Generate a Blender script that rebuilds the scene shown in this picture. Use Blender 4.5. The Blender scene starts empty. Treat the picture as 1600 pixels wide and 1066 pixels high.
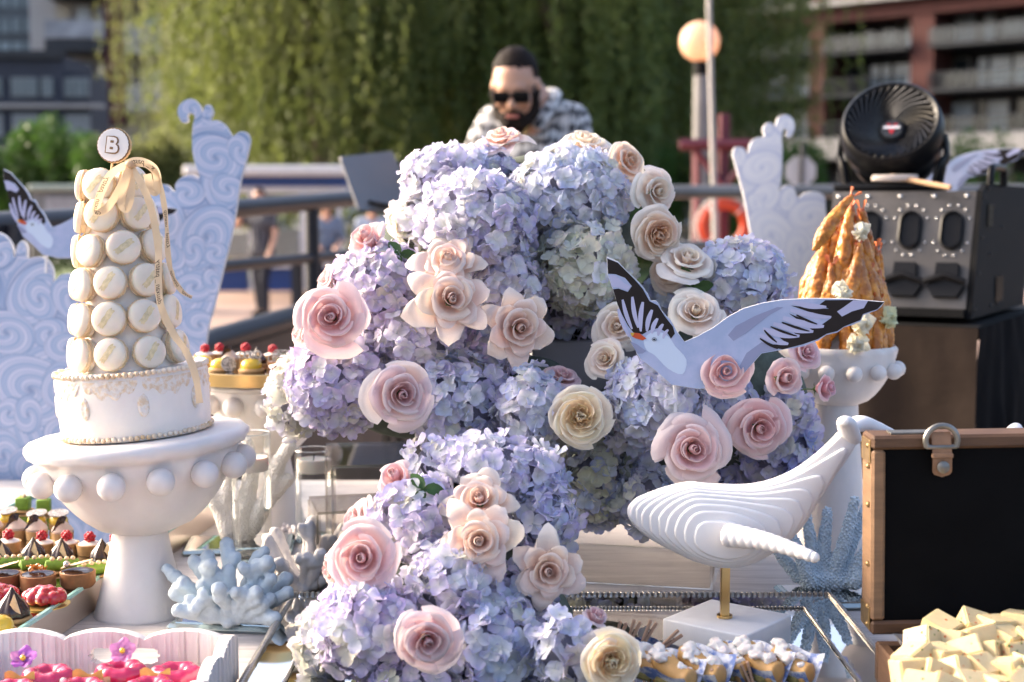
import bpy, bmesh, math, random
import numpy as np
from mathutils import Vector, Matrix, Euler, Quaternion, noise

random.seed(11)
rng = np.random.default_rng(11)
SC = bpy.context.scene
COL = SC.collection
PI = math.pi
R_ = math.radians

# ------------------------------------------------------------------ camera, sky, sun, exposure
PITCH = R_(5.2)
CAM = Vector((0.0, 0.0, 1.33))
FPX = 2222.2
cd = bpy.data.cameras.new('camera')
cd.lens = 50.0
cd.sensor_width = 36.0
cd.clip_start = 0.05
cd.clip_end = 1500
cd.dof.use_dof = True
cd.dof.focus_distance = 1.78
cd.dof.aperture_fstop = 4.2
cd.dof.aperture_blades = 9
co = bpy.data.objects.new('camera', cd)
co.location = CAM
co.rotation_euler = (PI / 2 - PITCH, 0, 0)
COL.objects.link(co)
SC.camera = co

SUN_DIR = Vector((-0.86, 0.32, 0.44)).normalized()       # towards the sun: left, slightly behind the table
world = bpy.data.worlds.new('World')
SC.world = world
world.use_nodes = True
wn = world.node_tree
sky = wn.nodes.new('ShaderNodeTexSky')
sky.sky_type = 'NISHITA'
sky.sun_disc = False
sky.sun_elevation = math.asin(SUN_DIR.z)
sky.sun_rotation = math.atan2(SUN_DIR.x, SUN_DIR.y)
sky.air_density = 0.65
sky.dust_density = 6.0
sky.ozone_density = 0.4
wn.nodes['Background'].inputs['Strength'].default_value = 0.15
wn.links.new(sky.outputs[0], wn.nodes['Background'].inputs['Color'])
sd = bpy.data.lights.new('sun', 'SUN')
sd.energy = 1.2
sd.angle = R_(11.0)
sd.color = (1.0, 0.83, 0.63)
so = bpy.data.objects.new('sun', sd)
so.rotation_euler = SUN_DIR.to_track_quat('Z', 'Y').to_euler()
so.location = (-20, 10, 20)
COL.objects.link(so)
vs = SC.view_settings
vs.view_transform = 'Standard'
vs.look = 'None'
vs.gamma = 1.0
vs.exposure = 2.0
vs.use_curve_mapping = False
SC.render.engine = 'CYCLES'
SC.cycles.use_denoising = True
SC.cycles.max_bounces = 8
SC.cycles.transparent_max_bounces = 24
SC.cycles.transmission_bounces = 8
SC.cycles.sample_clamp_indirect = 8.0
SC.cycles.caustics_reflective = False
SC.cycles.caustics_refractive = False

FWD = Vector((0, math.cos(PITCH), -math.sin(PITCH)))
UPV = Vector((0, math.sin(PITCH), math.cos(PITCH)))
ZT = 0.80                                                # table top

def ray(px, py):
    return Vector(((px - 800) / FPX, 0, 0)) + FWD + UPV * ((533 - py) / FPX)

def W(px, py, Y):                                        # the point at distance Y that the photo shows at px, py
    d = ray(px, py)
    return CAM + d * (Y / d.y)

def T(px, py, z=ZT):                                     # the point at height z
    d = ray(px, py)
    return CAM + d * ((z - CAM.z) / d.z)

def S(p):                                                # metres per photo pixel at point p
    return (p - CAM).dot(FWD) / FPX

# ------------------------------------------------------------------ mesh builder
class MB:
    def __init__(self):
        self.v, self.f, self.m, self.mi, self.uv = [], [], [], 0, {}

    def add(self, vs_, fs, M=None):
        o = len(self.v)
        if M is not None:
            vs_ = [M @ Vector(p) for p in vs_]
        self.v += [tuple(p) for p in vs_]
        for f in fs:
            self.f.append(tuple(i + o for i in f))
            self.m.append(self.mi)
        return self

    def box(self, c, s, M=None, bev=0.0, seg=1):
        c = Vector(c)
        if bev <= 0:
            x, y, z = s[0] / 2, s[1] / 2, s[2] / 2
            vv = [Vector((a, b, d)) for a in (-x, x) for b in (-y, y) for d in (-z, z)]
            ff = [(0, 1, 3, 2), (4, 6, 7, 5), (0, 4, 5, 1), (2, 3, 7, 6), (0, 2, 6, 4), (1, 5, 7, 3)]
            vv = [p + c for p in vv]
        else:
            bm = bmesh.new()
            bmesh.ops.create_cube(bm, size=1.0)
            bmesh.ops.scale(bm, vec=s, verts=bm.verts)
            bmesh.ops.bevel(bm, geom=bm.edges[:], offset=min(bev, min(s) * 0.45), segments=seg, affect='EDGES', profile=0.5)
            bm.verts.index_update()
            vv = [p.co + c for p in bm.verts]
            ff = [[q.index for q in f.verts] for f in bm.faces]
            bm.free()
        return self.add(vv, ff, M)

    def tube(self, pts, r, seg=8, caps=True, flat=None, up=None):
        pts = [Vector(p) for p in pts]
        n = len(pts)
        rr = r if isinstance(r, (list, tuple)) else [r] * n
        vv, ff = [], []
        nrm = None
        for i in range(n):
            t = (pts[min(i + 1, n - 1)] - pts[max(i - 1, 0)])
            if t.length < 1e-9:
                t = Vector((0, 0, 1))
            t.normalize()
            if nrm is None:
                a = Vector(up) if up else (Vector((0, 0, 1)) if abs(t.z) < 0.9 else Vector((1, 0, 0)))
                nrm = (a - t * a.dot(t)).normalized()
            else:
                nrm = nrm - t * nrm.dot(t)
                if nrm.length < 1e-6:
                    nrm = t.orthogonal()
                nrm.normalize()
            b = t.cross(nrm)
            for k in range(seg):
                a = 2 * PI * k / seg
                fl = flat if flat else 1.0
                vv.append(pts[i] + nrm * (math.cos(a) * rr[i] * fl) + b * (math.sin(a) * rr[i]))
        for i in range(n - 1):
            for k in range(seg):
                k2 = (k + 1) % seg
                ff.append((i * seg + k, i * seg + k2, (i + 1) * seg + k2, (i + 1) * seg + k))
        if caps:
            ff.append(tuple(range(seg))[::-1])
            ff.append(tuple((n - 1) * seg + k for k in range(seg)))
        return self.add(vv, ff)

    def lathe(self, prof, seg=32, M=None, a0=0.0, a1=2 * PI, fn=None, caps=True):
        full = abs(a1 - a0 - 2 * PI) < 1e-6
        na = seg if full else seg + 1
        vv, ff = [], []
        for (r, z) in prof:
            for k in range(na):
                a = a0 + (a1 - a0) * k / seg
                r2, z2 = (r, z) if fn is None else fn(r, z, a)
                vv.append(Vector((r2 * math.cos(a), r2 * math.sin(a), z2)))
        for i in range(len(prof) - 1):
            for k in range(seg):
                k2 = (k + 1) % na
                ff.append((i * na + k, i * na + k2, (i + 1) * na + k2, (i + 1) * na + k))
        if full and caps:
            if prof[0][0] > 1e-6:
                ff.append(tuple(range(na))[::-1])
            if prof[-1][0] > 1e-6:
                ff.append(tuple((len(prof) - 1) * na + k for k in range(na)))
        return self.add(vv, ff, M)

    def ball(self, c, r, seg=12, rings=8, sc=(1, 1, 1), M=None):
        c = Vector(c)
        vv, ff = [], []
        for i in range(1, rings):
            th = PI * i / rings
            for k in range(seg):
                a = 2 * PI * k / seg
                vv.append(c + Vector((r * sc[0] * math.sin(th) * math.cos(a), r * sc[1] * math.sin(th) * math.sin(a), r * sc[2] * math.cos(th))))
        top = len(vv); vv.append(c + Vector((0, 0, r * sc[2])))
        bot = len(vv); vv.append(c - Vector((0, 0, r * sc[2])))
        for i in range(rings - 2):
            for k in range(seg):
                k2 = (k + 1) % seg
                ff.append((i * seg + k, (i + 1) * seg + k, (i + 1) * seg + k2, i * seg + k2))
        for k in range(seg):
            k2 = (k + 1) % seg
            ff.append((top, k, k2))
            ff.append((bot, (rings - 2) * seg + k2, (rings - 2) * seg + k))
        return self.add(vv, ff, M)

    def prism(self, poly, y0, y1, M=None):                # poly in x, z; extruded along y
        n = len(poly)
        vv = [Vector((p[0], y0, p[1])) for p in poly] + [Vector((p[0], y1, p[1])) for p in poly]
        ff = [tuple(range(n)), tuple(range(n, 2 * n))[::-1]]
        ff += [(i, (i + 1) % n, n + (i + 1) % n, n + i) for i in range(n)]
        return self.add(vv, ff, M)

    def grid(self, fn, nu, nv, M=None, uv=False):
        o = len(self.v)
        vv = [fn(i / nu, j / nv) for j in range(nv + 1) for i in range(nu + 1)]
        ff = [(j * (nu + 1) + i, j * (nu + 1) + i + 1, (j + 1) * (nu + 1) + i + 1, (j + 1) * (nu + 1) + i) for j in range(nv) for i in range(nu)]
        if uv:
            for j in range(nv + 1):
                for i in range(nu + 1):
                    self.uv[o + j * (nu + 1) + i] = (i / nu, j / nv)
        return self.add(vv, ff, M)

    def mesh(self, name, mats, smooth=True, angle=40, inv=None, recalc=True):
        me = bpy.data.meshes.new(name)
        vv = self.v if inv is None else [tuple(inv @ Vector(p)) for p in self.v]
        me.from_pydata(vv, [], self.f)
        mats = mats if isinstance(mats, (list, tuple)) else [mats]
        for m in mats:
            me.materials.append(m)
        if len(mats) > 1:
            me.polygons.foreach_set('material_index', self.m)
        if recalc:
            bm = bmesh.new()
            bm.from_mesh(me)
            bmesh.ops.recalc_face_normals(bm, faces=bm.faces)
            bm.to_mesh(me)
            bm.free()
        if self.uv:
            ul = me.uv_layers.new(name='UVMap')
            for l in me.loops:
                ul.data[l.index].uv = self.uv.get(l.vertex_index, (0.5, 0.0))
        if smooth:
            me.shade_smooth()
            if angle < 180:
                me.set_sharp_from_angle(angle=R_(angle))
        me.update()
        return me

    def build(self, name, mats, parent=None, smooth=True, angle=40, world=True, recalc=True):
        inv = ROOTS[parent.name].inverted() if (parent is not None and world and parent.name in ROOTS) else None
        return link(name, self.mesh(name, mats, smooth, angle, inv, recalc), parent)

ROOTS = {}

def link(name, me, parent=None):
    o = bpy.data.objects.new(name, me)
    COL.objects.link(o)
    if parent is not None:
        o.parent = parent
        if parent.name in ROOTS:
            ROOTS[o.name] = ROOTS[parent.name].copy()
    return o

def tag(o, label=None, cat=None, group=None, kind=None):
    if label: o['label'] = label
    if cat: o['category'] = cat
    if group: o['group'] = group
    if kind: o['kind'] = kind
    return o

def thing(name, label, cat, loc=(0, 0, 0), group=None, M=None):
    o = bpy.data.objects.new(name, None)
    o.empty_display_size = 0.05
    COL.objects.link(o)
    o.matrix_basis = M if M is not None else Matrix.Translation(Vector(loc))
    ROOTS[o.name] = o.matrix_basis.copy()
    return tag(o, label, cat, group)

KIDS = {}
def kids_index():
    KIDS.clear()
    for o in COL.objects:
        if o.parent is not None:
            KIDS.setdefault(o.parent.name, []).append(o)

def copy_tree(src, M, label=None, group=None):
    r = src.copy(); COL.objects.link(r)
    r.matrix_basis = M
    ROOTS[r.name] = M.copy()
    if label: r['label'] = label
    if group: r['group'] = group
    for ch in KIDS.get(src.name, []):
        c = ch.copy(); COL.objects.link(c); c.parent = r
        for g in KIDS.get(ch.name, []):
            d = g.copy(); COL.objects.link(d); d.parent = c
    return r

def face_matrix(loc, direction, spin=0.0, scale=1.0):    # local +Z points along direction
    q = Vector(direction).normalized().to_track_quat('Z', 'Y')
    return Matrix.Translation(Vector(loc)) @ q.to_matrix().to_4x4() @ Matrix.Rotation(spin, 4, 'Z') @ Matrix.Scale(scale, 4)

def spline(pts, n=8, closed=False):                      # Catmull-Rom through points (2-D or 3-D)
    P = [Vector(p) for p in pts]
    out = []
    m = len(P)
    rngi = range(m if closed else m - 1)
    for i in rngi:
        p0 = P[(i - 1) % m] if closed or i > 0 else P[0]
        p1, p2 = P[i], P[(i + 1) % m]
        p3 = P[(i + 2) % m] if closed or i + 2 < m else P[-1]
        for k in range(n):
            t = k / n
            out.append(0.5 * ((2 * p1) + (p2 - p0) * t + (2 * p0 - 5 * p1 + 4 * p2 - p3) * t * t + (3 * p1 - p0 - 3 * p2 + p3) * t ** 3))
    if not closed:
        out.append(P[-1])
    return out

def remesh(mb, voxel, smooth_it=4, fac=0.5):              # fuse overlapping pieces into one continuous skin
    me = mb.mesh('tmp', [], smooth=False)
    o = bpy.data.objects.new('tmp', me)
    COL.objects.link(o)
    m = o.modifiers.new('r', 'REMESH'); m.mode = 'VOXEL'; m.voxel_size = voxel
    if smooth_it:
        s = o.modifiers.new('s', 'SMOOTH'); s.iterations = smooth_it; s.factor = fac
    dg = bpy.context.evaluated_depsgraph_get()
    out = bpy.data.meshes.new_from_object(o.evaluated_get(dg), depsgraph=dg)
    bpy.data.objects.remove(o)
    bpy.data.meshes.remove(me)
    return out

def finish(me, mats, M=None, smooth=True):
    if M is not None:
        me.transform(M)
    me.materials.clear()
    for m in (mats if isinstance(mats, (list, tuple)) else [mats]):
        me.materials.append(m)
    if smooth:
        me.shade_smooth()
    me.update()
    return me

def displace(me, fn):
    n = len(me.vertices)
    co_ = np.empty(n * 3); me.vertices.foreach_get('co', co_)
    no_ = np.empty(n * 3); me.vertex_normals.foreach_get('vector', no_)
    co_ = co_.reshape(-1, 3); no_ = no_.reshape(-1, 3)
    d = np.array([fn(Vector(c), Vector(k)) for c, k in zip(co_, no_)])
    co_ = co_ + no_ * d[:, None]
    me.vertices.foreach_set('co', co_.ravel())
    me.update()

def capsule(mb, p0, p1, r0, r1, seg=10, n=5):
    p0, p1 = Vector(p0), Vector(p1)
    d = (p1 - p0)
    L = d.length
    d = d / L if L > 1e-9 else Vector((0, 0, 1))
    pts, rr = [], []
    for i in range(n):
        a = PI / 2 * i / n
        pts.append(p0 - d * (r0 * math.cos(a))); rr.append(max(r0 * math.sin(a), 1e-4))
    pts.append(p0); rr.append(r0)
    pts.append(p1); rr.append(r1)
    for i in range(1, n + 1):
        a = PI / 2 * i / n
        pts.append(p1 + d * (r1 * math.sin(a))); rr.append(max(r1 * math.cos(a), 1e-4))
    mb.tube(pts, rr, seg)

def text_geo(s, size, shear=0.0, bold=0.0):
    cu = bpy.data.curves.new('t', 'FONT')
    cu.body = s; cu.size = size; cu.shear = shear; cu.offset = bold
    cu.align_x = 'CENTER'; cu.align_y = 'CENTER'; cu.resolution_u = 3
    o = bpy.data.objects.new('t', cu)
    COL.objects.link(o)
    dg = bpy.context.evaluated_depsgraph_get()
    me = bpy.data.meshes.new_from_object(o.evaluated_get(dg), depsgraph=dg)
    vv = [tuple(p.co) for p in me.vertices]
    ff = [tuple(p.vertices) for p in me.polygons]
    bpy.data.objects.remove(o); bpy.data.meshes.remove(me); bpy.data.curves.remove(cu)
    return vv, ff

# ------------------------------------------------------------------ materials
MATS = {}
def pm(name, col, rough=0.5, metal=0.0, var=0.0, vscale=8.0, col2=None, bump=0.0, bscale=60.0, sss=0.0, ssr=(0.01, 0.006, 0.004), trans=0.0,
       ior=1.45, coat=0.0, spec=0.5, emit=None, estr=0.0, transl=0.0, stretch=None, objcol=False, uvgrad=None, sheen=0.0, detail=6.0, wave=None):
    if name in MATS:
        return MATS[name]
    m = bpy.data.materials.new(name)
    m.use_nodes = True
    nt = m.node_tree
    b = nt.nodes['Principled BSDF']
    L = nt.links.new
    b.inputs['Base Color'].default_value = (*col, 1)
    b.inputs['Roughness'].default_value = rough
    b.inputs['Metallic'].default_value = metal
    b.inputs['IOR'].default_value = ior
    b.inputs['Specular IOR Level'].default_value = spec
    b.inputs['Transmission Weight'].default_value = trans
    b.inputs['Coat Weight'].default_value = coat
    b.inputs['Sheen Weight'].default_value = sheen
    if sss:
        b.inputs['Subsurface Weight'].default_value = sss
        b.inputs['Subsurface Radius'].default_value = ssr
        b.inputs['Subsurface Scale'].default_value = 1.0
    if emit:
        b.inputs['Emission Color'].default_value = (*emit, 1)
        b.inputs['Emission Strength'].default_value = estr
    tc = nt.nodes.new('ShaderNodeTexCoord')
    mp = nt.nodes.new('ShaderNodeMapping')
    if stretch:
        mp.inputs['Scale'].default_value = stretch
    L(tc.outputs['Object'], mp.inputs['Vector'])
    oi = nt.nodes.new('ShaderNodeObjectInfo')
    sh = nt.nodes.new('ShaderNodeVectorMath'); sh.operation = 'MULTIPLY_ADD'
    sh.inputs[1].default_value = (1, 1, 1)
    mul = nt.nodes.new('ShaderNodeMath'); mul.operation = 'MULTIPLY'; mul.inputs[1].default_value = 3.7
    L(oi.outputs['Random'], mul.inputs[0])
    L(mp.outputs[0], sh.inputs[0]); L(mul.outputs[0], sh.inputs[2])
    vec = sh.outputs[0]
    cs = None
    if objcol:
        cs = oi.outputs['Color']
        if uvgrad:                                        # petals: another tint towards the base
            uv = nt.nodes.new('ShaderNodeUVMap'); sp = nt.nodes.new('ShaderNodeSeparateXYZ')
            L(uv.outputs[0], sp.inputs[0])
            mr = nt.nodes.new('ShaderNodeMapRange')
            mr.inputs['From Min'].default_value = uvgrad[1]; mr.inputs['From Max'].default_value = uvgrad[2]
            mr.inputs['To Min'].default_value = uvgrad[3]; mr.inputs['To Max'].default_value = 0.0
            L(sp.outputs[1], mr.inputs[0])
            mx = nt.nodes.new('ShaderNodeMix'); mx.data_type = 'RGBA'
            L(mr.outputs[0], mx.inputs[0]); L(cs, mx.inputs[6]); mx.inputs[7].default_value = (*uvgrad[0], 1)
            cs = mx.outputs[2]
    if var > 0 or col2:
        nz = nt.nodes.new('ShaderNodeTexNoise')
        nz.inputs['Scale'].default_value = vscale; nz.inputs['Detail'].default_value = detail
        nz.inputs['Roughness'].default_value = 0.6
        L(vec, nz.inputs['Vector'])
        if col2:
            mr = nt.nodes.new('ShaderNodeMapRange')
            mr.inputs['From Min'].default_value = 0.42; mr.inputs['From Max'].default_value = 0.60
            L(nz.outputs[0], mr.inputs[0])
            mx = nt.nodes.new('ShaderNodeMix'); mx.data_type = 'RGBA'
            L(mr.outputs[0], mx.inputs[0])
            mx.inputs[6].default_value = (*col, 1); mx.inputs[7].default_value = (*col2, 1)
            cs = mx.outputs[2]
        if var > 0:
            hs = nt.nodes.new('ShaderNodeHueSaturation')
            mr = nt.nodes.new('ShaderNodeMapRange')
            mr.inputs['From Min'].default_value = 0.3; mr.inputs['From Max'].default_value = 0.7
            mr.inputs['To Min'].default_value = 1 - var; mr.inputs['To Max'].default_value = 1 + var
            L(nz.outputs[0], mr.inputs[0]); L(mr.outputs[0], hs.inputs['Value'])
            if cs is None:
                hs.inputs['Color'].default_value = (*col, 1)
            else:
                L(cs, hs.inputs['Color'])
            cs = hs.outputs[0]
    if cs is not None:
        L(cs, b.inputs['Base Color'])
    nrm = None
    if bump > 0:
        nz2 = nt.nodes.new('ShaderNodeTexNoise')
        nz2.inputs['Scale'].default_value = bscale; nz2.inputs['Detail'].default_value = 4
        L(vec, nz2.inputs['Vector'])
        bp = nt.nodes.new('ShaderNodeBump')
        bp.inputs['Strength'].default_value = bump; bp.inputs['Distance'].default_value = 0.2 / bscale
        L(nz2.outputs[0], bp.inputs['Height'])
        L(bp.outputs[0], b.inputs['Normal'])
        nrm = bp.outputs[0]
    if transl > 0:
        tr = nt.nodes.new('ShaderNodeBsdfTranslucent')
        if cs is not None: L(cs, tr.inputs[0])
        else: tr.inputs[0].default_value = (*col, 1)
        if nrm: L(nrm, tr.inputs['Normal'])
        ms = nt.nodes.new('ShaderNodeMixShader'); ms.inputs[0].default_value = transl
        L(b.outputs[0], ms.inputs[1]); L(tr.outputs[0], ms.inputs[2])
        L(ms.outputs[0], nt.nodes['Material Output'].inputs[0])
    MATS[name] = m
    return m

def vcol_mat(name, rough=0.4):
    m = bpy.data.materials.new(name); m.use_nodes = True
    nt = m.node_tree
    a = nt.nodes.new('ShaderNodeVertexColor'); a.layer_name = 'print'
    nt.links.new(a.outputs[0], nt.nodes['Principled BSDF'].inputs['Base Color'])
    nt.nodes['Principled BSDF'].inputs['Roughness'].default_value = rough
    MATS[name] = m
    return m

def glass_mat(name, col, rough=0.02, clear=0.85):         # thin clear sheet: mostly see-through with a sharp reflection
    m = bpy.data.materials.new(name); m.use_nodes = True
    nt = m.node_tree
    nt.nodes.remove(nt.nodes['Principled BSDF'])
    t = nt.nodes.new('ShaderNodeBsdfTransparent'); t.inputs[0].default_value = (*col, 1)
    g = nt.nodes.new('ShaderNodeBsdfGlossy'); g.inputs['Roughness'].default_value = rough
    fr = nt.nodes.new('ShaderNodeFresnel'); fr.inputs['IOR'].default_value = 1.5
    ad = nt.nodes.new('ShaderNodeMath'); ad.operation = 'MULTIPLY_ADD'; ad.inputs[1].default_value = 0.55; ad.inputs[2].default_value = 1 - clear - 0.1
    ad.use_clamp = True
    nt.links.new(fr.outputs[0], ad.inputs[0])
    mx = nt.nodes.new('ShaderNodeMixShader')
    nt.links.new(ad.outputs[0], mx.inputs[0]); nt.links.new(t.outputs[0], mx.inputs[1]); nt.links.new(g.outputs[0], mx.inputs[2])
    nt.links.new(mx.outputs[0], nt.nodes['Material Output'].inputs[0])
    MATS[name] = m
    return m

WHITE_CER = pm('white_ceramic', (0.71, 0.665, 0.635), 0.40, var=0.08, vscale=11, bump=0.22, bscale=55, sss=0.15)
BLACKP = pm('black_plastic', (0.006, 0.006, 0.007), 0.34, var=0.2, vscale=10, spec=.18)
BLACKM = pm('black_matte', (0.006, 0.006, 0.0065), 0.7, var=0.2, vscale=20, bump=0.1, bscale=200, spec=.15)
BRASS = pm('brass', (0.62, 0.42, 0.18), 0.3, metal=1.0, var=0.08, vscale=30)
STEEL = pm('steel', (0.095, 0.086, 0.078), 0.42, metal=1.0, var=0.18, vscale=9, bump=0.05, bscale=120)
CHROME = pm('chrome', (0.75, 0.74, 0.72), 0.15, metal=1.0)
MIRROR = pm('mirror', (0.80, 0.82, 0.82), 0.03, metal=1.0, var=0.03, vscale=20)
GLASS_EDGE = pm('glass_edge', (0.35, 0.62, 0.56), 0.1, coat=0.5)
SKIN = pm('skin', (0.55, 0.31, 0.21), 0.45, var=0.06, vscale=20, sss=0.1)
HAIR = pm('dark_hair', (0.016, 0.011, 0.009), 0.7, var=0.4, vscale=120, bump=0.6, bscale=300, spec=.12)
CLEAR = glass_mat('clear_acrylic', (0.975, 0.965, 0.955), clear=0.88)
CLEARG = glass_mat('clear_glass', (0.97, 0.98, 0.97), clear=0.90)
# ------------------------------------------------------------------ the setting
def struct(name, mb, mat, smooth=False):
    o = mb.build(name, mat, smooth=smooth)
    o['kind'] = 'structure'
    return o

GROUND = pm('ground_asphalt', (0.09, 0.088, 0.085), 0.9, var=0.25, vscale=0.6, bump=0.2, bscale=30)
PLAZA = pm('plaza_paving', (0.36, 0.25, 0.20), 0.85, var=0.15, vscale=1.2, bump=0.1, bscale=20)
g = MB(); g.box((0, 150, -0.28), (600, 500, 0.2)); struct('ground', g, GROUND)
g = MB(); g.box((-2, 17.6, -0.16), (34, 19, 0.04)); pz = struct('plaza', g, PLAZA)
DECK = pm('deck_planks', (0.20, 0.16, 0.13), 0.75, var=0.2, vscale=3, stretch=(1, 8, 1))
dk = MB(); dk.box((0, 2.6, -0.1), (5.6, 7.2, 0.16)); deck = struct('deck', dk, pm('deck_base', (0.05, 0.045, 0.04), 0.9))
pb = MB(); pb.box((0, 0, 0), (0.14, 7.2, 0.03), bev=0.004)
pm_ = pb.mesh('plank', DECK, smooth=False)
for i in range(38):
    o = link('plank', pm_, deck); o.location = (-2.73 + i * 0.1475, 2.6, -0.0035)
g = MB(); g.box((8, 36, -0.165), (80, 12, 0.05)); struct('lawn', g, pm('lawn_grass', (0.07, 0.11, 0.03), 0.9, var=0.3, vscale=2))

# ------------------------------------------------------------------ far buildings
BRICK = pm('red_brick', (0.080, 0.027, 0.023), 0.85, var=0.18, vscale=1.5, bump=0.2, bscale=8)
CONC = pm('pale_concrete', (0.33, 0.32, 0.31), 0.8, var=0.1, vscale=0.5)
CONCG = pm('grey_slab', (0.05, 0.053, 0.058), 0.9, spec=.1, var=0.1, vscale=0.5)
DARKW = pm('dark_recess', (0.02, 0.02, 0.023), 0.7, var=0.3, vscale=0.4)
PANE_D = pm('dark_pane', (0.02, 0.028, 0.034), 0.08, coat=0.5, var=0.3, vscale=0.6)
PANE_L = pm('curtained_pane', (0.46, 0.52, 0.57), 0.35, var=0.25, vscale=0.5, coat=0.4)
RAILG = glass_mat('rail_glass', (0.62, 0.68, 0.72), .1, clear=.86)
NAVYW = pm('navy_cladding', (0.024, 0.030, 0.048), 0.6, var=0.15, vscale=0.4)

def local_frame(p, u):
    u = Vector((u[0], u[1], 0)).normalized()
    n = Vector((u.y, -u.x, 0))                            # towards the viewer
    return Matrix(((u.x, -n.x, 0, p[0]), (u.y, -n.y, 0, p[1]), (0, 0, 1, 0), (0, 0, 0, 1)))

# right: brick apartment block with recessed balconies
MR = local_frame((23.3, 108.0), (1.17, -1.0))             # local x along the facade, local y into the building
bR = thing('apartment_block', 'red brick apartment block with recessed glazed balconies behind the black fan', 'building', M=MR)
b = MB()
b.box((4, 6.6, 14), (60, 8, 28)); o = b.build('wall', DARKW, bR, smooth=False, world=False)
def part(name, c, s, mat, parent, bev=0.0, n=None):
    q = MB(); q.box(c, s, bev=bev)
    return q.build(name, mat, parent, smooth=False, world=False)
cols_u = [-16.4, -8.2, 0.0, 8.25, 17.5, 26]
for u in cols_u:
    part('brick_pier', (u, 0.9, 14.8), (1.3 if u != 8.25 else 1.7, 3.6, 17.0), BRICK, bR)
for zb in (15.75, 25.4):
    part('brick_band', (4, 0.75, zb), (62, 3.5, 1.1), BRICK, bR)
    part('stone_ledge', (4, 0.35, zb + 0.72), (62.4, 4.6, 0.35), CONC, bR)
part('podium_band', (4, 0.6, 6.0), (62, 4.0, 1.6), CONC, bR)
rr = random.Random(5)
for fz in (6.8, 9.9, 13.0, 16.7, 19.8):
    for k in range(len(cols_u) - 1):
        u0, u1 = cols_u[k] + 0.75, cols_u[k + 1] - 0.85
        if fz > 8:
            part('balcony_slab', ((u0 + u1) / 2, 0.6, fz - 0.12), (u1 - u0, 4.4, 0.26), CONCG, bR)
        rp = part('balcony_rail', ((u0 + u1) / 2, -1.5, fz + 0.55), (u1 - u0, 0.06, 0.95), RAILG, bR)
        part('handrail', ((u0 + u1) / 2, -1.5, fz + 1.08), (u1 - u0, 0.1, 0.08), CONCG, bR)
        nb = 18
        q = MB()
        for j in range(nb):
            q.box((u0 + (u1 - u0) * (j + 0.5) / nb, -1.55, fz + 0.55), (0.05, 0.05, 1.0))
        q.build('baluster', CONCG, rp, smooth=False, world=False)
        x = u0 + 0.1
        while x < u1 - 0.8:
            w = rr.choice((0.9, 1.3, 1.7))
            w = min(w, u1 - x)
            wp = part('window', (x + w / 2, 2.5, fz + 1.25), (w - 0.08, 0.2, 2.35), CONC if rr.random() < .5 else CONCG, bR)
            q = MB(); q.box((x + w / 2, 2.36, fz + 1.25), (w - 0.28, 0.1, 2.12)); q.build('pane', PANE_L if rr.random() < .68 else PANE_D, wp, smooth=False, world=False)
            x += w + rr.choice((0.0, 0.0, 0.5))
for k in range(14):
    part('ground_column', (-14 + k * 3.1, 0.8, 2.6), (0.55, 0.6, 5.2), CONC, bR)
    part('ground_window', (-12.4 + k * 3.1, 2.5, 2.4), (2.2, 0.2, 3.4), PANE_D, bR)

# left: apartment block with a brick pillar, in front of a glass tower; dark low block
ML = local_frame((W(62, 100, 112).x, 112), (1, 0.12))
bL = thing('apartment_block', 'pale apartment block with one tall red brick pillar and stacked balconies', 'building', M=ML)
kx = 112 / FPX
part('wall', (9.0, 5.6, 14), (20, 8, 30), pm('pale_render', (.40, .39, .38), .8, var=.1), bL)
part('brick_pier', (5.9, -0.8, 15.8), (1.35, 2.6, 15.5), BRICK, bL)
for fz in (9.6, 14.0, 18.2):
    part('balcony_slab', (3.1, -0.3, fz), (4.4, 4.2, 0.9), CONCG, bL)
    part('balcony_rail', (3.1, -2.3, fz + 1.2), (4.4, 0.08, 1.3), pm('pale_rail', (0.30, 0.31, 0.33), 0.4, var=0.3, vscale=.8), bL)
    for dx in (1.6, 3.2, 4.7):
        wp = part('window', (dx, 1.5, fz + 2.3), (1.25, 0.2, 2.6), CONC, bL)
        q = MB(); q.box((dx, 1.37, fz + 2.3), (1.0, 0.1, 2.3)); q.build('pane', pm('warm_pane', (0.42, 0.38, 0.30), 0.4, var=.3, vscale=.7) if dx < 2 else PANE_L, wp, smooth=False, world=False)
    part('balcony_slab', (8.6, -0.3, fz - 0.2), (3.6, 3.6, 0.7), CONC, bL)
    part('balcony_rail', (8.6, -2.0, fz + 0.9), (3.6, 0.08, 1.2), CONC, bL)
    wp = part('window', (8.6, 1.5, fz + 2.0), (2.8, 0.2, 2.2), CONCG, bL)
    q = MB(); q.box((8.6, 1.37, fz + 2.0), (2.4, 0.1, 1.9)); q.build('pane', PANE_L, wp, smooth=False, world=False)

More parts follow.
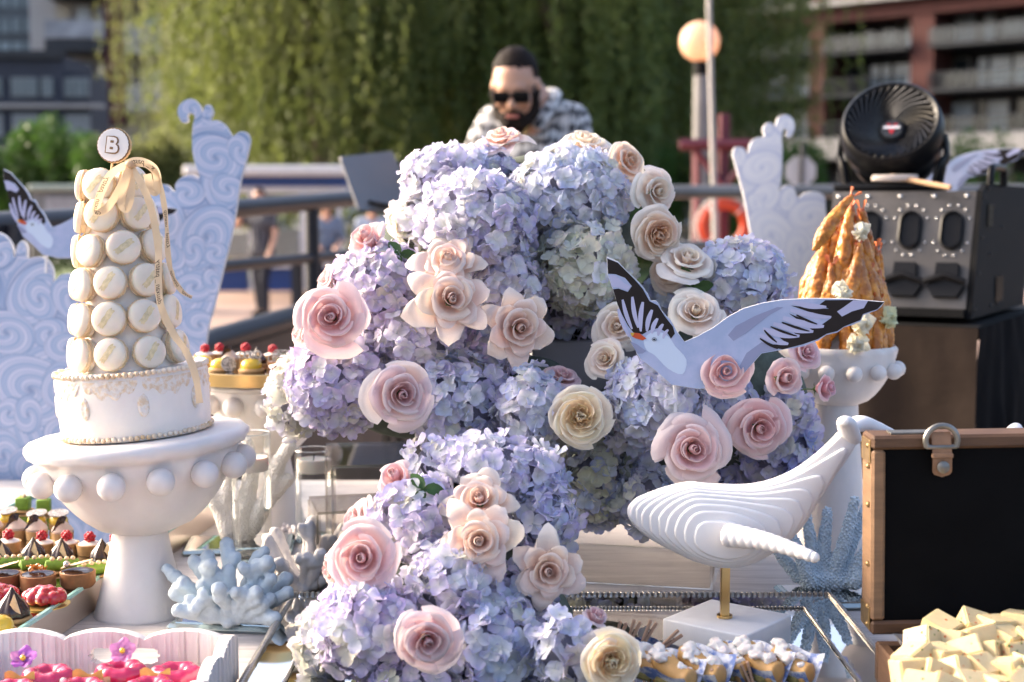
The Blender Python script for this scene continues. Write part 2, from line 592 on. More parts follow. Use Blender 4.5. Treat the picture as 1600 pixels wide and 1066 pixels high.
MT = local_frame((W(-60, 80, 190).x, 190), (1, 0.05))
bT = thing('glass_tower', 'tall glass tower with pale mullion grid rising behind the navy block', 'building', M=MT)
part('wall', (7, 5, 30), (20, 10, 60), pm('tower_glass', (0.06, 0.075, 0.09), 0.25, var=0.3, vscale=.3), bT)
q = 0
for i in range(9):
    for j in range(7):
        wp = part('window', (-2 + i * 1.55, -0.1, 13 + j * 3.2), (1.25, 0.2, 1.9), pm('tower_pane', (0.16, 0.21, 0.24), 0.2, var=.4, vscale=.35), bT)
MT2 = local_frame((W(58, 80, 180).x, 180), (1, 0.05))
bT2 = thing('brick_tower', 'dark tower with a pinkish vertical strip between glass tower and balconies', 'building', M=MT2)
part('wall', (3.4, 5, 28), (7.2, 9, 56), pm('tower_dark', (0.05, 0.052, 0.06), 0.6, var=.2, vscale=.4), bT2)
part('pink_strip', (1.4, 0.4, 28), (1.2, 0.5, 55), pm('pink_stone', (0.34, 0.25, 0.22), 0.8, var=.1), bT2)
for i in range(3):
    for j in range(7):
        part('window', (3.0 + i * 1.5, 0.4, 14 + j * 3.2), (1.1, 0.2, 1.2), PANE_L, bT2)

MD = local_frame((W(-70, 200, 88).x, 88), (1, 0.0))
bD = thing('navy_block', 'low navy clad block with small paned windows behind the hedge', 'building', M=MD)
wx = (W(102, 200, 88).x - W(-70, 200, 88).x)
wD = part('wall', (wx / 2, 3, 5.4), (wx, 6, 10.8), NAVYW, bD)
part('parapet', (wx / 2, -0.12, 10.85), (wx + 0.2, 0.5, 0.5), CONCG, bD)
part('ledge', (wx / 2 + 1, -0.25, 7.75), (wx + 3, 0.7, 0.22), CONC, bD)
part('wing_wall', (wx + 0.75, 2.2, 5.0), (1.5, 4, 9.6), NAVYW, bD)
for (px0, px1) in ((20, 60), (66, 84), (101, 138), (-30, 5)):
    x0 = (px0 + 70) * 88 / FPX; x1 = (px1 + 70) * 88 / FPX
    y_ = -0.06 if px0 < 100 else 0.1
    wp = part('window', ((x0 + x1) / 2, y_, 8.9), (x1 - x0, 0.2, 1.15), pm('window_grey', (0.20, 0.22, 0.23), .5), bD)
    n = 4 if x1 - x0 > 1 else 2
    for i in range(n):
        q = MB(); q.box((x0 + (x1 - x0) * (i + .5) / n, y_ - 0.09, 8.9), ((x1 - x0) / n - 0.08, 0.06, 0.98)); q.build('pane', pm('grey_pane', (0.13, 0.16, 0.17), .2, var=.3, vscale=.6), wp, smooth=False, world=False)
    part('window', ((x0 + x1) / 2, y_, 6.6), (x1 - x0, 0.2, 1.4), pm('window_grey', (0.20, 0.22, 0.23), .5), bD)

# far apartment slab seen in the gaps between the willows
MF = local_frame((-13.0, 92.0), (1, 0.02))
bF = thing('far_apartment_block', 'pale grey apartment block glimpsed through gaps between the willows', 'building', M=MF)
part('wall', (14, 4, 7), (26, 8, 13), pm('far_wall', (0.34, 0.34, 0.35), .8, var=.2, vscale=.3), bF)
for j in range(4):
    for i in range(10):
        part('window', (2.3 + i * 2.6, -0.08, 1.9 + j * 3.1), (1.5, 0.2, 1.7), PANE_D if (i * 7 + j * 3) % 4 else PANE_L, bF)

# ------------------------------------------------------------------ trees and bushes
def leaf_mesh(name, cen, dirs, ln, wd, mat, flip=None):
    n = len(cen)
    d = dirs / (np.linalg.norm(dirs, axis=1, keepdims=True) + 1e-9)
    rnd = rng.normal(size=(n, 3))
    s = np.cross(d, rnd); s /= (np.linalg.norm(s, axis=1, keepdims=True) + 1e-9)
    l = ln * (0.6 + 0.8 * rng.random((n, 1))); w = wd * (0.6 + 0.8 * rng.random((n, 1)))
    v = np.stack([cen, cen + d * l * 0.5 + s * w * 0.5, cen + d * l, cen + d * l * 0.5 - s * w * 0.5], axis=1).reshape(-1, 3)
    me = bpy.data.meshes.new(name)
    me.vertices.add(4 * n); me.vertices.foreach_set('co', v.ravel().astype(np.float32))
    me.loops.add(4 * n); me.loops.foreach_set('vertex_index', np.arange(4 * n, dtype=np.int32))
    me.polygons.add(n); me.polygons.foreach_set('loop_start', np.arange(0, 4 * n, 4, dtype=np.int32))
    me.materials.append(mat)
    me.update(calc_edges=True)
    return me

WILLOW = pm('willow_leaf', (0.175, 0.205, 0.056), 0.6, var=0.5, vscale=0.5, transl=0.5, col2=(0.10, 0.125, 0.032))
BUSHL = pm('bush_leaf', (0.075, 0.155, 0.026), 0.5, var=0.4, vscale=1.0, transl=0.35, col2=(0.040, 0.09, 0.018))
OLIVE = pm('olive_leaf', (0.25, 0.26, 0.085), 0.55, var=0.6, vscale=0.5, transl=0.5, col2=(0.10, 0.125, 0.042))
GREENL = pm('green_willow_leaf', (0.19, 0.25, 0.070), 0.55, var=0.6, vscale=0.5, transl=0.5, col2=(0.085, 0.125, 0.036))
BARK = pm('bark', (0.12, 0.085, 0.06), 0.9, var=0.3, vscale=5, bump=0.5, bscale=8)
PALEB = pm('pale_bark', (0.30, 0.21, 0.15), 0.9, var=0.3, vscale=5, bump=0.4, bscale=8)

def willow(x, y, h, r, label, mat=WILLOW, nstr=520, lean=0.0, bark=BARK, low=1.2, seed=0):
    t = thing('willow_tree', label, 'tree', (x, y, -0.2), 'willows behind the DJ')
    rg = np.random.default_rng(seed)
    q = MB()
    trunk = [(x, y, -0.2), (x + 0.1 + lean * .3, y, h * 0.2), (x - 0.1 + lean * .7, y + .1, h * 0.42), (x + lean, y, h * 0.62)]
    q.tube(spline(trunk, 4), [0.34 - 0.014 * i for i in range(13)], 9)
    q.build('trunk', bark, t)
    tips = []
    for k in range(9):
        a = 2 * PI * k / 9 + rg.normal() * .3
        s = Vector((x + lean * .8, y, h * (0.42 + 0.2 * rg.random())))
        e = Vector((x + lean + r * .72 * math.cos(a), y + r * .72 * math.sin(a), h * (0.72 + 0.25 * rg.random())))
        m = (s + e) / 2 + Vector((0, 0, h * .08))
        q = MB(); q.tube(spline([s, m, e], 4), [0.13 - 0.012 * i for i in range(9)], 6); q.build('limb', bark, t)
        tips += spline([s, m, e], 6)[3:]
    C, D = [], []
    clump = [(tips[int(rg.integers(len(tips)))]) for _ in range(60)]
    for i in range(nstr):
        c = clump[int(rg.integers(60))]
        a = rg.random() * 2 * PI
        rad = abs(rg.normal()) * r * 0.26
        p = np.array([c.x + rad * math.cos(a), c.y + rad * math.sin(a), min(h, c.z + rg.normal() * h * .07)])
        L_ = (0.35 + 0.65 * rg.random()) * (p[2] - low * (0.4 + rg.random()))
        n = int(L_ / 0.075)
        if n < 3: continue
        tt = np.linspace(0, 1, n)[:, None]
        sway = rg.normal(size=(1, 3)) * [[.25, .25, 0]]
        path = p + np.array([[0, 0, -1.0]]) * L_ * tt + sway * tt ** 2 + rg.normal(size=(n, 3)) * 0.07
        C.append(path)
        D.append(np.tile([[0, 0, -1.0]], (n, 1)) + rg.normal(size=(n, 3)) * 0.5)
    # leafy upper crown
    n = 3600
    idx = rg.integers(len(tips), size=n)
    tp = np.array([[p.x, p.y, p.z] for p in tips])[idx]
    C.append(tp + rg.normal(size=(n, 3)) * [r * .18, r * .18, h * .06]); D.append(rg.normal(size=(n, 3)) - [[0, 0, .6]])
    C = np.concatenate(C) - [[x, y, -0.2]]; D = np.concatenate(D)
    o = link('crown', leaf_mesh('crown', C, D, 0.21, 0.075, mat), t)
    return t

def bush(px0, px1, pyt, Y, label, mat=BUSHL, n=9000, name='bush', z0=-0.2, depth=1.6, leaf=0.13, group=None):
    a, c = W(px0, pyt, Y), W(px1, pyt, Y)
    h = a.z - z0
    cx = (a.x + c.x) / 2; w = (c.x - a.x) / 2
    t = thing(name, label, 'bush', (cx, Y, z0), group)
    rg = np.random.default_rng(int(px0 * 13 + pyt + 7000))
    q = MB()
    for k in range(7):
        e = Vector((cx + (k - 3) / 3.5 * w * .9, Y + rg.normal() * .3, z0 + h * (.55 + .3 * rg.random())))
        q.tube([(cx + (k - 3) * .1, Y, z0), ((cx + e.x) / 2, Y, z0 + h * .3), e], [0.05, 0.035, 0.012], 6)
    q.build('stem', BARK, t)
    nc = 26
    cc = np.stack([rg.uniform(-w, w, nc), rg.uniform(-depth / 2, depth / 2, nc), rg.uniform(.15, .86, nc) * h], 1)
    edge = 1 - (np.abs(cc[:, 0]) / w) ** 3 * .35
    cc[:, 2] *= edge
    ci = rg.integers(nc, size=n)
    off = rg.normal(size=(n, 3)); off /= np.linalg.norm(off, axis=1, keepdims=True)
    C = cc[ci] + off * (rg.random((n, 1)) ** .4) * [[max(w * .22, .3), depth * .3, h * .16]]
    C[:, 2] = np.clip(C[:, 2], 0.02, None)
    o = link('foliage', leaf_mesh('foliage', C, off + rg.normal(size=(n, 3)) * .6, leaf, leaf * .55, mat), t)
    return t

def XP(px, Y):
    return (px - 800) / FPX * Y
willow(XP(415, 36), 36, 10.5, 3.0, 'yellow-green willow leaning over the left hedge', seed=1, nstr=330, low=.8)
willow(XP(505, 33), 33, 10, 3.3, 'bright willow directly behind the tall wave board', seed=2, nstr=330, low=1.6)
willow(XP(585, 38), 38, 10.5, 3.8, 'willow with pale brown trunk left of the DJ', seed=3, bark=PALEB, mat=GREENL, nstr=360, low=1.4)
willow(XP(735, 40), 40, 11, 4.0, 'dark drooping willow behind the DJ head', seed=4, mat=OLIVE, nstr=380, low=1.2)
willow(XP(880, 37), 37, 10.5, 3.8, 'drooping willow right of the DJ', seed=5, mat=GREENL, nstr=360, low=1.0)
willow(XP(1010, 40), 40, 11, 4.0, 'olive willow left of the globe lamp', seed=6, mat=WILLOW, nstr=360, low=1.0)
willow(XP(1105, 44), 44, 11, 3.9, 'willow with bright edge behind the globe lamp', seed=7, nstr=380, low=1.0)
willow(XP(660, 48), 48, 12, 5.4, 'tall shaded willow in the second row left of centre', seed=8, mat=OLIVE, nstr=230, low=1.0)
willow(XP(930, 50), 50, 12, 5.6, 'tall shaded willow in the second row right of centre', seed=9, mat=WILLOW, nstr=220, low=1.0)
willow(XP(390, 50), 50, 12, 5.4, 'tall shaded willow in the second row behind the wave board', seed=10, mat=OLIVE, nstr=230, low=1.0)
bush(-40, 130, 170, 30, 'bright green hedge shrub at the far left below the navy block', n=12000)
bush(90, 215, 195, 29, 'round green hedge shrub behind the macaron tower', n=11000)
bush(190, 330, 205, 30, 'dark hedge shrub behind the tall wave board', n=10000, mat=OLIVE)
bush(560, 760, 240, 34, 'low dark shrub behind the laptop', n=9000, mat=OLIVE)
bush(740, 1000, 235, 35, 'low dark shrub behind the DJ shoulders', n=11000, mat=OLIVE)
bush(980, 1160, 215, 36, 'dark shrub behind the maroon frame', n=9000)
bush(1150, 1345, 205, 34, 'dense green shrub behind the octagon sign', n=13000)
bush(1330, 1490, 290, 36, 'low shrub behind the fan stand', n=7000)
bush(1470, 1620, 200, 33, 'light green sapling shrub at the far right behind the bird wing', n=6500, leaf=.12)
bush(1560, 1720, 235, 31, 'green shrub at the far right edge', n=7000)
# ------------------------------------------------------------------ things on the plaza
WHITEM = pm('white_metal', (0.62, 0.61, 0.60), 0.45, var=.05, vscale=4)
BLUEP = pm('blue_panel', (0.018, 0.055, 0.20), 0.5, var=.1, vscale=2)
NAVYR = pm('navy_rail', (0.010, 0.012, 0.020), 0.4, var=.15, vscale=8, spec=.4)
GREYR = pm('grey_rail', (0.20, 0.19, 0.18), 0.35, metal=0.6, var=.15, vscale=5)  # even light grey on rails, posts and the flagpole base plate
MAROON = pm('maroon_paint', (0.105, 0.018, 0.030), 0.5, var=.15, vscale=6)
def wbox(px0, px1, pyt, pyb, Y, dy, bev=0.0):
    a, c = W(px0, pyt, Y), W(px1, pyb, Y)
    return ((a.x + c.x) / 2, Y + dy / 2, (a.z + c.z) / 2), (c.x - a.x, dy, a.z - c.z)

def kiosk():
    Y = 23.5
    t = thing('kiosk', 'white flat-roofed kiosk with blue band and blue base panels behind the railing', 'kiosk', (XP(430, Y), Y, -0.14))
    def p(name, px0, px1, pyt, pyb, dy, mat, Yo=0.0, par=None, bev=0.0):
        q = MB(); c, s = wbox(px0, px1, pyt, pyb, Y + Yo, dy); q.box(c, s, bev=bev)
        return q.build(name, mat, par or t, smooth=False)
    rf = p('roof', 285, 545, 258, 275, 3.0, WHITEM, -0.25, bev=.04)
    p('fascia', 300, 540, 275.5, 291, 2.6, BLUEP, -0.05)
    p('header', 300, 540, 291.5, 301, 2.5, WHITEM, 0.0)
    for x in (300, 392, 474, 530):
        p('post', x - (6 if x == 474 else 4), x + (6 if x == 474 else 4), 301.5, 454, .16, WHITEM, -0.03)
        p('post', x - 4, x + 4, 303, 452, .14, WHITEM, 2.2)
    for (a, c) in ((305, 387), (397, 467), (481, 525)):
        p('glass_pane', a, c, 302, 412, .02, CLEARG, 0.05)
        p('sill', a, c, 412.5, 419, .25, WHITEM, -0.05)
        p('base_panel', a, c, 419.5, 455, .12, BLUEP, 0.03)
        p('base_panel', a, c, 414, 450, .1, BLUEP, 2.25)
    q = MB(); c, s = wbox(330, 470, 360, 404, Y + 1.2, .7); q.box(c, s, bev=.05); q.build('counter', pm('kiosk_counter', (.30, .31, .30), .6, var=.2, vscale=2), t)
kiosk()

def green_cabin():
    Y = 21.0
    t = thing('utility_cabin', 'grey utility cabin with pale green roof edge behind the left bird board', 'cabin', (XP(92, Y), Y, -0.14))
    q = MB(); c, s = wbox(48, 135, 300, 375, Y, 1.4); q.box(c, s); q.build('wall', pm('cabin_grey', (.16, .17, .17), .7, var=.1), t, smooth=False)
    q = MB(); c, s = wbox(42, 142, 288, 299, Y - .1, 1.7); q.box(c, s, bev=.03); q.build('roof', pm('green_roof', (.25, .31, .27), .6, var=.1), t, smooth=False)
    q = MB(); c, s = wbox(70, 128, 308, 360, Y - .04, .05); q.box(c, s); q.build('panel', pm('cabin_panel', (.28, .29, .30), .4, var=.2), t, smooth=False)
green_cabin()

# railing: left run goes away from the viewer, right run crosses behind the DJ
rl = thing('railing', 'dark navy pipe railing with thick lower beam behind the wave boards', 'railing', (-0.85, 6.0, 0.4))
def pts3(l): return [W(*p) for p in l]
q = MB(); q.tube(pts3([(-60, 357, 3.5), (180, 340, 4.3), (370, 326, 5.2), (487, 316, 6.0), (560, 310, 6.6), (660, 304, 7.5)]), .036, 12); q.build('top_rail', NAVYR, rl)
q = MB(); q.tube(pts3([(-60, 500, 3.5), (180, 452, 4.3), (340, 417, 5.0), (487, 403, 6.0), (560, 396, 6.6), (660, 388, 7.5)]), .022, 10); q.build('mid_rail', NAVYR, rl)
q = MB(); q.tube(pts3([(-60, 720, 3.5), (180, 610, 4.3), (330, 535, 5.0), (487, 488, 6.0), (560, 474, 6.6), (660, 455, 7.5)]), .05, 12); q.build('lower_beam', NAVYR, rl)
q = MB()
A = pts3([(-60, 730, 3.5), (180, 618, 4.3), (330, 541, 5.0), (487, 493, 6.0), (560, 479, 6.6), (660, 460, 7.5)])
for i in range(len(A) - 1):
    a, c = A[i], A[i + 1]
    q.add([a + Vector((.01, 0, 0)), c + Vector((.01, 0, 0)), Vector((c.x + .01, c.y, -.02)), Vector((a.x + .01, a.y, -.02)),
           a + Vector((-.03, 0, 0)), c + Vector((-.03, 0, 0)), Vector((c.x - .03, c.y, -.02)), Vector((a.x - .03, a.y, -.02))],
          [(0, 1, 2, 3), (7, 6, 5, 4), (0, 4, 5, 1), (3, 2, 6, 7)])
q.build('side_plate', NAVYR, rl, smooth=False)
for (px, yt, yb, Y) in ((20, 352, 690, 3.65), (487, 316, 490, 6.0)):
    q = MB(); a = W(px, yt, Y); c = W(px, yb, Y)
    q.tube([a, (a.x, a.y, c.z)], .029, 12); q.build('post', NAVYR, rl)

r2 = thing('railing', 'grey pipe railing crossing behind the white wave board', 'railing', (2.0, 7.6, 0.0))
q = MB(); q.tube([W(665, 304, 7.6), W(1060, 300, 7.6), W(1330, 299, 7.6), W(1900, 298, 7.6)], .036, 12); q.build('top_rail', GREYR, r2)
q = MB(); q.tube([W(665, 390, 7.6), W(1060, 383, 7.6), W(1330, 380, 7.6), W(1900, 378, 7.6)], .022, 10); q.build('mid_rail', GREYR, r2)
for px in (700, 985, 1340, 1700):
    a = W(px, 300, 7.6)
    q = MB(); q.tube([(a.x, a.y, a.z), (a.x, a.y, -.16)], .028, 12); q.build('post', GREYR, r2)

# globe street lamp
Y = 15.0
lp = thing('globe_lamp', 'grey street lamp with glowing round peach globe', 'street lamp', (XP(1094, Y), Y, -.18))
a = W(1093, 65, Y); rg_ = 31 * S(a)
q = MB(); q.ball(a, rg_, 28, 18); q.build('globe', pm('lamp_globe', (.80, .56, .40), .35, sss=.0, emit=(1.0, .50, .24), estr=.17, transl=.35), lp)
c = W(1096, 96, Y); e = W(1096, 118, Y)
q = MB(); q.lathe([(12.5 * S(a), c.z - .0), (12.5 * S(a), e.z)], 20, Matrix.Translation((c.x, c.y, 0))); q.build('collar', BLACKM, lp)
q = MB(); q.tube([(c.x, c.y, e.z - .002), (c.x, c.y, -.18)], [11.5 * S(a), 15 * S(a)], 20); q.build('post', pm('lamp_post_grey', (.20, .195, .19), .7, var=.15, vscale=3), lp)
q = MB(); q.lathe([(.24, -.2), (.24, -.1), (.18, .02)], 20, Matrix.Translation((c.x, c.y, 0))); q.build('base', pm('lamp_post_grey', (.2, .2, .2)), lp)

Y = 11.0
fp = thing('flagpole', 'thin pale flagpole in front of the globe lamp', 'pole', (XP(1118, Y), Y, -.16))
q = MB(); a = W(1106, -60, Y); c = W(1120, 480, Y); q.tube([a, c, (c.x + .03, c.y, -.15)], [.018, .024, .026], 10); q.build('pole', pm('pole_pale', (.42, .39, .36), .4, var=.1), fp)
q = MB(); q.box((c.x + .03, c.y, -.13), (.2, .2, .04), bev=.01); q.build('base_plate', GREYR, fp)

Y = 12.5
mf = thing('lifebuoy_stand', 'maroon painted steel stand with crossbar and braces carrying the lifebuoy', 'stand', (XP(1132, Y), Y, -.16))
def seg(px0, py0, px1, py1, w, name, dy=.06, Yo=0):
    a, c = W(px0, py0, Y + Yo), W(px1, py1, Y + Yo)
    q = MB(); q.tube([a, c], w * S(a) * .75, 4, up=(0, 1, 0)); q.build(name, MAROON, mf, smooth=False)
p0 = W(1132, 178, Y); q = MB(); q.box((p0.x, Y, (p0.z - .16) / 2), (16 * S(p0), 16 * S(p0), p0.z + .16), bev=.01); q.build('post', MAROON, mf, smooth=False)
seg(1062, 226, 1178, 226, 12, 'crossbar', Yo=-.1)
seg(1085, 232, 1130, 290, 8, 'brace', Yo=-.09); seg(1178, 232, 1134, 290, 8, 'brace', Yo=-.09)
seg(1088, 228, 1088, 378, 9, 'side_post'); seg(1176, 228, 1176, 378, 9, 'side_post')
a = W(1132, 352, Y - .2)
lb = thing('lifebuoy', 'orange-red lifebuoy ring hung on the maroon stand', 'lifebuoy', a)
q = MB(); R0, r0 = 33 * S(a), 9 * S(a)
ring = [a + Vector((R0 * math.cos(t), 0, R0 * math.sin(t))) for t in np.linspace(0, 2 * PI, 41)]
q.tube(ring, r0, 12, caps=False); q.build('ring', pm('lifebuoy_red', (.52, .055, .018), .4, var=.1, vscale=8), lb)
for t0 in (.25 * PI, .75 * PI, 1.25 * PI, 1.75 * PI):
    q = MB(); q.tube([a + Vector((R0 * math.cos(t), 0, R0 * math.sin(t))) for t in np.linspace(t0 - .035, t0 + .035, 4)], r0 * 1.06, 12); q.build('band', pm('band_white', (.7, .68, .64), .5), lb)
q = MB(); q.tube([a + Vector((R0 * 1.35 * math.cos(t), -.01, R0 * 1.35 * math.sin(t))) for t in np.linspace(0, 2 * PI, 33)], .012, 6, caps=False); q.build('grab_rope', pm('rope_pale', (.55, .5, .44), .9), lb)

Y = 19.0
a = W(1251, 268, Y)
sg = thing('road_sign', 'back of a pale octagonal road sign on a dark post', 'sign', (a.x, Y, -.18))
r_ = 25.5 * S(a)
q = MB(); q.prism([(a.x + r_ * math.cos(PI / 8 + k * PI / 4), a.z + r_ * math.sin(PI / 8 + k * PI / 4)) for k in range(8)], Y, Y + .012); q.build('plate', pm('sign_back', (.46, .47, .48), .45, metal=.2, var=.06, vscale=3), sg, smooth=False)
q = MB(); q.box((a.x + .01, Y - .03, a.z / 2), (.055, .05, a.z + .36 + r_ * 2 - .06), bev=.005); q.build('post', pm('sign_post', (.05, .052, .055), .5), sg, smooth=False)

# ------------------------------------------------------------------ people
def person(name, label, loc, yaw, J, cloth, hair, scale=1.0, face=True, group=None, voxel=.013, headpitch=0.0, headyaw=0.0, shoes=BLACKM, skin=SKIN):
    """J: joint positions in metres, figure facing -Y with feet at z=0. One fused body; clothes and hair as children."""
    M = Matrix.Translation(Vector(loc)) @ Matrix.Rotation(yaw, 4, 'Z') @ Matrix.Scale(scale, 4)
    t = thing(name, label, 'person', M=M, group=group)
    V = lambda k: Vector(J[k])
    HM = Matrix.Translation(V('head')) @ Matrix.Rotation(headyaw, 4, 'Z') @ Matrix.Rotation(headpitch, 4, 'X')
    b = MB()
    hd = MB()
    hd.ball((0, .005, .035), .092, 20, 14, (.86, 1.06, 1.06))
    hd.ball((0, -.028, -.045), .066, 18, 12, (.92, .95, 1.15))
    hd.ball((0, -.055, -.098), .030, 12, 8, (1.1, .9, .8))
    hd.ball((0, -.084, .037), .034, 12, 8, (1.5, .5, .5))
    capsule(hd, (0, -.092, .020), (0, -.112, -.022), .009, .0155, 8, 3)
    hd.ball((.011, -.100, -.026), .010, 8, 6); hd.ball((-.011, -.100, -.026), .010, 8, 6)
    hd.ball((0, -.088, -.058), .016, 10, 8, (1.5, .8, .55))
    for s in (-1, 1):
        hd.ball((s * .084, .012, .0), .030, 12, 8, (.32, .62, 1.05))
        hd.ball((s * .042, -.068, -.022), .026, 10, 8)
    b.add(hd.v, hd.f, HM)
    capsule(b, V('head') + Vector((0, .02, -.06)), V('neck'), .054, .062)
    capsule(b, V('neck'), V('chest'), .075, .13)
    wd_ = cloth.get('wide', .075) - .005
    capsule(b, V('chest') + Vector((-wd_, 0, 0)), V('chest') + Vector((wd_, 0, 0)), .125, .125)
    capsule(b, V('chest'), V('pelvis'), .13, .135)
    capsule(b, V('pelvis') + Vector((-.06, 0, 0)), V('pelvis') + Vector((.06, 0, 0)), .12, .12)
    top, bot = MB(), MB()
    for s in 'lr':
        sh, el, wr, hp, kn, an = (V(k + s) for k in ('sh_', 'el_', 'wr_', 'hip_', 'kn_', 'an_'))
        capsule(b, V('neck') + Vector((0, 0, -.02)), sh, .06, .062)
        capsule(b, sh, el, .056, .042); capsule(b, el, wr, .042, .029)
        d = (wr - el).normalized()
        side = d.cross(Vector((0, 0, 1))).normalized() if abs(d.z) < .9 else Vector((1, 0, 0))
        up = side.cross(d)
        capsule(b, wr, wr + d * .07, .030, .036, 8, 3)
        for k in range(4):
            o_ = wr + d * .08 + side * ((k - 1.5) * .021)
            l_ = (.062, .072, .068, .052)[k]
            m_ = o_ + d * l_ * .55 - up * .008
            capsule(b, o_, m_, .0095, .009, 6, 2); capsule(b, m_, o_ + d * l_ - up * .03, .009, .008, 6, 2)
        th = wr + d * .03 + side * (.034 if s == 'l' else -.034)
        capsule(b, th, th + d * .045 + side * (.02 if s == 'l' else -.02), .012, .010, 6, 2)
        capsule(b, hp, kn, .086, .058); capsule(b, kn, an, .055, .036)
        capsule(b, an, an + Vector((0, -.02, -.03)), .04, .04)
        # clothes follow the limbs
        capsule(top, V('neck') + Vector((0, .005, -.045)), sh, .072, .074)
        capsule(top, sh, sh.lerp(el, cloth.get('sleeve', .75)), .072, .066)
        capsule(bot, hp, kn, .100, .075); capsule(bot, kn, an + Vector((0, 0, .02)), .074, .062)
        q = MB(); capsule(q, an + Vector((0, .03, -.045)), an + Vector((0, -.16, -.052)), .042, .036, 10, 4)
        me = q.mesh('shoe', shoes); link('shoe', me, t)
    me = finish(remesh(b, voxel * .75, 5), skin); link('body', me, t)
    wd_ = cloth.get('wide', .075)
    capsule(top, V('chest') + Vector((-wd_, 0, .02)), V('chest') + Vector((wd_, 0, .02)), .142, .142)
    capsule(top, V('chest'), V('pelvis') + Vector((0, 0, .02)), .15, .152)
    capsule(top, V('pelvis') + Vector((-.05, 0, -.02)), V('pelvis') + Vector((.05, 0, -.02)), .145, .145)
    me = finish(remesh(top, voxel, 6), cloth['top'])
    displace(me, lambda c, n: .006 * noise.noise(c * 9) + .004 * noise.noise(c * 22))
    link('shirt', me, t)
    capsule(bot, V('pelvis') + Vector((-.06, 0, 0)), V('pelvis') + Vector((.06, 0, 0)), .136, .136)
    me = finish(remesh(bot, voxel, 6), cloth['bottom'])
    link('trousers', me, t)
    # hair
    h = MB()
    h.ball((0, .018, .052), .094, 20, 14, (.88, 1.04, .98)); h.ball((0, .055, .0), .072, 14, 10, (.98, .8, 1.0))
    hm = remesh(h, .009, 3)
    bm = bmesh.new(); bm.from_mesh(hm)
    kill = [v for v in bm.verts if (v.co.y < -.030 and v.co.z < .082 + max(0, -.0 - v.co.y) * .1) or (v.co.z < .030 and v.co.y < .0) or v.co.z < -.05]
    bmesh.ops.delete(bm, geom=kill, context='VERTS'); bm.to_mesh(hm); bm.free()
    displace(hm, lambda c, n: .003 * noise.noise(c * 60))
    link('hair', finish(hm, hair, HM), t)
    return t, HM

def fig(h=1.0):
    return dict(head=(0, -.03, 1.66), neck=(0, .02, 1.50), chest=(0, .02, 1.30), pelvis=(0, .03, .96),
                sh_l=(.19, .02, 1.44), sh_r=(-.19, .02, 1.44), el_l=(.25, .0, 1.15), el_r=(-.25, .0, 1.15), wr_l=(.24, -.12, .92), wr_r=(-.24, -.12, .92),
                hip_l=(.10, .03, .92), hip_r=(-.10, .03, .92), kn_l=(.11, .0, .50), kn_r=(-.11, .0, .50), an_l=(.12, .03, .09), an_r=(-.12, .03, .09))

q = MB(); q.box((0.06, 5.4, .09), (1.5, 1.0, .22), bev=.01); rs = thing('dj_riser', 'low black platform that the bearded person stands on', 'platform', (.06, 5.4, -.02)); q.build('deck', BLACKM, rs, smooth=False)
# the DJ's shirt: pale with dark woven-looking bands
def shirt_mat():
    m = bpy.data.materials.new('patterned_shirt'); m.use_nodes = True
    nt = m.node_tree; L = nt.links.new; b = nt.nodes['Principled BSDF']
    tc = nt.nodes.new('ShaderNodeTexCoord'); 
    w = nt.nodes.new('ShaderNodeTexWave'); w.inputs['Scale'].default_value = 6.0; w.bands_direction = 'Z'; w.inputs['Distortion'].default_value = 5.0; w.inputs['Detail Scale'].default_value = 2
    mp = nt.nodes.new('ShaderNodeMapping'); mp.inputs['Scale'].default_value = (110, 30, 14); mp.inputs['Rotation'].default_value = (0, .3, .2)
    n = nt.nodes.new('ShaderNodeTexNoise'); n.inputs['Scale'].default_value = 1.0; n.inputs['Detail'].default_value = 2
    L(tc.outputs['Object'], w.inputs[0]); L(tc.outputs['Object'], mp.inputs[0]); L(mp.outputs[0], n.inputs[0])
    ma = nt.nodes.new('ShaderNodeMath'); ma.operation = 'MULTIPLY_ADD'; ma.inputs[1].default_value = .24; L(w.outputs['Fac'], ma.inputs[0]); L(n.outputs[0], ma.inputs[2])
    r = nt.nodes.new('ShaderNodeValToRGB'); r.color_ramp.elements[0].position = .46; r.color_ramp.elements[0].color = (.02, .02, .026, 1)
    r.color_ramp.elements[1].position = .76; r.color_ramp.elements[1].color = (.62, .61, .60, 1)
    L(ma.outputs[0], r.inputs[0]); L(r.outputs[0], b.inputs['Base Color']); b.inputs['Roughness'].default_value = .85
    return m
J = fig()
J['head'] = (-.015, -.185, 1.545); J['neck'] = (0, -.02, 1.515)
J['sh_l'] = (.145, .02, 1.44); J['sh_r'] = (-.145, .02, 1.44); J['el_l'] = (.225, -.08, 1.18); J['el_r'] = (-.235, -.08, 1.18); J['wr_l'] = (.20, -.34, 1.10); J['wr_r'] = (-.24, -.34, 1.10)
DJY = 5.3
dj_loc = (XP(831, DJY) , DJY + .10, 0.20)
dj, HM = person('person', 'bearded person in black sunglasses and black-and-white patterned shirt looking down behind the flowers', dj_loc, R_(-14), J,
                dict(top=shirt_mat(), bottom=BLACKM, sleeve=.8, wide=.045), HAIR, scale=1.02, voxel=.012, headpitch=R_(27), headyaw=R_(4))
HL = HM
bd = MB()                                                 # beard
bd.ball((0, -.05, -.095), .052, 18, 12, (1.05, .95, .85)); bd.ball((0, -.062, -.125), .034, 14, 10, (1.1, .9, .9))
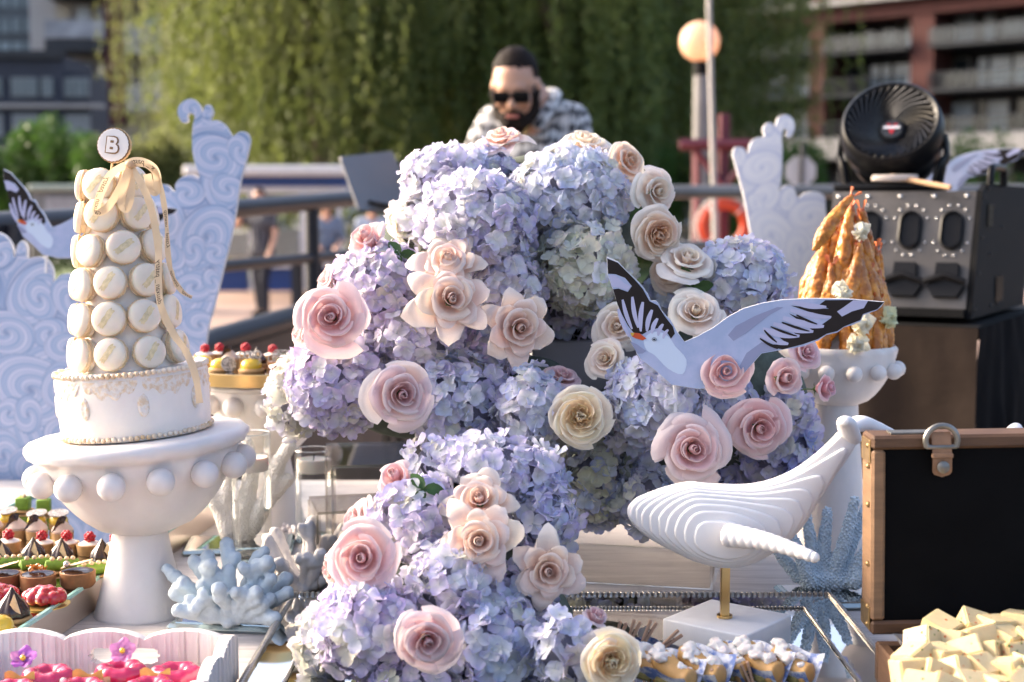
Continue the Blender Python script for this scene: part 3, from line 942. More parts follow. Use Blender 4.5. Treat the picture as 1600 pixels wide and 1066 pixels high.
for s in (-1, 1):
    capsule(bd, (s * .074, -.0, -.01), (s * .062, -.030, -.078), .016, .026, 8, 3)
    capsule(bd, (s * .062, -.03, -.078), (s * .02, -.075, -.10), .026, .03, 8, 3)
    capsule(bd, (s * .006, -.103, -.045), (s * .032, -.088, -.062), .0075, .010, 8, 3)
me = remesh(bd, .006, 3); displace(me, lambda c, n: .004 * noise.noise(c * 70)); link('beard', finish(me, HAIR, HL), dj)
q = MB(); capsule(q, (-.016, -.1035, -.064), (.016, -.1035, -.064), .0075, .0075, 8, 3); link('lips', finish(q.mesh('lips', []), pm('lip', (.42, .15, .12), .4), HL), dj)
q = MB()                                                  # sunglasses
for s in (-1, 1):
    q.box((s * .036, -.103, .008), (.058, .010, .042), bev=.009, seg=2)
    q.box((s * .074, -.045, .014), (.006, .115, .012), bev=.002)
q.box((0, -.108, .014), (.022, .008, .010), bev=.002)
link('sunglasses', finish(q.mesh('sunglasses', [], angle=60), BLACKP, HL, smooth=True), dj)
q = MB(); 
for s in (-1, 1):
    pts = [(s * .06, .07, 1.56), (s * .095, -.02, 1.535), (s * .085, -.10, 1.475), (s * .045, -.135, 1.41)]
    q.tube(spline(pts, 5), [.022] * 10 + [.028] * 5 + [.02], 8, flat=.35)
link('collar', finish(q.mesh('collar', []), MATS.get('patterned_shirt') or bpy.data.materials['patterned_shirt']), dj)
q = MB(); q.tube(spline([(-.05, -.02, 1.535), (-.03, -.115, 1.45), (0, -.148, 1.36)], 6), .006, 6); q.tube(spline([(.05, -.02, 1.535), (.03, -.115, 1.45), (0, -.148, 1.36)], 6), .006, 6)
link('neck_chain', finish(q.mesh('neck_chain', []), pm('gold_trim', (.55, .38, .16), .4, metal=.6)), dj)

# striped pedestrian on the plaza
def stripes():
    m = bpy.data.materials.new('pinstripe'); m.use_nodes = True
    nt = m.node_tree; b = nt.nodes['Principled BSDF']
    tc = nt.nodes.new('ShaderNodeTexCoord'); w = nt.nodes.new('ShaderNodeTexWave'); w.bands_direction = 'X'; w.inputs['Scale'].default_value = 6.5
    r = nt.nodes.new('ShaderNodeValToRGB'); r.color_ramp.elements[0].position = .80; r.color_ramp.elements[0].color = (.012, .014, .022, 1); r.color_ramp.elements[1].position = .95; r.color_ramp.elements[1].color = (.22, .23, .26, 1)
    nt.links.new(tc.outputs['Object'], w.inputs[0]); nt.links.new(w.outputs['Fac'], r.inputs[0]); nt.links.new(r.outputs[0], b.inputs['Base Color']); b.inputs['Roughness'].default_value = .85
    return m
NAVYC = pm('navy_cloth', (.012, .014, .024), .85, var=.2, vscale=8)
J = fig(); J['el_r'] = (-.30, -.16, 1.28); J['wr_r'] = (-.12, -.22, 1.50)
J['kn_l'] = (.09, -.06, .50); J['an_l'] = (.08, -.02, .09); J['an_r'] = (-.09, .10, .09); J['kn_r'] = (-.09, .04, .5)
YP = 20.0
person('person', 'standing person in dark pinstriped top and navy trousers beyond the railing, one arm raised', (XP(408, YP), YP, -.14), R_(-25), J, dict(top=stripes(), bottom=NAVYC, sleeve=.55), HAIR, scale=1.0, voxel=.02)
def seated():
    J = fig()
    dz = -.46
    for k in ('head', 'neck', 'chest', 'pelvis', 'sh_l', 'sh_r', 'el_l', 'el_r', 'wr_l', 'wr_r', 'hip_l', 'hip_r'):
        p = J[k]; J[k] = (p[0], p[1], p[2] + dz)
    J['kn_l'] = (.13, -.42, .50); J['kn_r'] = (-.13, -.42, .50); J['an_l'] = (.14, -.44, .09); J['an_r'] = (-.14, -.44, .09)
    J['wr_l'] = (.14, -.34, .60); J['wr_r'] = (-.14, -.34, .60)
    return J
bench_y = 21.6
for px, lab, top in ((511, 'seated person in blue-grey jacket and white shirt seen under the top rail', pm('bluegrey_cloth', (.16, .20, .27), .85, var=.2)),
                     (582, 'seated person in pale blue shirt seen below the laptop', pm('paleblue_cloth', (.42, .47, .55), .85, var=.1))):
    person('person', lab, (XP(px, bench_y), bench_y, .22), R_(10), seated(), dict(top=top, bottom=NAVYC, sleeve=.95), HAIR, scale=.98, voxel=.022)
bn = thing('bench', 'grey plaza bench carrying the two seated people', 'bench', (XP(546, bench_y), bench_y, -.14))
q = MB(); q.box((XP(546, bench_y), bench_y + .05, .58), (1.9, .5, .06), bev=.01); q.build('seat', CONC, bn, smooth=False)
for s in (-.8, .8):
    q = MB(); q.box((XP(546, bench_y) + s, bench_y + .05, .2), (.12, .45, .7)); q.build('leg', CONCG, bn, smooth=False)
# ------------------------------------------------------------------ printed cut-out boards: waves and birds
BOARD = pm('board_edge', (0.70, 0.69, 0.70), 0.55, var=.03)
WAVEP = vcol_mat('wave_print', .42)

def inside(poly, X, Z):
    P = np.array(poly); n = len(P); c = np.zeros(X.shape, bool)
    j = n - 1
    for i in range(n):
        xi, zi = P[i]; xj, zj = P[j]
        m = ((zi > Z) != (zj > Z)) & (X < (xj - xi) * (Z - zi) / (zj - zi + 1e-12) + xi)
        c ^= m
        j = i
    return c

def wave_board(label, outline, Y, spirals, pal, lam, cell=.0017, zmin=.56, thick=.012, stand=True):
    pts = [W(x, y, Y) for x, y in outline]
    poly = [(p.x, p.y) for p in spline([(p.x, p.z, 0) for p in pts], 4, closed=True)]
    poly = [(p[0], max(p[1], .02)) for p in poly]
    cx = sum(p[0] for p in poly) / len(poly)
    t = thing('wave_board', label, 'board', (cx, Y, 0.0), 'wave cut-out boards')
    q = MB(); q.prism(poly, Y, Y + thick); q.build('panel', BOARD, t, smooth=False)
    q = MB(); q.box((cx, Y + .12, .012), (.22, .24, .024), bev=.004); q.box((cx, Y + thick + .012, .25), (.04, .02, .46)); q.build('foot', BOARD, t, smooth=False)
    xs = np.arange(min(p[0] for p in poly), max(p[0] for p in poly), cell); zs = np.arange(max(zmin, min(p[1] for p in poly)), max(p[1] for p in poly), cell)
    X, Z = np.meshgrid(xs, zs)
    ins = inside(poly, X, Z)
    nx, nz = len(xs), len(zs)
    ok = ins[:-1, :-1] & ins[1:, :-1] & ins[:-1, 1:] & ins[1:, 1:]
    jj, ii = np.nonzero(ok)
    quad = np.stack([jj * nx + ii, jj * nx + ii + 1, (jj + 1) * nx + ii + 1, (jj + 1) * nx + ii], 1)
    used, invx = np.unique(quad, return_inverse=True)
    quad = invx.reshape(-1, 4)
    x = X.ravel()[used]; z = Z.ravel()[used]
    pu = 1.0 / S(W(outline[0][0], outline[0][1], Y))
    val = np.zeros(len(x)); deep = np.zeros(len(x)); band = np.zeros(len(x)); best = np.full(len(x), 1e9); owner = np.zeros(len(x), bool)
    for (sx, sy, sr, hand) in spirals:
        c = W(sx, sy, Y); r = sr / pu
        dx, dz = x - c.x, z - c.z
        sq = 1 + .16 * np.cos(2 * np.arctan2(dz, dx) + sx)
        d = np.sqrt(dx * dx + dz * dz) * sq; th = np.arctan2(dz, dx)
        gap = d - r
        take = (gap < 0) | (~owner & (gap < best))
        ph = d / (lam / pu) + hand * th / (2 * PI) * 5
        v = .5 + .5 * np.cos(2 * PI * ph)
        b2 = .5 + .5 * np.cos(2 * PI * (d / (lam * 3.0 / pu) + hand * th / (2 * PI) * 2) + 1.0)
        dp = np.clip(1 - d / (r * .22), 0, 1) ** 1.2 * .8 + np.exp(-(np.abs(gap) * pu / 1.6) ** 2) * .5
        dp = np.where(gap > 0, np.clip(.3 - gap / (r * 2), 0, .3) * 1.2 + np.exp(-(np.abs(gap) * pu / 2.0) ** 2) * .5, dp)
        val = np.where(take, v, val); deep = np.where(take, dp, deep); band = np.where(take, b2, band)
        best = np.where(gap < best, gap, best)
        owner |= gap < 0
    light, mid, dark = [np.array(c) for c in pal]
    base = light[None] * (1 - band[:, None] * .62) + mid[None] * band[:, None] * .62
    colr = base * (1 - (1 - val[:, None]) * .6) + mid[None] * (1 - val[:, None]) * .6
    k = np.clip(deep, 0, 1)[:, None] * .75
    colr = colr * (1 - k) + dark[None] * k
    me = bpy.data.meshes.new('wave_print')
    n = len(x)
    v3 = np.stack([x - cx, np.full(n, -.0012), z], 1)
    me.vertices.add(n); me.vertices.foreach_set('co', v3.ravel().astype(np.float32))
    nq = len(quad)
    me.loops.add(nq * 4); me.loops.foreach_set('vertex_index', quad.ravel().astype(np.int32))
    me.polygons.add(nq); me.polygons.foreach_set('loop_start', np.arange(0, nq * 4, 4, dtype=np.int32))
    me.update(calc_edges=True)
    ca = me.color_attributes.new('print', 'FLOAT_COLOR', 'POINT')
    ca.data.foreach_set('color', np.concatenate([colr, np.ones((n, 1))], 1).ravel().astype(np.float32))
    me.materials.append(WAVEP)
    link('wave_print', me, t)
    return t

PAL = ((.57, .58, .71), (.22, .34, .55), (.05, .13, .31))
wave_board('tall blue swirl wave board right of the macaron tower',
           [(285, 192), (278, 180), (279, 166), (290, 156), (302, 155), (313, 166), (316, 176), (320, 166), (328, 164), (333, 176), (329, 188), (340, 188), (352, 196),
            (360, 208), (364, 213), (374, 206), (385, 207), (391, 219), (388, 238), (383, 258), (375, 290), (370, 325), (362, 370), (352, 410), (345, 440), (335, 480),
            (322, 540), (318, 700), (318, 1290), (196, 1290), (196, 500), (208, 350), (224, 308), (240, 291), (260, 289), (273, 300), (274, 288), (284, 277), (300, 273), (311, 277), (306, 260),
            (301, 240), (300, 215), (301, 196), (304, 183), (299, 177), (293, 181), (294, 190)], 2.84,
           [(250, 420, 90, 1), (330, 420, 60, 1), (280, 560, 90, -1), (345, 290, 34, -1), (337, 247, 40, 1), (298, 172, 19, 1), (324, 177, 9, -1), (376, 235, 22, -1), (292, 303, 25, -1), (356, 295, 26, 1),
            (250, 335, 40, 1), (322, 370, 48, 1), (336, 396, 20, -1), (302, 392, 22, 1), (304, 448, 30, -1), (262, 400, 26, -1), (332, 440, 18, 1), (312, 508, 28, 1), (270, 480, 24, 1), (250, 540, 34, -1)],
           PAL, 6.2)
wave_board('wide blue swirl wave board behind the cake at the left edge',
           [(-190, 420), (-150, 390), (-100, 405), (-60, 372), (-20, 362), (4, 366), (17, 380), (23, 402), (26, 386), (34, 376), (42, 386), (43, 404), (52, 402), (70, 403), (82, 420), (84, 440), (94, 430), (112, 428), (132, 440),
            (150, 470), (165, 560), (170, 800), (170, 1290), (-190, 1290), (-200, 700)], 2.82,
           [(-60, 600, 120, 1), (100, 640, 110, -1), (0, 900, 120, 1), (58, 460, 47, 1), (62, 468, 30, 1), (34, 388, 11, -1), (2, 398, 22, 1), (112, 465, 34, -1), (78, 520, 26, -1), (10, 520, 40, 1), (104, 545, 30, 1),
            (48, 610, 62, 1), (14, 645, 24, -1), (44, 648, 26, 1), (95, 600, 34, -1), (6, 712, 36, 1), (60, 730, 40, -1), (105, 690, 36, 1), (150, 520, 30, 1), (-60, 450, 50, 1), (-80, 560, 60, -1), (20, 800, 50, -1), (110, 790, 44, 1)],
           PAL, 6.4)
PALW = ((.93, .91, .91), (.76, .76, .83), (.42, .46, .66))
wave_board('white swirl wave board left of the shrimp tower',
           [(1145, 240), (1150, 230), (1162, 231), (1168, 240), (1173, 223), (1183, 215), (1194, 213), (1192, 201), (1199, 192), (1207, 193), (1211, 198), (1216, 184), (1228, 179), (1239, 186), (1242, 201),
            (1235, 215), (1228, 213), (1230, 206), (1225, 202), (1222, 214), (1223, 240), (1221, 282), (1217, 298), (1228, 290), (1241, 294), (1247, 309), (1256, 303), (1272, 299), (1288, 306), (1291, 331), (1300, 420),
            (1305, 560), (1310, 1050), (1190, 1050), (1192, 480), (1180, 400), (1172, 362), (1162, 306), (1150, 262)], 3.7,
           [(1240, 420, 90, 1), (1220, 500, 90, -1), (1190, 262, 28, 1), (1156, 246, 12, -1), (1228, 196, 14, -1), (1200, 202, 8, 1), (1195, 310, 24, -1), (1232, 312, 16, 1), (1266, 338, 30, 1), (1180, 318, 14, 1),
            (1205, 368, 40, 1), (1205, 392, 20, -1), (1250, 390, 28, -1), (1275, 420, 30, 1)], PALW, 5.0, cell=.0022)

BB = pm('bird_blue', (.31, .39, .59), .45, var=.05, vscale=18, col2=(.39, .44, .63))
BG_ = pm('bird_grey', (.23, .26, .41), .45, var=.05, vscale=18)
BK = pm('bird_black', (.018, .014, .014), .45, spec=.25, var=.2, vscale=20)
BF = pm('bird_feather', (.40, .42, .61), .45, var=.05, vscale=18)
BR = pm('bird_beak', (.50, .075, .02), .45)
BY = pm('bird_beak_tip', (.55, .36, .05), .45)
BLT = pm('bird_head', (.50, .60, .76), .45, var=.03)
ZX = lambda x, y: (930 + x / 3.556, 380 + y / 3.556)
s0 = S(W(987, 521, 1.84))
def BL(x, y):
    px, py = ZX(x, y)
    return ((px - 986.2) * s0, -(py - 520) * s0)
def smooth_poly(pts, n=4):
    return [(p.x, p.y) for p in spline([(x, y, 0) for x, y in pts], n, closed=True)]
def bird(label, M):
    t = thing('bird_board', label, 'board', M=M, group='printed flying bird cut-outs')
    out = [(64, 86), (95, 100), (125, 112), (160, 150), (215, 202), (240, 225), (265, 255), (290, 290), (302, 322), (330, 322), (348, 342), (360, 372), (385, 402), (410, 425), (428, 455), (440, 480), (487, 545),
           (560, 512), (640, 466), (720, 405), (800, 360), (900, 330), (1000, 312), (1150, 302), (1350, 303), (1537, 318), (1520, 345), (1500, 362), (1430, 388), (1420, 420), (1380, 440), (1330, 455), (1300, 482), (1240, 497), (1200, 527), (1120, 560),
           (1050, 572), (990, 584), (900, 602), (860, 650), (790, 730), (700, 790), (560, 800), (420, 780), (330, 700), (250, 640), (232, 612), (200, 540), (160, 450), (130, 360), (98, 262), (70, 180)]
    poly = [BL(*p) for p in out]
    q = MB(); q.prism(poly, 0, .006); q.build('panel', BOARD, t, smooth=False, world=False)
    cxm, czm = BL(560, 600)
    q = MB(); q.prism([(cxm + (x - cxm) * .994, czm + (z - czm) * .988) for x, z in poly], -.0006, -.0001)
    pr = q.build('print_body', BB, t, smooth=False, world=False)
    lay = [0]
    def patch(name, pts, mat, sm=True, d=1):
        P = [BL(*p) for p in (smooth_poly(pts, 3) if sm else pts)]
        q = MB(); q.prism(P, -.0006 - .00035 * d, -.0006 - .00035 * (d - 1)); return q.build(name, mat, pr, smooth=False, world=False)
    def streak(name, p0, p1, w, mat, d=2, n=8):
        a, c = Vector(p0), Vector(p1); dv = (c - a); nn = Vector((-dv.y, dv.x)).normalized()
        L_, R = [], []
        for i in range(n + 1):
            f = i / n; ww = w * .5 * math.sin(PI * min(.12 + f * .8, 1)) ** .7
            bend = nn * (math.sin(PI * f) * w * .25)
            L_.append(a + dv * f + nn * ww + bend); R.append(a + dv * f - nn * ww + bend)
        patch(name, [(p.x, p.y) for p in L_ + R[::-1]], mat, False, d)
    patch('wing_black', [(67, 95), (125, 118), (215, 207), (260, 258), (298, 325), (342, 347), (380, 405), (425, 462), (436, 500), (415, 528), (398, 500), (352, 470), (305, 480), (262, 505), (215, 500), (182, 460), (150, 400), (125, 345), (100, 262), (130, 258), (180, 276), (202, 244), (165, 200), (112, 180), (72, 178)], BK, False)
    patch('wing_white', [(78, 184), (112, 186), (165, 232), (198, 245), (180, 270), (120, 250), (92, 250)], BF, False)
    for a, c, w in (((152, 318), (205, 478), 22), ((205, 302), (238, 470), 24), ((262, 330), (252, 490), 26), ((312, 372), (285, 490), 26), ((342, 418), (312, 500), 24), ((372, 448), (345, 512), 22), ((400, 478), (372, 528), 18), ((128, 368), (190, 520), 22)):
        streak('feather', a, c, w, BF)
    patch('wing_black', [(1230, 312), (1380, 309), (1534, 320), (1500, 357), (1426, 384), (1414, 416), (1330, 451), (1296, 476), (1240, 491), (1195, 520), (1110, 551), (1010, 578), (945, 566), (905, 530), (960, 552), (1040, 552), (940, 470), (1000, 474), (1050, 500), (1095, 508),
                         (1000, 432), (1080, 452), (1172, 478), (1040, 384), (1130, 420), (1210, 445), (1260, 408), (1160, 380), (1050, 342), (1150, 352), (1250, 358), (1200, 335)], BK, False)
    for a, c, w in (((1060, 322), (1235, 348), 30), ((1048, 366), (1262, 402), 30), ((1010, 408), (1225, 452), 38), ((960, 440), (1170, 480), 34), ((905, 470), (1098, 505), 36), ((890, 500), (1040, 548), 32)):
        streak('feather', a, c, w, BF)
    for a, c in (((1100, 352), (1260, 392)), ((1080, 392), (1190, 440)), ((1005, 432), (1150, 478)), ((945, 456), (1085, 505)), ((912, 475), (980, 540)), ((890, 520), (985, 575))):
        streak('feather_edge', a, c, 13, BK, 3)
    patch('wing_white', [(1292, 372), (1330, 345), (1375, 311), (1452, 312), (1430, 352), (1370, 370), (1318, 398)], BF, False, 2)
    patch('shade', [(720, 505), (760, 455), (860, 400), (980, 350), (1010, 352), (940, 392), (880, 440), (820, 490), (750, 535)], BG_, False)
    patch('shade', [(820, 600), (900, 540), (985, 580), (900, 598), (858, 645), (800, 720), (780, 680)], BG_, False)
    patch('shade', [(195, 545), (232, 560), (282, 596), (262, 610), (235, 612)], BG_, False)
    patch('head', [(268, 540), (290, 508), (325, 492), (370, 496), (410, 525), (440, 570), (500, 640), (480, 720), (400, 690), (330, 620), (285, 592)], BLT)
    patch('beak', [(198, 497), (245, 500), (283, 528), (262, 538), (225, 528), (205, 518)], BR, False, 3)
    patch('beak_tip', [(196, 498), (218, 497), (212, 512), (203, 517)], BY, False, 4)
    for r, mt, d in ((13, BK, 4), (10, BLT, 5), (6.5, BK, 6)):
        patch('eye', [(325 + r * math.cos(a), 532 + r * .8 * math.sin(a)) for a in np.linspace(0, 2 * PI, 13)[:-1]], mt, False, d)
    q = MB(); cx0, cz0 = BL(440, 740); q.tube([(cx0, .009, cz0 + .03), (cx0, .009, cz0 - .045)], .003, 6); q.build('stake', BOARD, t, world=False)
    return t
bird('white-blue bird board with spread wings between cream roses in the middle', Matrix.Translation(W(986.2, 520, 1.80)) @ Matrix.Rotation(R_(-8), 4, 'Z'))
bird('blurred blue bird board at the left edge above the wave board', Matrix.Translation(W(28, 343, 2.805)) @ Matrix.Rotation(R_(4), 4, 'Y'))
bird('pale bird wing board rising behind the black metal machine', Matrix.Translation(W(1410, 268, 3.72)) @ Matrix.Rotation(R_(-25), 4, 'Z') @ Matrix.Rotation(R_(-2), 4, 'Y'))

# ------------------------------------------------------------------ DJ equipment
LY = .62
dt = thing('dj_table', 'black table hidden behind the flowers carrying laptop and mixer', 'table', (0.0, 4.15 + LY, 0))
q = MB(); q.box((0.08, 4.15 + LY, 1.03), (1.1, .6, .04), bev=.004); q.build('table_top', BLACKM, dt, smooth=False)
for sx in (-.4, .56):
    for sy in (-.25, .25):
        q = MB(); q.tube([(sx, 4.15 + LY + sy, 1.01), (sx, 4.15 + LY + sy, -.02)], .016, 8); q.build('leg', STEEL, dt)
mxr = thing('dj_mixer', 'black mixing deck on the table below the laptop', 'mixer', (-.1, 4.2 + LY, 1.05))
q = MB(); q.box((-.05, 4.2 + LY, 1.085), (.7, .32, .07), bev=.006); q.build('case', BLACKM, mxr, smooth=False)
for i in range(8):
    q = MB(); q.lathe([(.011, 1.12), (.009, 1.142), (.0, 1.142)], 10, Matrix.Translation((-.33 + i * .08, 4.13 + LY, 0))); q.build('knob', STEEL, mxr)
for sx in (-.26, .16):
    q = MB(); q.lathe([(.075, 1.12), (.075, 1.128), (.0, 1.13)], 24, Matrix.Translation((sx, 4.24 + LY, 0))); q.build('jog_wheel', STEEL, mxr)
ls = thing('laptop_stand', 'dark grey laptop stand arms holding the laptop', 'stand', W(600, 345, 4.2 + LY))
a = W(578, 316, 4.1 + LY); c = W(660, 330, 4.28 + LY)
q = MB(); q.tube([a, c], .012, 8, flat=.6); q.build('arm', STEEL, ls)
a2 = W(618, 313, 4.3 + LY); q = MB(); q.tube([a2, a2 + Vector((.08, .05, -.03))], .012, 8, flat=.6); q.build('arm', STEEL, ls)
q = MB(); m_ = (a + c) / 2; q.tube([m_ + Vector((0, 0, -.01)), (m_.x + .03, m_.y + .02, 1.12)], .014, 8); q.build('leg', BLACKM, ls)
tl, tr, br_, bl = W(531, 245, 4.10 + LY), W(613, 236, 4.38 + LY), W(650, 318, 4.32 + LY), W(561, 329, 4.04 + LY)
lt = thing('laptop', 'open grey laptop seen from behind with small dark emblem on its lid', 'laptop', bl)
def slab(P, th):                                          # quad with rounded corners and thickness
    P = [Vector(p) for p in P]
    n = (P[1] - P[0]).cross(P[3] - P[0]).normalized()
    out = []
    for i in range(4):
        p, pv, nx = P[i], P[i - 1], P[(i + 1) % 4]
        a, c = (pv - p).normalized() * .012, (nx - p).normalized() * .012
        for k in range(5):
            f = k / 4
            out.append(p + a * (1 - f) ** 2 + c * f ** 2)
    m = len(out)
    q = MB(); q.add(out + [o + n * th for o in out], [tuple(range(m)), tuple(range(2 * m - 1, m - 1, -1))] + [(i, (i + 1) % m, m + (i + 1) % m, m + i) for i in range(m)])
    return q, n
LAP = pm('laptop_grey', (.20, .195, .20), .5, metal=.4, var=.05, vscale=4)
q, n = slab([tl, tr, br_, bl], .006); q.build('lid', LAP, lt, smooth=False)
if n.y > 0: nf = -n
else: nf = n
off = nf * (.0008 if nf.dot(n) < 0 else .0068)
def lidp(u, v):
    return tl * (1 - u) * (1 - v) + tr * u * (1 - v) + br_ * u * v + bl * (1 - u) * v + off
q = MB()
em = [(.49, .53), (.46, .50), (.45, .46), (.46, .41), (.485, .395), (.50, .405), (.52, .395), (.54, .41), (.53, .44), (.545, .475), (.535, .51), (.515, .53), (.50, .522)]
q.add([lidp(.50 + (u - .50) * 1.9, .50 + (v - .46) * 1.5) for u, v in em], [tuple(range(len(em)))])
lf = [(.50, .385), (.515, .355), (.525, .37)]
q.add([lidp(.50 + (u - .50) * 1.9, .50 + (v - .46) * 1.5) for u, v in lf], [(0, 1, 2)])
q.build('emblem', BLACKP, lt, smooth=False)
back = Vector((.10, .19, -.012))
q, _ = slab([bl + Vector((0, .004, -.004)), br_ + Vector((0, .004, -.004)), br_ + back, bl + back], .012); q.build('keyboard_base', LAP, lt, smooth=False)
sp = thing('speaker', 'small grey and black speaker behind the laptop', 'speaker', W(660, 300, 5.1))
q = MB(); c, s = wbox(636, 700, 248, 330, 5.0, .16); q.box(c, s, bev=.02, seg=2); q.build('case', pm('speaker_grey', (.22, .20, .19), .5), sp)
q = MB(); q.ball((c[0] + .01, 4.995, c[2] + .0), .05, 14, 8, (1, .15, 1)); q.build('cone', BLACKM, sp)
q = MB(); q.tube([(c[0], 5.08, c[2] - s[2] / 2 - .001), (c[0], 5.08, -.02)], .018, 8); q.build('pole', BLACKM, sp)
for k in range(3):
    q = MB(); q.tube([(c[0], 5.08, .35), (c[0] + .3 * math.cos(k * 2.1), 5.08 + .3 * math.sin(k * 2.1), 0)], .01, 6); q.build('leg', BLACKM, sp)

# ------------------------------------------------------------------ machine, its table and the fan (right)
MY = 3.15
C0 = W(1507, 499, MY)
yaw = R_(30)
U = Vector((-math.cos(yaw), math.sin(yaw), 0)); N = Vector((-math.sin(yaw), -math.cos(yaw), 0)); Z = Vector((0, 0, 1))
def mloc(u, n_, z): return C0 + U * u + N * n_ + Z * z
wt = thing('equipment_table', 'tall table draped in brown and black cloth under the metal machine', 'table', (C0.x, C0.y, -.02))
BROWNC = pm('brown_cloth', (.024, .017, .0135), .9, var=.2, vscale=5, bump=.3, bscale=30, spec=.1)
BLACKC = pm('black_cloth', (.0035, .0035, .0045), .9, var=.2, vscale=5, bump=.3, bscale=30, spec=.08)
q = MB(); 
tp = [mloc(-.04, .06, -.012), mloc(.95, .06, -.012), mloc(.95, -.80, -.012), mloc(-.04, -.80, -.012)]
q.add([p for p in tp] + [p - Z * .03 for p in tp], [(0, 1, 2, 3), (7, 6, 5, 4), (0, 4, 5, 1), (1, 5, 6, 2), (2, 6, 7, 3), (3, 7, 4, 0)]); q.build('table_top', BLACKM, wt, smooth=False)
def drape(name, p0, p1, outn, mat, seed, amp=.018):
    rg = random.Random(seed)
    ph = [rg.random() * 6 for _ in range(4)]
    L_ = (p1 - p0).length
    def f(u, v):
        x = u * L_
        d = amp * v ** .7 * (math.sin(x * 24 + ph[0] + 1.2 * v) + .6 * math.sin(x * 47 + ph[1]) + .5 * math.sin(x * 9 + ph[2] + 2 * v)) + .03 * v
        wr = .006 * noise.noise(Vector((x * 14, v * 9, seed))) + .01 * noise.noise(Vector((x * 6 + v * 5, v * 3, seed + 3)))
        return p0.lerp(p1, u) + outn * (d + wr + .004) + Z * (-.006 - v * (p0.z + .0) * .99 + .0)
    q = MB(); q.grid(f, 90, 40); q.build(name, mat, wt, angle=180)
drape('brown_cloth', mloc(-.045, .065, -.008), mloc(.97, .065, -.008), N, BROWNC, 3)
drape('black_cloth', mloc(-.045, .065, -.008), mloc(-.045, -.81, -.008), -U, BLACKC, 5)
mc = thing('effects_machine', 'brushed metal effects machine with three oval ports and black side panel', 'machine', C0)
Ht, Dp, Lm, ln = .285, .62, .330, .085
def fr(u, z): return mloc(u, -ln * z / Ht, z)
nfr = (fr(0, Ht) - fr(0, 0)).cross(U).normalized()
if nfr.dot(N) < 0: nfr = -nfr
q = MB()
P = [fr(0, .006), fr(Lm, .006), fr(Lm, Ht), fr(0, Ht), mloc(0, -Dp, .006), mloc(Lm, -Dp, .006), mloc(Lm, -Dp, Ht), mloc(0, -Dp, Ht)]
q.add(P, [(0, 1, 2, 3), (5, 4, 7, 6), (3, 2, 6, 7), (1, 5, 6, 2), (0, 4, 5, 1), (4, 0, 3, 7)]); q.build('body', STEEL, mc, smooth=False)
q = MB()                                                  # black side panel, proud of the body
sp_ = [(-.012, .0), (-ln * 1.0, Ht * 1.0), (-ln - .05, Ht + .016), (-Dp - .01, Ht + .016), (-Dp - .01, .0)]
q.add([mloc(-.002, a, z) + N * .008 for a, z in sp_] + [mloc(-.014, a, z) + N * .008 for a, z in sp_], [(0, 1, 2, 3, 4), (9, 8, 7, 6, 5)] + [(i, (i + 1) % 5, 5 + (i + 1) % 5, 5 + i) for i in range(5)])
sidep = q.build('side_panel', BLACKM, mc, smooth=False)
for a, z in ((-.03, .02), (-.06, .10), (-.085, .18), (-.095, .27), (-.14, .29), (-.2, .02), (-.28, .02), (-.3, .2), (-.2, .25), (-.17, .14)):
    q = MB(); q.ball(mloc(-.0155, a, z), .0035, 8, 6); q.build('screw', STEEL, sidep)
for z0_, a0_, wv, hv in ((.205, -.135, .055, .05), (.025, -.25, .08, .06)):
    q = MB()
    for i in range(9):
        c = mloc(-.0155, a0_ - i * wv / 9, z0_ + hv / 2); q.add([c + N * x + Z * y + U * -d for d in (0, .002) for x, y in ((-.002, -hv / 2), (.002, -hv / 2), (.002, hv / 2), (-.002, hv / 2))], [(0, 1, 2, 3), (4, 7, 6, 5), (0, 4, 5, 1), (1, 5, 6, 2), (2, 6, 7, 3), (3, 7, 4, 0)])
    q.build('vent', BLACKP, sidep, smooth=False)
q = MB(); q.tube(spline([mloc(-.02, -.13, Ht + .012), mloc(-.02, -.135, Ht + .045), mloc(-.02, -.16, Ht + .055), mloc(-.02, -.25, Ht + .055), mloc(-.02, -.275, Ht + .045), mloc(-.02, -.28, Ht + .012)], 5), .009, 10); q.build('handle', BLACKP, mc)
up_f = (fr(0, Ht) - fr(0, 0)).normalized()
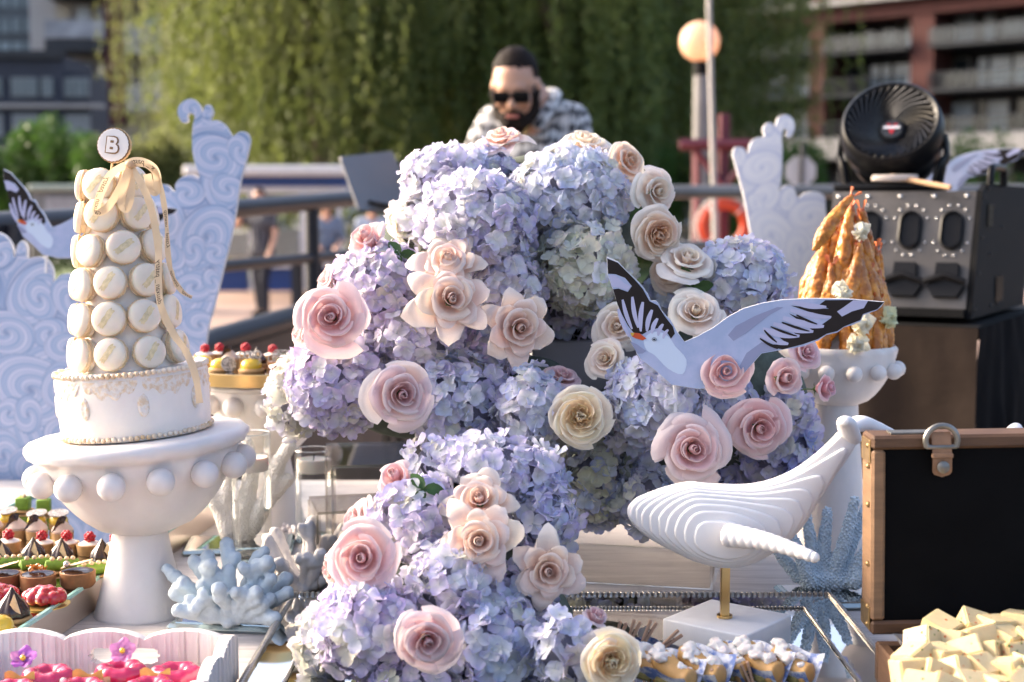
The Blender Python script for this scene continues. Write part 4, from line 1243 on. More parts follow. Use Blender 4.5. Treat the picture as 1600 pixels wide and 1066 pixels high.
for i, u in enumerate((.046, .140, .234)):
    c = fr(u, .195) + nfr * .001
    q = MB()
    def oval(r, d, k=1.0): return [c + U * (r * math.cos(t)) + up_f * (r * math.sin(t) + (.019 if math.sin(t) > 0 else -.019)) + nfr * d for t in np.linspace(0, 2 * PI, 33)[:-1]]
    rings = [oval(.026, 0), oval(.026, .010), oval(.0215, .012), oval(.020, .002)]
    vv = sum(rings, []); ff = [(a * 32 + k, a * 32 + (k + 1) % 32, (a + 1) * 32 + (k + 1) % 32, (a + 1) * 32 + k) for a in range(3) for k in range(32)] + [tuple(96 + k for k in range(32))]
    q.add(vv, ff); pt = q.build('port', BLACKP, mc)
    for k in range(12):
        t = 2 * PI * (k + .5) / 12
        b_ = c + U * (.038 * math.cos(t)) + up_f * (.042 * math.sin(t) + .018 * (1 if math.sin(t) > 0 else -1)) + nfr * .001
        q = MB(); q.ball(b_, .0033, 8, 6); q.build('bolt', CHROME, pt)
    h = fr(u, .085) + nfr * .006
    q = MB()
    q.add([h + U * a + up_f * b + nfr * d for d in (-.005, .012) for a, b in ((-.024, .036), (.024, .036), (.026, .004), (.040, -.018), (.026, -.042), (-.026, -.042), (-.040, -.018), (-.026, .004))],
          [tuple(range(8)), tuple(range(15, 7, -1))] + [(k, (k + 1) % 8, 8 + (k + 1) % 8, 8 + k) for k in range(8)])
    q.tube([h + U * .046 + nfr * .02 - up_f * .01, h + nfr * .026 + up_f * .004, h - U * .046 + nfr * .02 - up_f * .01], .007, 8)
    q.build('latch', BLACKP, mc)
for u in (.02, .093, .17, .245, .315):
    q = MB(); q.ball(fr(u, Ht - .012) + nfr * .001, .0055, 8, 6); q.build('rivet', CHROME, mc)
q = MB(); q.box((0, 0, 0), (.6, .02, .02)); 
q = MB(); P = [mloc(0, .012, .004), mloc(Lm, .012, .004), mloc(Lm, .012, .022), mloc(0, .012, .022)]
q.add(P + [p - N * .02 for p in P], [(0, 1, 2, 3), (7, 6, 5, 4), (0, 4, 5, 1), (1, 5, 6, 2), (2, 6, 7, 3), (3, 7, 4, 0)]); q.build('bottom_rail', BLACKM, mc, smooth=False)

# fan: round black air circulator tipped up towards the left
FC = W(1394, 205, 3.42)
fd = Vector((-.30, -.74, .50)).normalized()
fn = thing('fan', 'round black fan with spiral grille and red-white badge, tilted up on the machine', 'fan', (FC.x, FC.y, C0.z + Ht))
FM = face_matrix(FC, fd)
q = MB(); q.lathe([(.100, .040), (.108, .046), (.114, .040), (.118, .020), (.121, .0), (.119, -.03), (.113, -.038), (.112, -.05), (.114, -.06), (.105, -.10), (.08, -.125), (.03, -.135), (.0, -.135)], 48, FM, caps=False); q.build('housing', BLACKP, fn, angle=50)
q = MB(); q.lathe([(.0998, .039), (.097, .02), (.06, -.06), (.0, -.07)], 48, FM, caps=False); q.build('inner_shroud', BLACKM, fn)
q = MB()
nf = 34
for k in range(nf):
    pts = []
    for j in range(7):
        f = j / 6
        r = .027 + (.100 - .027) * f
        a = 2 * PI * k / nf + 1.15 * (1 - f) ** 1.2
        pts.append(FM @ Vector((r * math.cos(a), r * math.sin(a), .012 + .030 * f ** .8 - .02 * (1 - f))))
    q.tube(pts, .0027, 6)
gr = q.build('grille', pm('grille_gloss', (.020, .020, .022), .22, spec=.7), fn)
gr['kind'] = 'stuff'
q = MB(); q.lathe([(.027, -.016), (.028, .004), (.024, .010), (.0, .011)], 28, FM); hb = q.build('hub', pm('hub_grey', (.03, .032, .036), .4), fn)
ang = R_(0)
def hub(pts, z): return [FM @ Vector((x * 1.0, y, z)) for x, y in pts]
def flatpiece(pts, z, mat, name, par):
    P = hub(pts, z); Q = hub(pts, z - .001); n = len(P)
    q = MB(); q.add(P + Q, [tuple(range(n)), tuple(range(2 * n - 1, n - 1, -1))] + [(i, (i + 1) % n, n + (i + 1) % n, n + i) for i in range(n)]); q.build(name, mat, par, smooth=False)
flatpiece([(-.013, .013), (-.004, .013), (.0, -.002), (.005, .013), (.013, .013), (.003, -.015), (-.003, -.015)], .0125, pm('badge_red', (.42, .02, .03), .4), 'badge', hb)
flatpiece([(-.019, -.002), (-.019, .005), (.019, .005), (.019, -.002)], .0138, pm('badge_white', (.7, .7, .72), .4), 'badge_bar', hb)
for k in range(5):
    q = MB()
    def f(u, v, k=k):
        r = .02 + .072 * v; a = 2 * PI * k / 5 + u * 1.0 + v * .5
        return FM @ Vector((r * math.cos(a), r * math.sin(a), -.045 + .022 * u))
    q.grid(f, 5, 4); q.build('blade', pm('blade_dark', (.02, .02, .022), .35), fn, recalc=False)
fz = C0.z + Ht
side = Vector((fd.y, -fd.x, 0)).normalized()
for s in (-1, 1):
    q = MB()
    pv = FC + side * (.119 * s) - fd * .02
    ft = Vector((FC.x, FC.y, fz + .012)) + side * (.105 * s)
    q.tube(spline([pv, pv + Vector((0, .0, -.05)) + side * .006 * s, ft + Z * .05 + side * .01 * s, ft], 4), [.016] * 4 + [.019] * 4 + [.024] * 5, 10, flat=.5, up=side); q.build('yoke', BLACKP, fn)
q = MB(); q.box((0, 0, .010), (.25, .16, .02), Matrix.Translation((FC.x, FC.y, fz)) @ Matrix.Rotation(math.atan2(side.y, side.x), 4, 'Z'), bev=.009, seg=2); q.build('base', BLACKP, fn)
def on_top(px, py):
    return T(px, py, C0.z + Ht + .006)
sk = thing('wooden_stick', 'thin wooden stick lying on the machine in front of the fan', 'stick', on_top(1440, 297))
a, c = W(1392, 289, 3.32), W(1485, 304, 3.20); a.z = c.z = C0.z + Ht + .0065
a.z += .028
q = MB(); q.tube([a, c], .006, 8); q.build('stick', pm('stick_wood', (.40, .25, .14), .7, var=.15, vscale=30), sk)
rp = thing('cord_coil', 'coil of pale cord lying under the fan', 'cord', (FC.x, FC.y - .06, fz))
pts = []
for k in range(60):
    t = k / 59 * 2 * PI * 3
    pts.append(Vector((FC.x - .02 + .05 * math.cos(t) + .003 * math.sin(5 * t), FC.y - .11 + .028 * math.sin(t), fz + .026 + .004 * (k / 30))))
q = MB(); q.tube(pts, .0045, 7); q.build('cord', pm('cord_pale', (.52, .45, .40), .8), rp)
# ------------------------------------------------------------------ the buffet table
def cloth_mat():
    m = bpy.data.materials.new('taupe_linen'); m.use_nodes = True
    nt = m.node_tree; L = nt.links.new; b = nt.nodes['Principled BSDF']
    tc = nt.nodes.new('ShaderNodeTexCoord'); mp = nt.nodes.new('ShaderNodeMapping'); mp.inputs['Scale'].default_value = (2.2, 26, 2.2); mp.inputs['Rotation'].default_value = (0, 0, .12)
    n = nt.nodes.new('ShaderNodeTexNoise'); n.inputs['Scale'].default_value = 3.0; n.inputs['Detail'].default_value = 9; n.inputs['Distortion'].default_value = 1.3; n.inputs['Roughness'].default_value = .65
    r = nt.nodes.new('ShaderNodeValToRGB')
    r.color_ramp.elements[0].position = .34; r.color_ramp.elements[0].color = (.36, .32, .31, 1)
    r.color_ramp.elements[1].position = .66; r.color_ramp.elements[1].color = (.58, .535, .51, 1)
    n2 = nt.nodes.new('ShaderNodeTexNoise'); n2.inputs['Scale'].default_value = 700; n2.inputs['Detail'].default_value = 2
    bp = nt.nodes.new('ShaderNodeBump'); bp.inputs['Strength'].default_value = .25; bp.inputs['Distance'].default_value = .001
    L(tc.outputs['Object'], mp.inputs[0]); L(mp.outputs[0], n.inputs[0]); L(n.outputs[0], r.inputs[0]); L(r.outputs[0], b.inputs['Base Color'])
    L(tc.outputs['Object'], n2.inputs[0]); L(n2.outputs[0], bp.inputs['Height']); L(bp.outputs[0], b.inputs['Normal'])
    b.inputs['Roughness'].default_value = .8; b.inputs['Sheen Weight'].default_value = .2
    return m
TX0, TX1, TY0, TY1 = -1.35, 1.25, 1.12, 2.78
tb = thing('buffet_table', 'long buffet table under a taupe grained cloth carrying the whole display', 'table', (-.05, 1.95, 0))
def top_f(u, v):
    x = TX0 + (TX1 - TX0) * u; y = TY0 + (TY1 - TY0) * v
    return Vector((x, y, ZT + min(0, .0)))
q = MB(); q.box(((TX0 + TX1) / 2, (TY0 + TY1) / 2, ZT - .025), (TX1 - TX0 - .01, TY1 - TY0 - .01, .04)); q.build('table_top', pm('plywood', (.3, .22, .14), .8), tb, smooth=False)
q = MB(); q.grid(lambda u, v: top_f(u, v), 40, 30)
per = []
for k in range(200):
    f = k / 200 * 4
    s = int(f); g_ = f - s
    c = [(TX0, TY0), (TX1, TY0), (TX1, TY1), (TX0, TY1)]
    a, d = Vector(c[s]), Vector(c[(s + 1) % 4])
    p = a.lerp(d, g_); nrm = Vector(((d - a).y, -(d - a).x)).normalized()
    per.append((p, nrm, k))
vv, ff = [], []
for j in range(9):
    v = j / 8
    for (p, nrm, k) in per:
        d = .03 * v * (1 + math.sin(k * .55) + .5 * math.sin(k * 1.3 + 1)) + .002
        vv.append(Vector((p.x + nrm.x * d, p.y + nrm.y * d, ZT - v * (ZT - .02))))
for j in range(8):
    for k in range(200):
        ff.append((j * 200 + k, j * 200 + (k + 1) % 200, (j + 1) * 200 + (k + 1) % 200, (j + 1) * 200 + k))
q.add(vv, ff); q.build('tablecloth', cloth_mat(), tb, angle=60)
for x in (TX0 + .1, TX1 - .1):
    for y in (TY0 + .1, TY1 - .1):
        q = MB(); q.tube([(x, y, ZT - .045), (x, y, -.02)], .018, 8); q.build('leg', STEEL, tb)

# ------------------------------------------------------------------ pedestal bowls with bobbles
def pedestal(label, c, R, bowl_h, stem_r, base_r, nb, bob_r, tilt=0.0, lip=.012, rot=0.0, open_bowl=False):
    t = thing('pedestal_bowl', label, 'pedestal bowl', (c.x, c.y, ZT), 'white bobbled pedestal bowls')
    TM = Matrix.Translation(c) @ Matrix.Rotation(-tilt, 4, 'Y')
    q = MB()
    rp = lambda r, z, a: (r + (.0016 * math.sin(16 * a + z * 190) if z > -lip * 2 and r > R * .96 else 0), z)
    bw = R * .89
    prof = [(.0, -.0005), (R * .9, 0), (R * .965, -.001), (R, -lip * .55), (R * 1.0, -lip * 1.1), (R * .97, -lip * 1.75), (R * .92, -lip * 2.0), (bw, -lip * 2.3)]
    if open_bowl:
        prof = [(.0, -bowl_h * .8), (R * .5, -bowl_h * .72), (R * .86, -bowl_h * .35), (R * .93, 0), (R * .97, .003), (R, -.002), (R, -.008), (bw * 1.1, -lip * 2.3)]
        bw *= 1.1
    n = 10
    for i in range(1, n + 1):
        a = PI / 2 * i / n
        prof.append((stem_r * .9 + (bw - stem_r * .9) * math.cos(a) ** .62 if i < n else stem_r * .9, -lip * 2.3 - (bowl_h - lip * 2.3) * (i / n * .35 + .65 * math.sin(a) ** 1.0 * (i / n))))
    q.lathe(prof, 72, TM, fn=rp)
    bowl = q.build('bowl', WHITE_CER, t, angle=55)
    for k in range(nb):
        a = 2 * PI * k / nb + rot
        q = MB(); q.ball(TM @ Vector((bw * 1.04 * math.cos(a), bw * 1.04 * math.sin(a), -lip * 2.3 - bob_r * 1.25)), bob_r, 18, 12); q.build('bobble', WHITE_CER, t)
    zb = c.z - bowl_h
    q = MB(); pr = []
    for i in range(13):
        f = i / 12
        pr.append((stem_r + (base_r - stem_r) * (f ** 1.25), zb + .006 - (zb + .006 - ZT) * f))
    pr = [(stem_r * .99, zb + .02)] + pr + [(base_r * .985, ZT)]
    q.lathe(pr[:-1] + [(base_r, ZT + .003), (base_r * .97, ZT + .0005)], 56, Matrix.Translation((c.x + math.sin(-tilt) * -.0, c.y, 0)))
    q.build('stem', WHITE_CER, t, angle=50)
    return t, TM

LC = W(215, 676, 1.85)
TILT = R_(4.2)
pedestal('large white bobbled pedestal bowl under the macaron cake', LC, .1435, .132, .035, .062, 14, .0175, TILT, lip=.011, rot=R_(12))

# ------------------------------------------------------------------ the cake
CM = Matrix.Translation(LC) @ Matrix.Rotation(-TILT, 4, 'Y')
ICING = pm('white_icing', (.82, .755, .69), .55, var=.03, vscale=40, bump=.25, bscale=160, sss=.25, ssr=(.01, .007, .004))
GOLDI = pm('gold_lace_icing', (.82, .755, .69), .5, var=.08, vscale=160, col2=(.68, .52, .35), bump=.6, bscale=260)
BEADI = pm('bead_icing', (.80, .69, .56), .5, var=.1, vscale=30, col2=(.62, .43, .24), spec=.2)
ck = thing('cake', 'white iced drum cake with gold lace and a tall cone top', 'cake', M=CM)
q = MB(); q.lathe([(0, 0.0015), (.094, .0015), (.0955, .004), (.0965, .03), (.0975, .078), (.096, .084), (.09, .0865), (0, .087)], 72); q.build('base_tier', ICING, ck, world=False)
q = MB(); q.lathe([(.061, .0868), (.059, .10), (.053, .14), (.047, .19), (.040, .24), (.032, .29), (.025, .325), (.014, .338), (0, .339)], 48); q.build('cone_tier', ICING, ck, world=False)
for zb, rb, rr0, nme in ((.0855, .0965, .0036, 'top_beads'), (.0055, .0965, .0033, 'bottom_beads')):
    q = MB()
    n = 86
    for k in range(n):
        a = 2 * PI * k / n
        q.ball((rb * math.cos(a), rb * math.sin(a), zb + .0006 * math.sin(k * 2.3)), rr0 * (1 + .12 * math.sin(k * 1.7)), 8, 6, (1, 1.25, 1))
    o = q.build(nme, BEADI, ck, world=False); o['kind'] = 'stuff'
def lace(a0, a1, z1, dep, nu, nv, fn):
    q = MB()
    def f(u, v):
        a = a0 + (a1 - a0) * u
        d = dep(u)
        z = z1 - d * v
        r = .0978 + .0015 * max(0, noise.noise(Vector((a * 9, z * 130, 2)))) + .0012 * noise.noise(Vector((a * 26, z * 330, 5))) - .0012 * (1 if v > .97 else 0)
        return Vector((r * math.cos(a), r * math.sin(a), z))
    q.grid(f, nu, nv); return q
for k in range(8):
    a0 = 2 * PI * k / 8 - 2.0
    q = lace(a0 + .03, a0 + 2 * PI / 8 - .03, .079, lambda u: .008 + .014 * math.sin(PI * u) ** .8 + .003 * math.sin(u * 23), 40, 9, None); q.build('lace_swag', GOLDI, ck, world=False, angle=180)
    q = MB()
    am = a0 + .02
    def f(u, v, am=am):
        th = 2 * PI * u; rr_ = v
        a = am + .075 * rr_ * math.cos(th); z = .046 + .015 * rr_ * math.sin(th)
        r = .0972 + .0028 * (1 - rr_ ** 4) * (.55 + .5 * noise.noise(Vector((a * 30, z * 300, 1))) + .25 * (rr_ > .6))
        return Vector((r * math.cos(a), r * math.sin(a), z))
    q.grid(f, 18, 6); q.build('cameo', GOLDI, ck, world=False, angle=180)

# macarons
MSH = pm('macaron_shell', (.80, .70, .58), .6, var=.07, vscale=45, bump=.3, bscale=200, sss=.35, ssr=(.012, .006, .003))
MFT = pm('macaron_foot', (.74, .55, .36), .8, var=.15, vscale=160, bump=.9, bscale=420, sss=.3, ssr=(.012, .005, .002))
MFI = pm('macaron_filling', (.82, .66, .46), .6)
MGO = pm('gold_stroke', (.70, .56, .33), .42, metal=.2, var=.25, vscale=160)
mp = thing('macaron', 'x', 'macaron', group='macarons stuck on the cake cone')
mr_ = .0213
shell = [(mr_ * .99, .0035), (mr_ * 1.0, .0055), (mr_ * .975, .0078), (mr_ * .90, .0098), (mr_ * .76, .0112), (mr_ * .5, .0122), (mr_ * .25, .0126), (0, .0127)]
foot = lambda r, z, a: (r + .0005 * math.sin(a * 31) + .0004 * math.sin(a * 53 + 1) if r > mr_ * .9 else r, z)
for s in (1, -1):
    MM = Matrix.Scale(s, 4, (0, 0, 1))
    q = MB(); q.lathe(shell, 36, MM); sh_ = q.build('shell', MSH, mp, world=False)
    q = MB(); q.lathe([(mr_ * .90, .0015), (mr_ * 1.03, .0018), (mr_ * 1.045, .0028), (mr_ * 1.0, .0038)], 64, MM, fn=foot); q.build('foot', MFT, sh_, world=False)
q = MB(); q.lathe([(mr_ * .93, -.002), (mr_ * .955, 0), (mr_ * .93, .002)], 36); q.build('filling', MFI, mp, world=False)
q = MB()
def gs(u, v):
    x = (u - .5) * .027 + .0015 * math.sin(v * 11); y = (v - .5) * .0078 + .0004 * math.sin(u * 17)
    r = math.hypot(x, y); f = r / mr_
    return Vector((x, y, float(np.interp(r, [0, mr_ * .25, mr_ * .5, mr_ * .76, mr_ * .9], [.0127, .0126, .0122, .0112, .0098])) + .0003))
q.grid(gs, 14, 4); q.build('gold_stroke', MGO, mp, world=False)
kids_index()
rows = [('bottom', .110, .0670, 9, -4, .064), ('second from bottom', .155, .0610, 9, -4, .0605), ('third from bottom', .199, .0550, 8, 0, .055),
        ('fourth from bottom', .2425, .0480, 7, 21, .048), ('second from top', .2855, .0405, 6, -9, .0415), ('top', .3245, .0345, 5, -13, .034)]
first = True
ordn = ['leftmost', 'second from left', 'third from left', 'fourth from left', 'fifth from left']
for (rn, z, rd, n, off, _) in rows:
    vis = []
    for k in range(-(n // 2), n - n // 2):
        a = off + 360 / n * k                              # 0 = towards the viewer, + to the right
        a = (a + 180) % 360 - 180
        if abs(a) < 112:
            vis.append(a)
    vis.sort()
    for i, a in enumerate(vis):
        ar = R_(a)
        d = Vector((math.sin(ar), -math.cos(ar), .15)).normalized()
        jit = random.uniform(-.0012, .0012)
        Mx = CM @ face_matrix((rd * math.sin(ar), -rd * math.cos(ar), z + jit), d, 0)
        # gold stroke runs from lower left to upper right
        zax = Mx.to_3x3() @ Vector((0, 0, 1)); upv = Vector((0, 0, 1)); ex = upv.cross(zax).normalized()
        cur = Mx.to_3x3() @ Vector((1, 0, 0))
        ang = math.atan2(cur.cross(ex).dot(zax), cur.dot(ex))
        Mx = Mx @ Matrix.Rotation(ang + R_(random.uniform(32, 62)), 4, 'Z') @ Matrix.Rotation(R_(random.uniform(-6, 6)), 4, 'X') @ Matrix.Scale(random.uniform(.95, 1.04), 4)
        lab = f'cream macaron, {ordn[i]} in the {rn} row of the cake'
        if first:
            mp.matrix_basis = Mx; mp['label'] = lab; first = False; ROOTS[mp.name] = Mx.copy()
        else:
            copy_tree(mp, Mx, lab)

# cookie topper
TC = CM @ Vector((.007, -.004, .3745))
TPM = face_matrix(TC, (-.16, -1, .10)) 
# make local X horizontal to the right
zax = TPM.to_3x3() @ Vector((0, 0, 1)); ex = Vector((0, 0, 1)).cross(zax).normalized(); ey = zax.cross(ex)
TPM = Matrix(((ex.x, ey.x, zax.x, TC.x), (ex.y, ey.y, zax.y, TC.y), (ex.z, ey.z, zax.z, TC.z), (0, 0, 0, 1))) @ Matrix.Rotation(R_(-6), 4, 'Z')
tp_ = thing('cookie_topper', 'round scalloped white cookie with brown-edged letter B on top of the macaron cake', 'cookie', M=TPM)
COOK = pm('cookie_icing', (.80, .745, .72), .45, var=.03, sss=.2)
COOKB = pm('cookie_brown', (.22, .125, .055), .5, metal=.2, var=.2, vscale=60)
COOKE = pm('cookie_biscuit', (.66, .44, .22), .7, var=.15, vscale=60, bump=.3, bscale=200)
ns = 26
def scal(R, z, n=208): return [Vector(((R + R * .030 * abs(math.sin(ns / 2 * t))) * math.cos(t), (R + R * .030 * abs(math.sin(ns / 2 * t))) * math.sin(t), z)) for t in np.linspace(0, 2 * PI, n + 1)[:-1]]
def disc(R, z0, z1):
    A, B = scal(R, z0), scal(R, z1); n = len(A)
    q = MB(); q.add(A + B, [tuple(range(n))[::-1], tuple(range(n, 2 * n))] + [(i, (i + 1) % n, n + (i + 1) % n, n + i) for i in range(n)]); return q
disc(.0222, -.004, .001).build('biscuit', COOKE, tp_, smooth=False, world=False)
disc(.0219, .0012, .0022).build('rim', COOKB, tp_, smooth=False, world=False)
disc(.0206, .0023, .0034).build('icing', COOK, tp_, smooth=False, world=False)
def extr(vv, ff, z0, z1, sc=1, off=(0, 0)):
    q = MB(); n = len(vv)
    q.add([(x * sc + off[0], y * sc + off[1], z1) for x, y, _ in vv], ff)
    return q
BP = [(0, 0), (0, 1), (.44, 1), (.60, .96), (.69, .84), (.69, .70), (.60, .565), (.74, .46), (.80, .31), (.76, .12), (.63, .02), (.45, 0)]
def bshape(name, grow, z0, z1, mat):
    P = [Vector((x, y)) for x, y in BP]; n = len(P); Q = []
    for i in range(n):
        t = (P[(i + 1) % n] - P[i - 1]).normalized(); Q.append(((P[i] + Vector((-t.y, t.x)) * grow) - Vector((.40, .5))) * .0205)
    q = MB(); q.add([(p.x, p.y, z0) for p in Q] + [(p.x, p.y, z1) for p in Q], [tuple(range(n))[::-1], tuple(range(n, 2 * n))] + [(i, (i + 1) % n, n + (i + 1) % n, n + i) for i in range(n)])
    q.build(name, mat, tp_, smooth=False, world=False)
bshape('letter_outline', .075, .003, .0042, COOKB); bshape('letter', -.015, .003, .0050, COOK)
q = MB()
for y in (.70, .29): q.box(((.36 - .40) * .0205, (y - .5) * .0205, .0048), (.0046, .0031, .0012), bev=.0003)
q.build('letter_counter', COOKB, tp_, smooth=False, world=False)
q = MB(); q.tube([(0, 0, 0), (0, -.052, -.002)], .0016, 6); q.build('stick', COOKE, tp_, world=False)

# ribbon with lettering
RIB = pm('gold_ribbon', (.76, .60, .40), .45, transl=.45, sheen=.3, var=.04, vscale=20)
INK = pm('ribbon_ink', (.035, .012, .008), .6)
rb = thing('ribbon', 'pale gold printed ribbon tied under the cookie topper with trailing ends', 'ribbon', W(205, 258, 1.79))
def ribbon(ctrl, width, text=None, tpos=(), tsize=.0085, flip=False, twist=()):
    pts = spline([W(*p) for p in ctrl], 10)
    n = len(pts); fr_ = []
    for i in range(n):
        t = (pts[min(i + 1, n - 1)] - pts[max(i - 1, 0)]).normalized()
        view = (pts[i] - CAM).normalized()
        w = t.cross(view).normalized()
        tw = 0
        if twist: tw = R_(twist[0] + (twist[1] - twist[0]) * i / (n - 1)) + R_(18) * math.sin(i * .35)
        w = Quaternion(t, tw) @ w
        fr_.append((t, w, t.cross(w).normalized()))
    vv, ff = [], []
    for i in range(n):
        for k in range(3):
            f = k / 2 - .5
            vv.append(pts[i] + fr_[i][1] * (width * f) + fr_[i][2] * (.0006 * (1 - abs(f) * 2)))
    for i in range(n - 1):
        for k in range(2):
            ff.append((i * 3 + k, i * 3 + k + 1, (i + 1) * 3 + k + 1, (i + 1) * 3 + k))
    q = MB(); q.add(vv, ff); o = q.build('ribbon_tail', RIB, rb, angle=180)
    if text:
        cum = [0]
        for i in range(1, n): cum.append(cum[-1] + (pts[i] - pts[i - 1]).length)
        tv, tf = text_geo(text, tsize, shear=.35)
        for ps in tpos:
            s0_ = cum[-1] * ps
            out = []
            for x, y, _ in tv:
                if flip: x, y = -x, -y
                s = min(max(s0_ + x, 0), cum[-1] - 1e-6)
                i = max(j for j in range(n) if cum[j] <= s); i = min(i, n - 2)
                f = (s - cum[i]) / max(cum[i + 1] - cum[i], 1e-9)
                p = pts[i].lerp(pts[i + 1], f); w = fr_[i][1].lerp(fr_[i + 1][1], f); nn = fr_[i][2].lerp(fr_[i + 1][2], f)
                out.append(p - w * y + nn * (.0009 if nn.dot(p - CAM) < 0 else -.0009))
            q = MB(); q.add(out, tf); q.build('lettering', INK, o, smooth=False, recalc=False)
    return o
TXT = 'dauxan _ pastry'
ribbon([(206, 256, 1.805), (190, 261, 1.80), (172, 274, 1.79), (159, 298, 1.783), (150, 330, 1.787), (166, 326, 1.783), (184, 300, 1.79), (203, 262, 1.803)], .0092, TXT, (.40,), .0085, flip=True)
ribbon([(197, 257, 1.80), (211, 252, 1.795), (226, 254, 1.792), (241, 264, 1.795), (246, 282, 1.80), (243, 300, 1.805), (236, 294, 1.808), (230, 272, 1.805)], .0100, 'x _ pastry', (.24,), .0095, flip=True)
ribbon([(206, 258, 1.80), (230, 259, 1.795), (247, 277, 1.80), (255, 312, 1.81), (260, 350, 1.82), (263, 400, 1.83), (270, 432, 1.83), (284, 455, 1.83), (300, 465, 1.83)], .0075, TXT, (.52, .90), .0078, twist=(25, 40))
ribbon([(204, 260, 1.80), (222, 290, 1.79), (236, 325, 1.787), (245, 370, 1.785), (248, 400, 1.783), (247, 440, 1.775), (252, 480, 1.768), (270, 520, 1.768), (292, 552, 1.762), (306, 590, 1.758), (312, 630, 1.758)], .0092, TXT, (.49,), .0088, flip=True, twist=(0, 20))
ribbon([(204, 259, 1.80), (198, 275, 1.79), (192, 298, 1.785), (190, 320, 1.785), (198, 326, 1.785), (204, 305, 1.787), (206, 262, 1.80)], .0095)
q = MB(); q.ball(W(204, 257, 1.798), .0056, 10, 8, (1.3, .8, 1)); q.build('knot', RIB, rb)

# ------------------------------------------------------------------ other pedestal bowls
C2 = W(418, 592, 2.38)
pedestal('white bobbled pedestal bowl carrying the gold-rimmed pastry plate', C2, .118, .125, .034, .062, 13, .0165, 0, lip=.006, rot=R_(0))
pl = thing('gold_plate', 'round mirrored plate with gold rim under the pastries behind the cake', 'plate', C2)
q = MB(); q.lathe([(0, .0008), (.138, .0008), (.142, .002), (.142, .0215), (.140, .0225)], 64, Matrix.Translation(C2)); q.build('rim', BRASS, pl)
q = MB(); q.lathe([(.139, .0228), (0, .0229)], 64, Matrix.Translation(C2)); q.build('mirror_top', MIRROR, pl, smooth=False)
C3 = W(1309, 541, 2.22)
_, M3 = pedestal('white bobbled pedestal bowl holding the fried shrimp tower', C3, .090, .092, .033, .055, 14, .0125, 0, lip=.008, rot=R_(-10), open_bowl=True)
# ------------------------------------------------------------------ pastries
PASTRY = pm('pastry_shell', (.50, .29, .12), .75, var=.18, vscale=90, bump=.3, bscale=300)
PASTRYD = pm('baked_shell', (.27, .12, .045), .65, var=.25, vscale=90, bump=.3, bscale=260)
CHOC = pm('chocolate', (.035, .015, .009), .22, var=.25, vscale=80, coat=.3)
CHOCM = pm('milk_chocolate', (.075, .032, .017), .45, var=.2, vscale=80)
CREAMW = pm('cream_white', (.78, .70, .62), .45, sss=.2, var=.05, vscale=60)
MERING = pm('toasted_cream', (.60, .45, .36), .6, var=.15, vscale=60, sss=.15)
YELLOW = pm('lemon_glaze', (.72, .46, .03), .2, coat=.6, var=.06, vscale=40)
REDG = pm('red_glaze', (.48, .018, .03), .16, coat=.8, var=.06, vscale=30)
MAGG = pm('magenta_glaze', (.50, .022, .095), .16, coat=.8, var=.06, vscale=30)
GREENP = pm('pistachio_glaze', (.16, .27, .025), .55, var=.25, vscale=120, bump=.3, bscale=400)
RASP = pm('raspberry', (.42, .012, .025), .35, var=.2, vscale=200, sss=.2)
CARAM = pm('caramel_lace', (.55, .21, .03), .25, coat=.5)
WAFER = pm('wafer', (.66, .47, .29), .55, var=.2, vscale=150)
DISCW = pm('marbled_disc', (.55, .50, .46), .35, col2=(.14, .12, .11), vscale=300, var=.05)
BEADS = pm('silver_bead', (.55, .50, .44), .25, metal=.8)
GOLDC = pm('gold_card', (.70, .48, .14), .35, metal=.7)
PETALV = pm('viola_petal', (.42, .13, .52), .6, transl=.3, var=.2, vscale=120)
PETALP = pm('pink_petal', (.62, .26, .52), .6, transl=.3, var=.2, vscale=120)

def P0(name, label, cat, group): return thing(name, label, cat, group=group)
def pt(t, name, mat, fn, angle=40):
    q = MB(); fn(q); return q.build(name, mat, t, world=False, angle=angle)

def rasp_ball(q, c, r):
    q.ball(c, r * .8, 8, 6)
    for i in range(18):
        z = 1 - 2 * (i + .5) / 18; a = i * 2.39996; s = math.sqrt(1 - z * z)
        q.ball((c[0] + r * .78 * s * math.cos(a), c[1] + r * .78 * s * math.sin(a), c[2] + r * .78 * z), r * .32, 6, 4)

PROTO = {}
def proto(key):
    return PROTO.get(key)

def mk(key, name, cat, group, builder):
    t = thing(name, 'x', cat, group=group)
    builder(t)
    PROTO[key] = t

GP = 'small pastries on the mirrored tray'
def b_green(t):
    pt(t, 'biscuit', PASTRY, lambda q: q.box((0, 0, .002), (.027, .027, .004), bev=.001))
    pt(t, 'cube', GREENP, lambda q: q.box((0, 0, .0145), (.022, .022, .0205), bev=.003, seg=2))
    pt(t, 'nut', WAFER, lambda q: (q.ball((.002, -.002, .0265), .004, 8, 6), q.ball((-.004, .003, .0262), .003, 8, 6)))
def b_disc(t):
    pt(t, 'tart_shell', PASTRY, lambda q: q.lathe([(.0, 0), (.014, 0), (.0155, .008), (.0, .008)], 24))
    pt(t, 'lemon_dome', YELLOW, lambda q: q.ball((0, 0, .0125), .0145, 20, 12, (1, 1, .75)))
    pt(t, 'chocolate_disc', DISCW, lambda q: q.lathe([(0, -.0008), (.0155, -.0008), (.0155, .0008), (0, .0008)], 28, Matrix.Translation((0, 0, .0245)) @ Matrix.Rotation(R_(10), 4, 'X')))
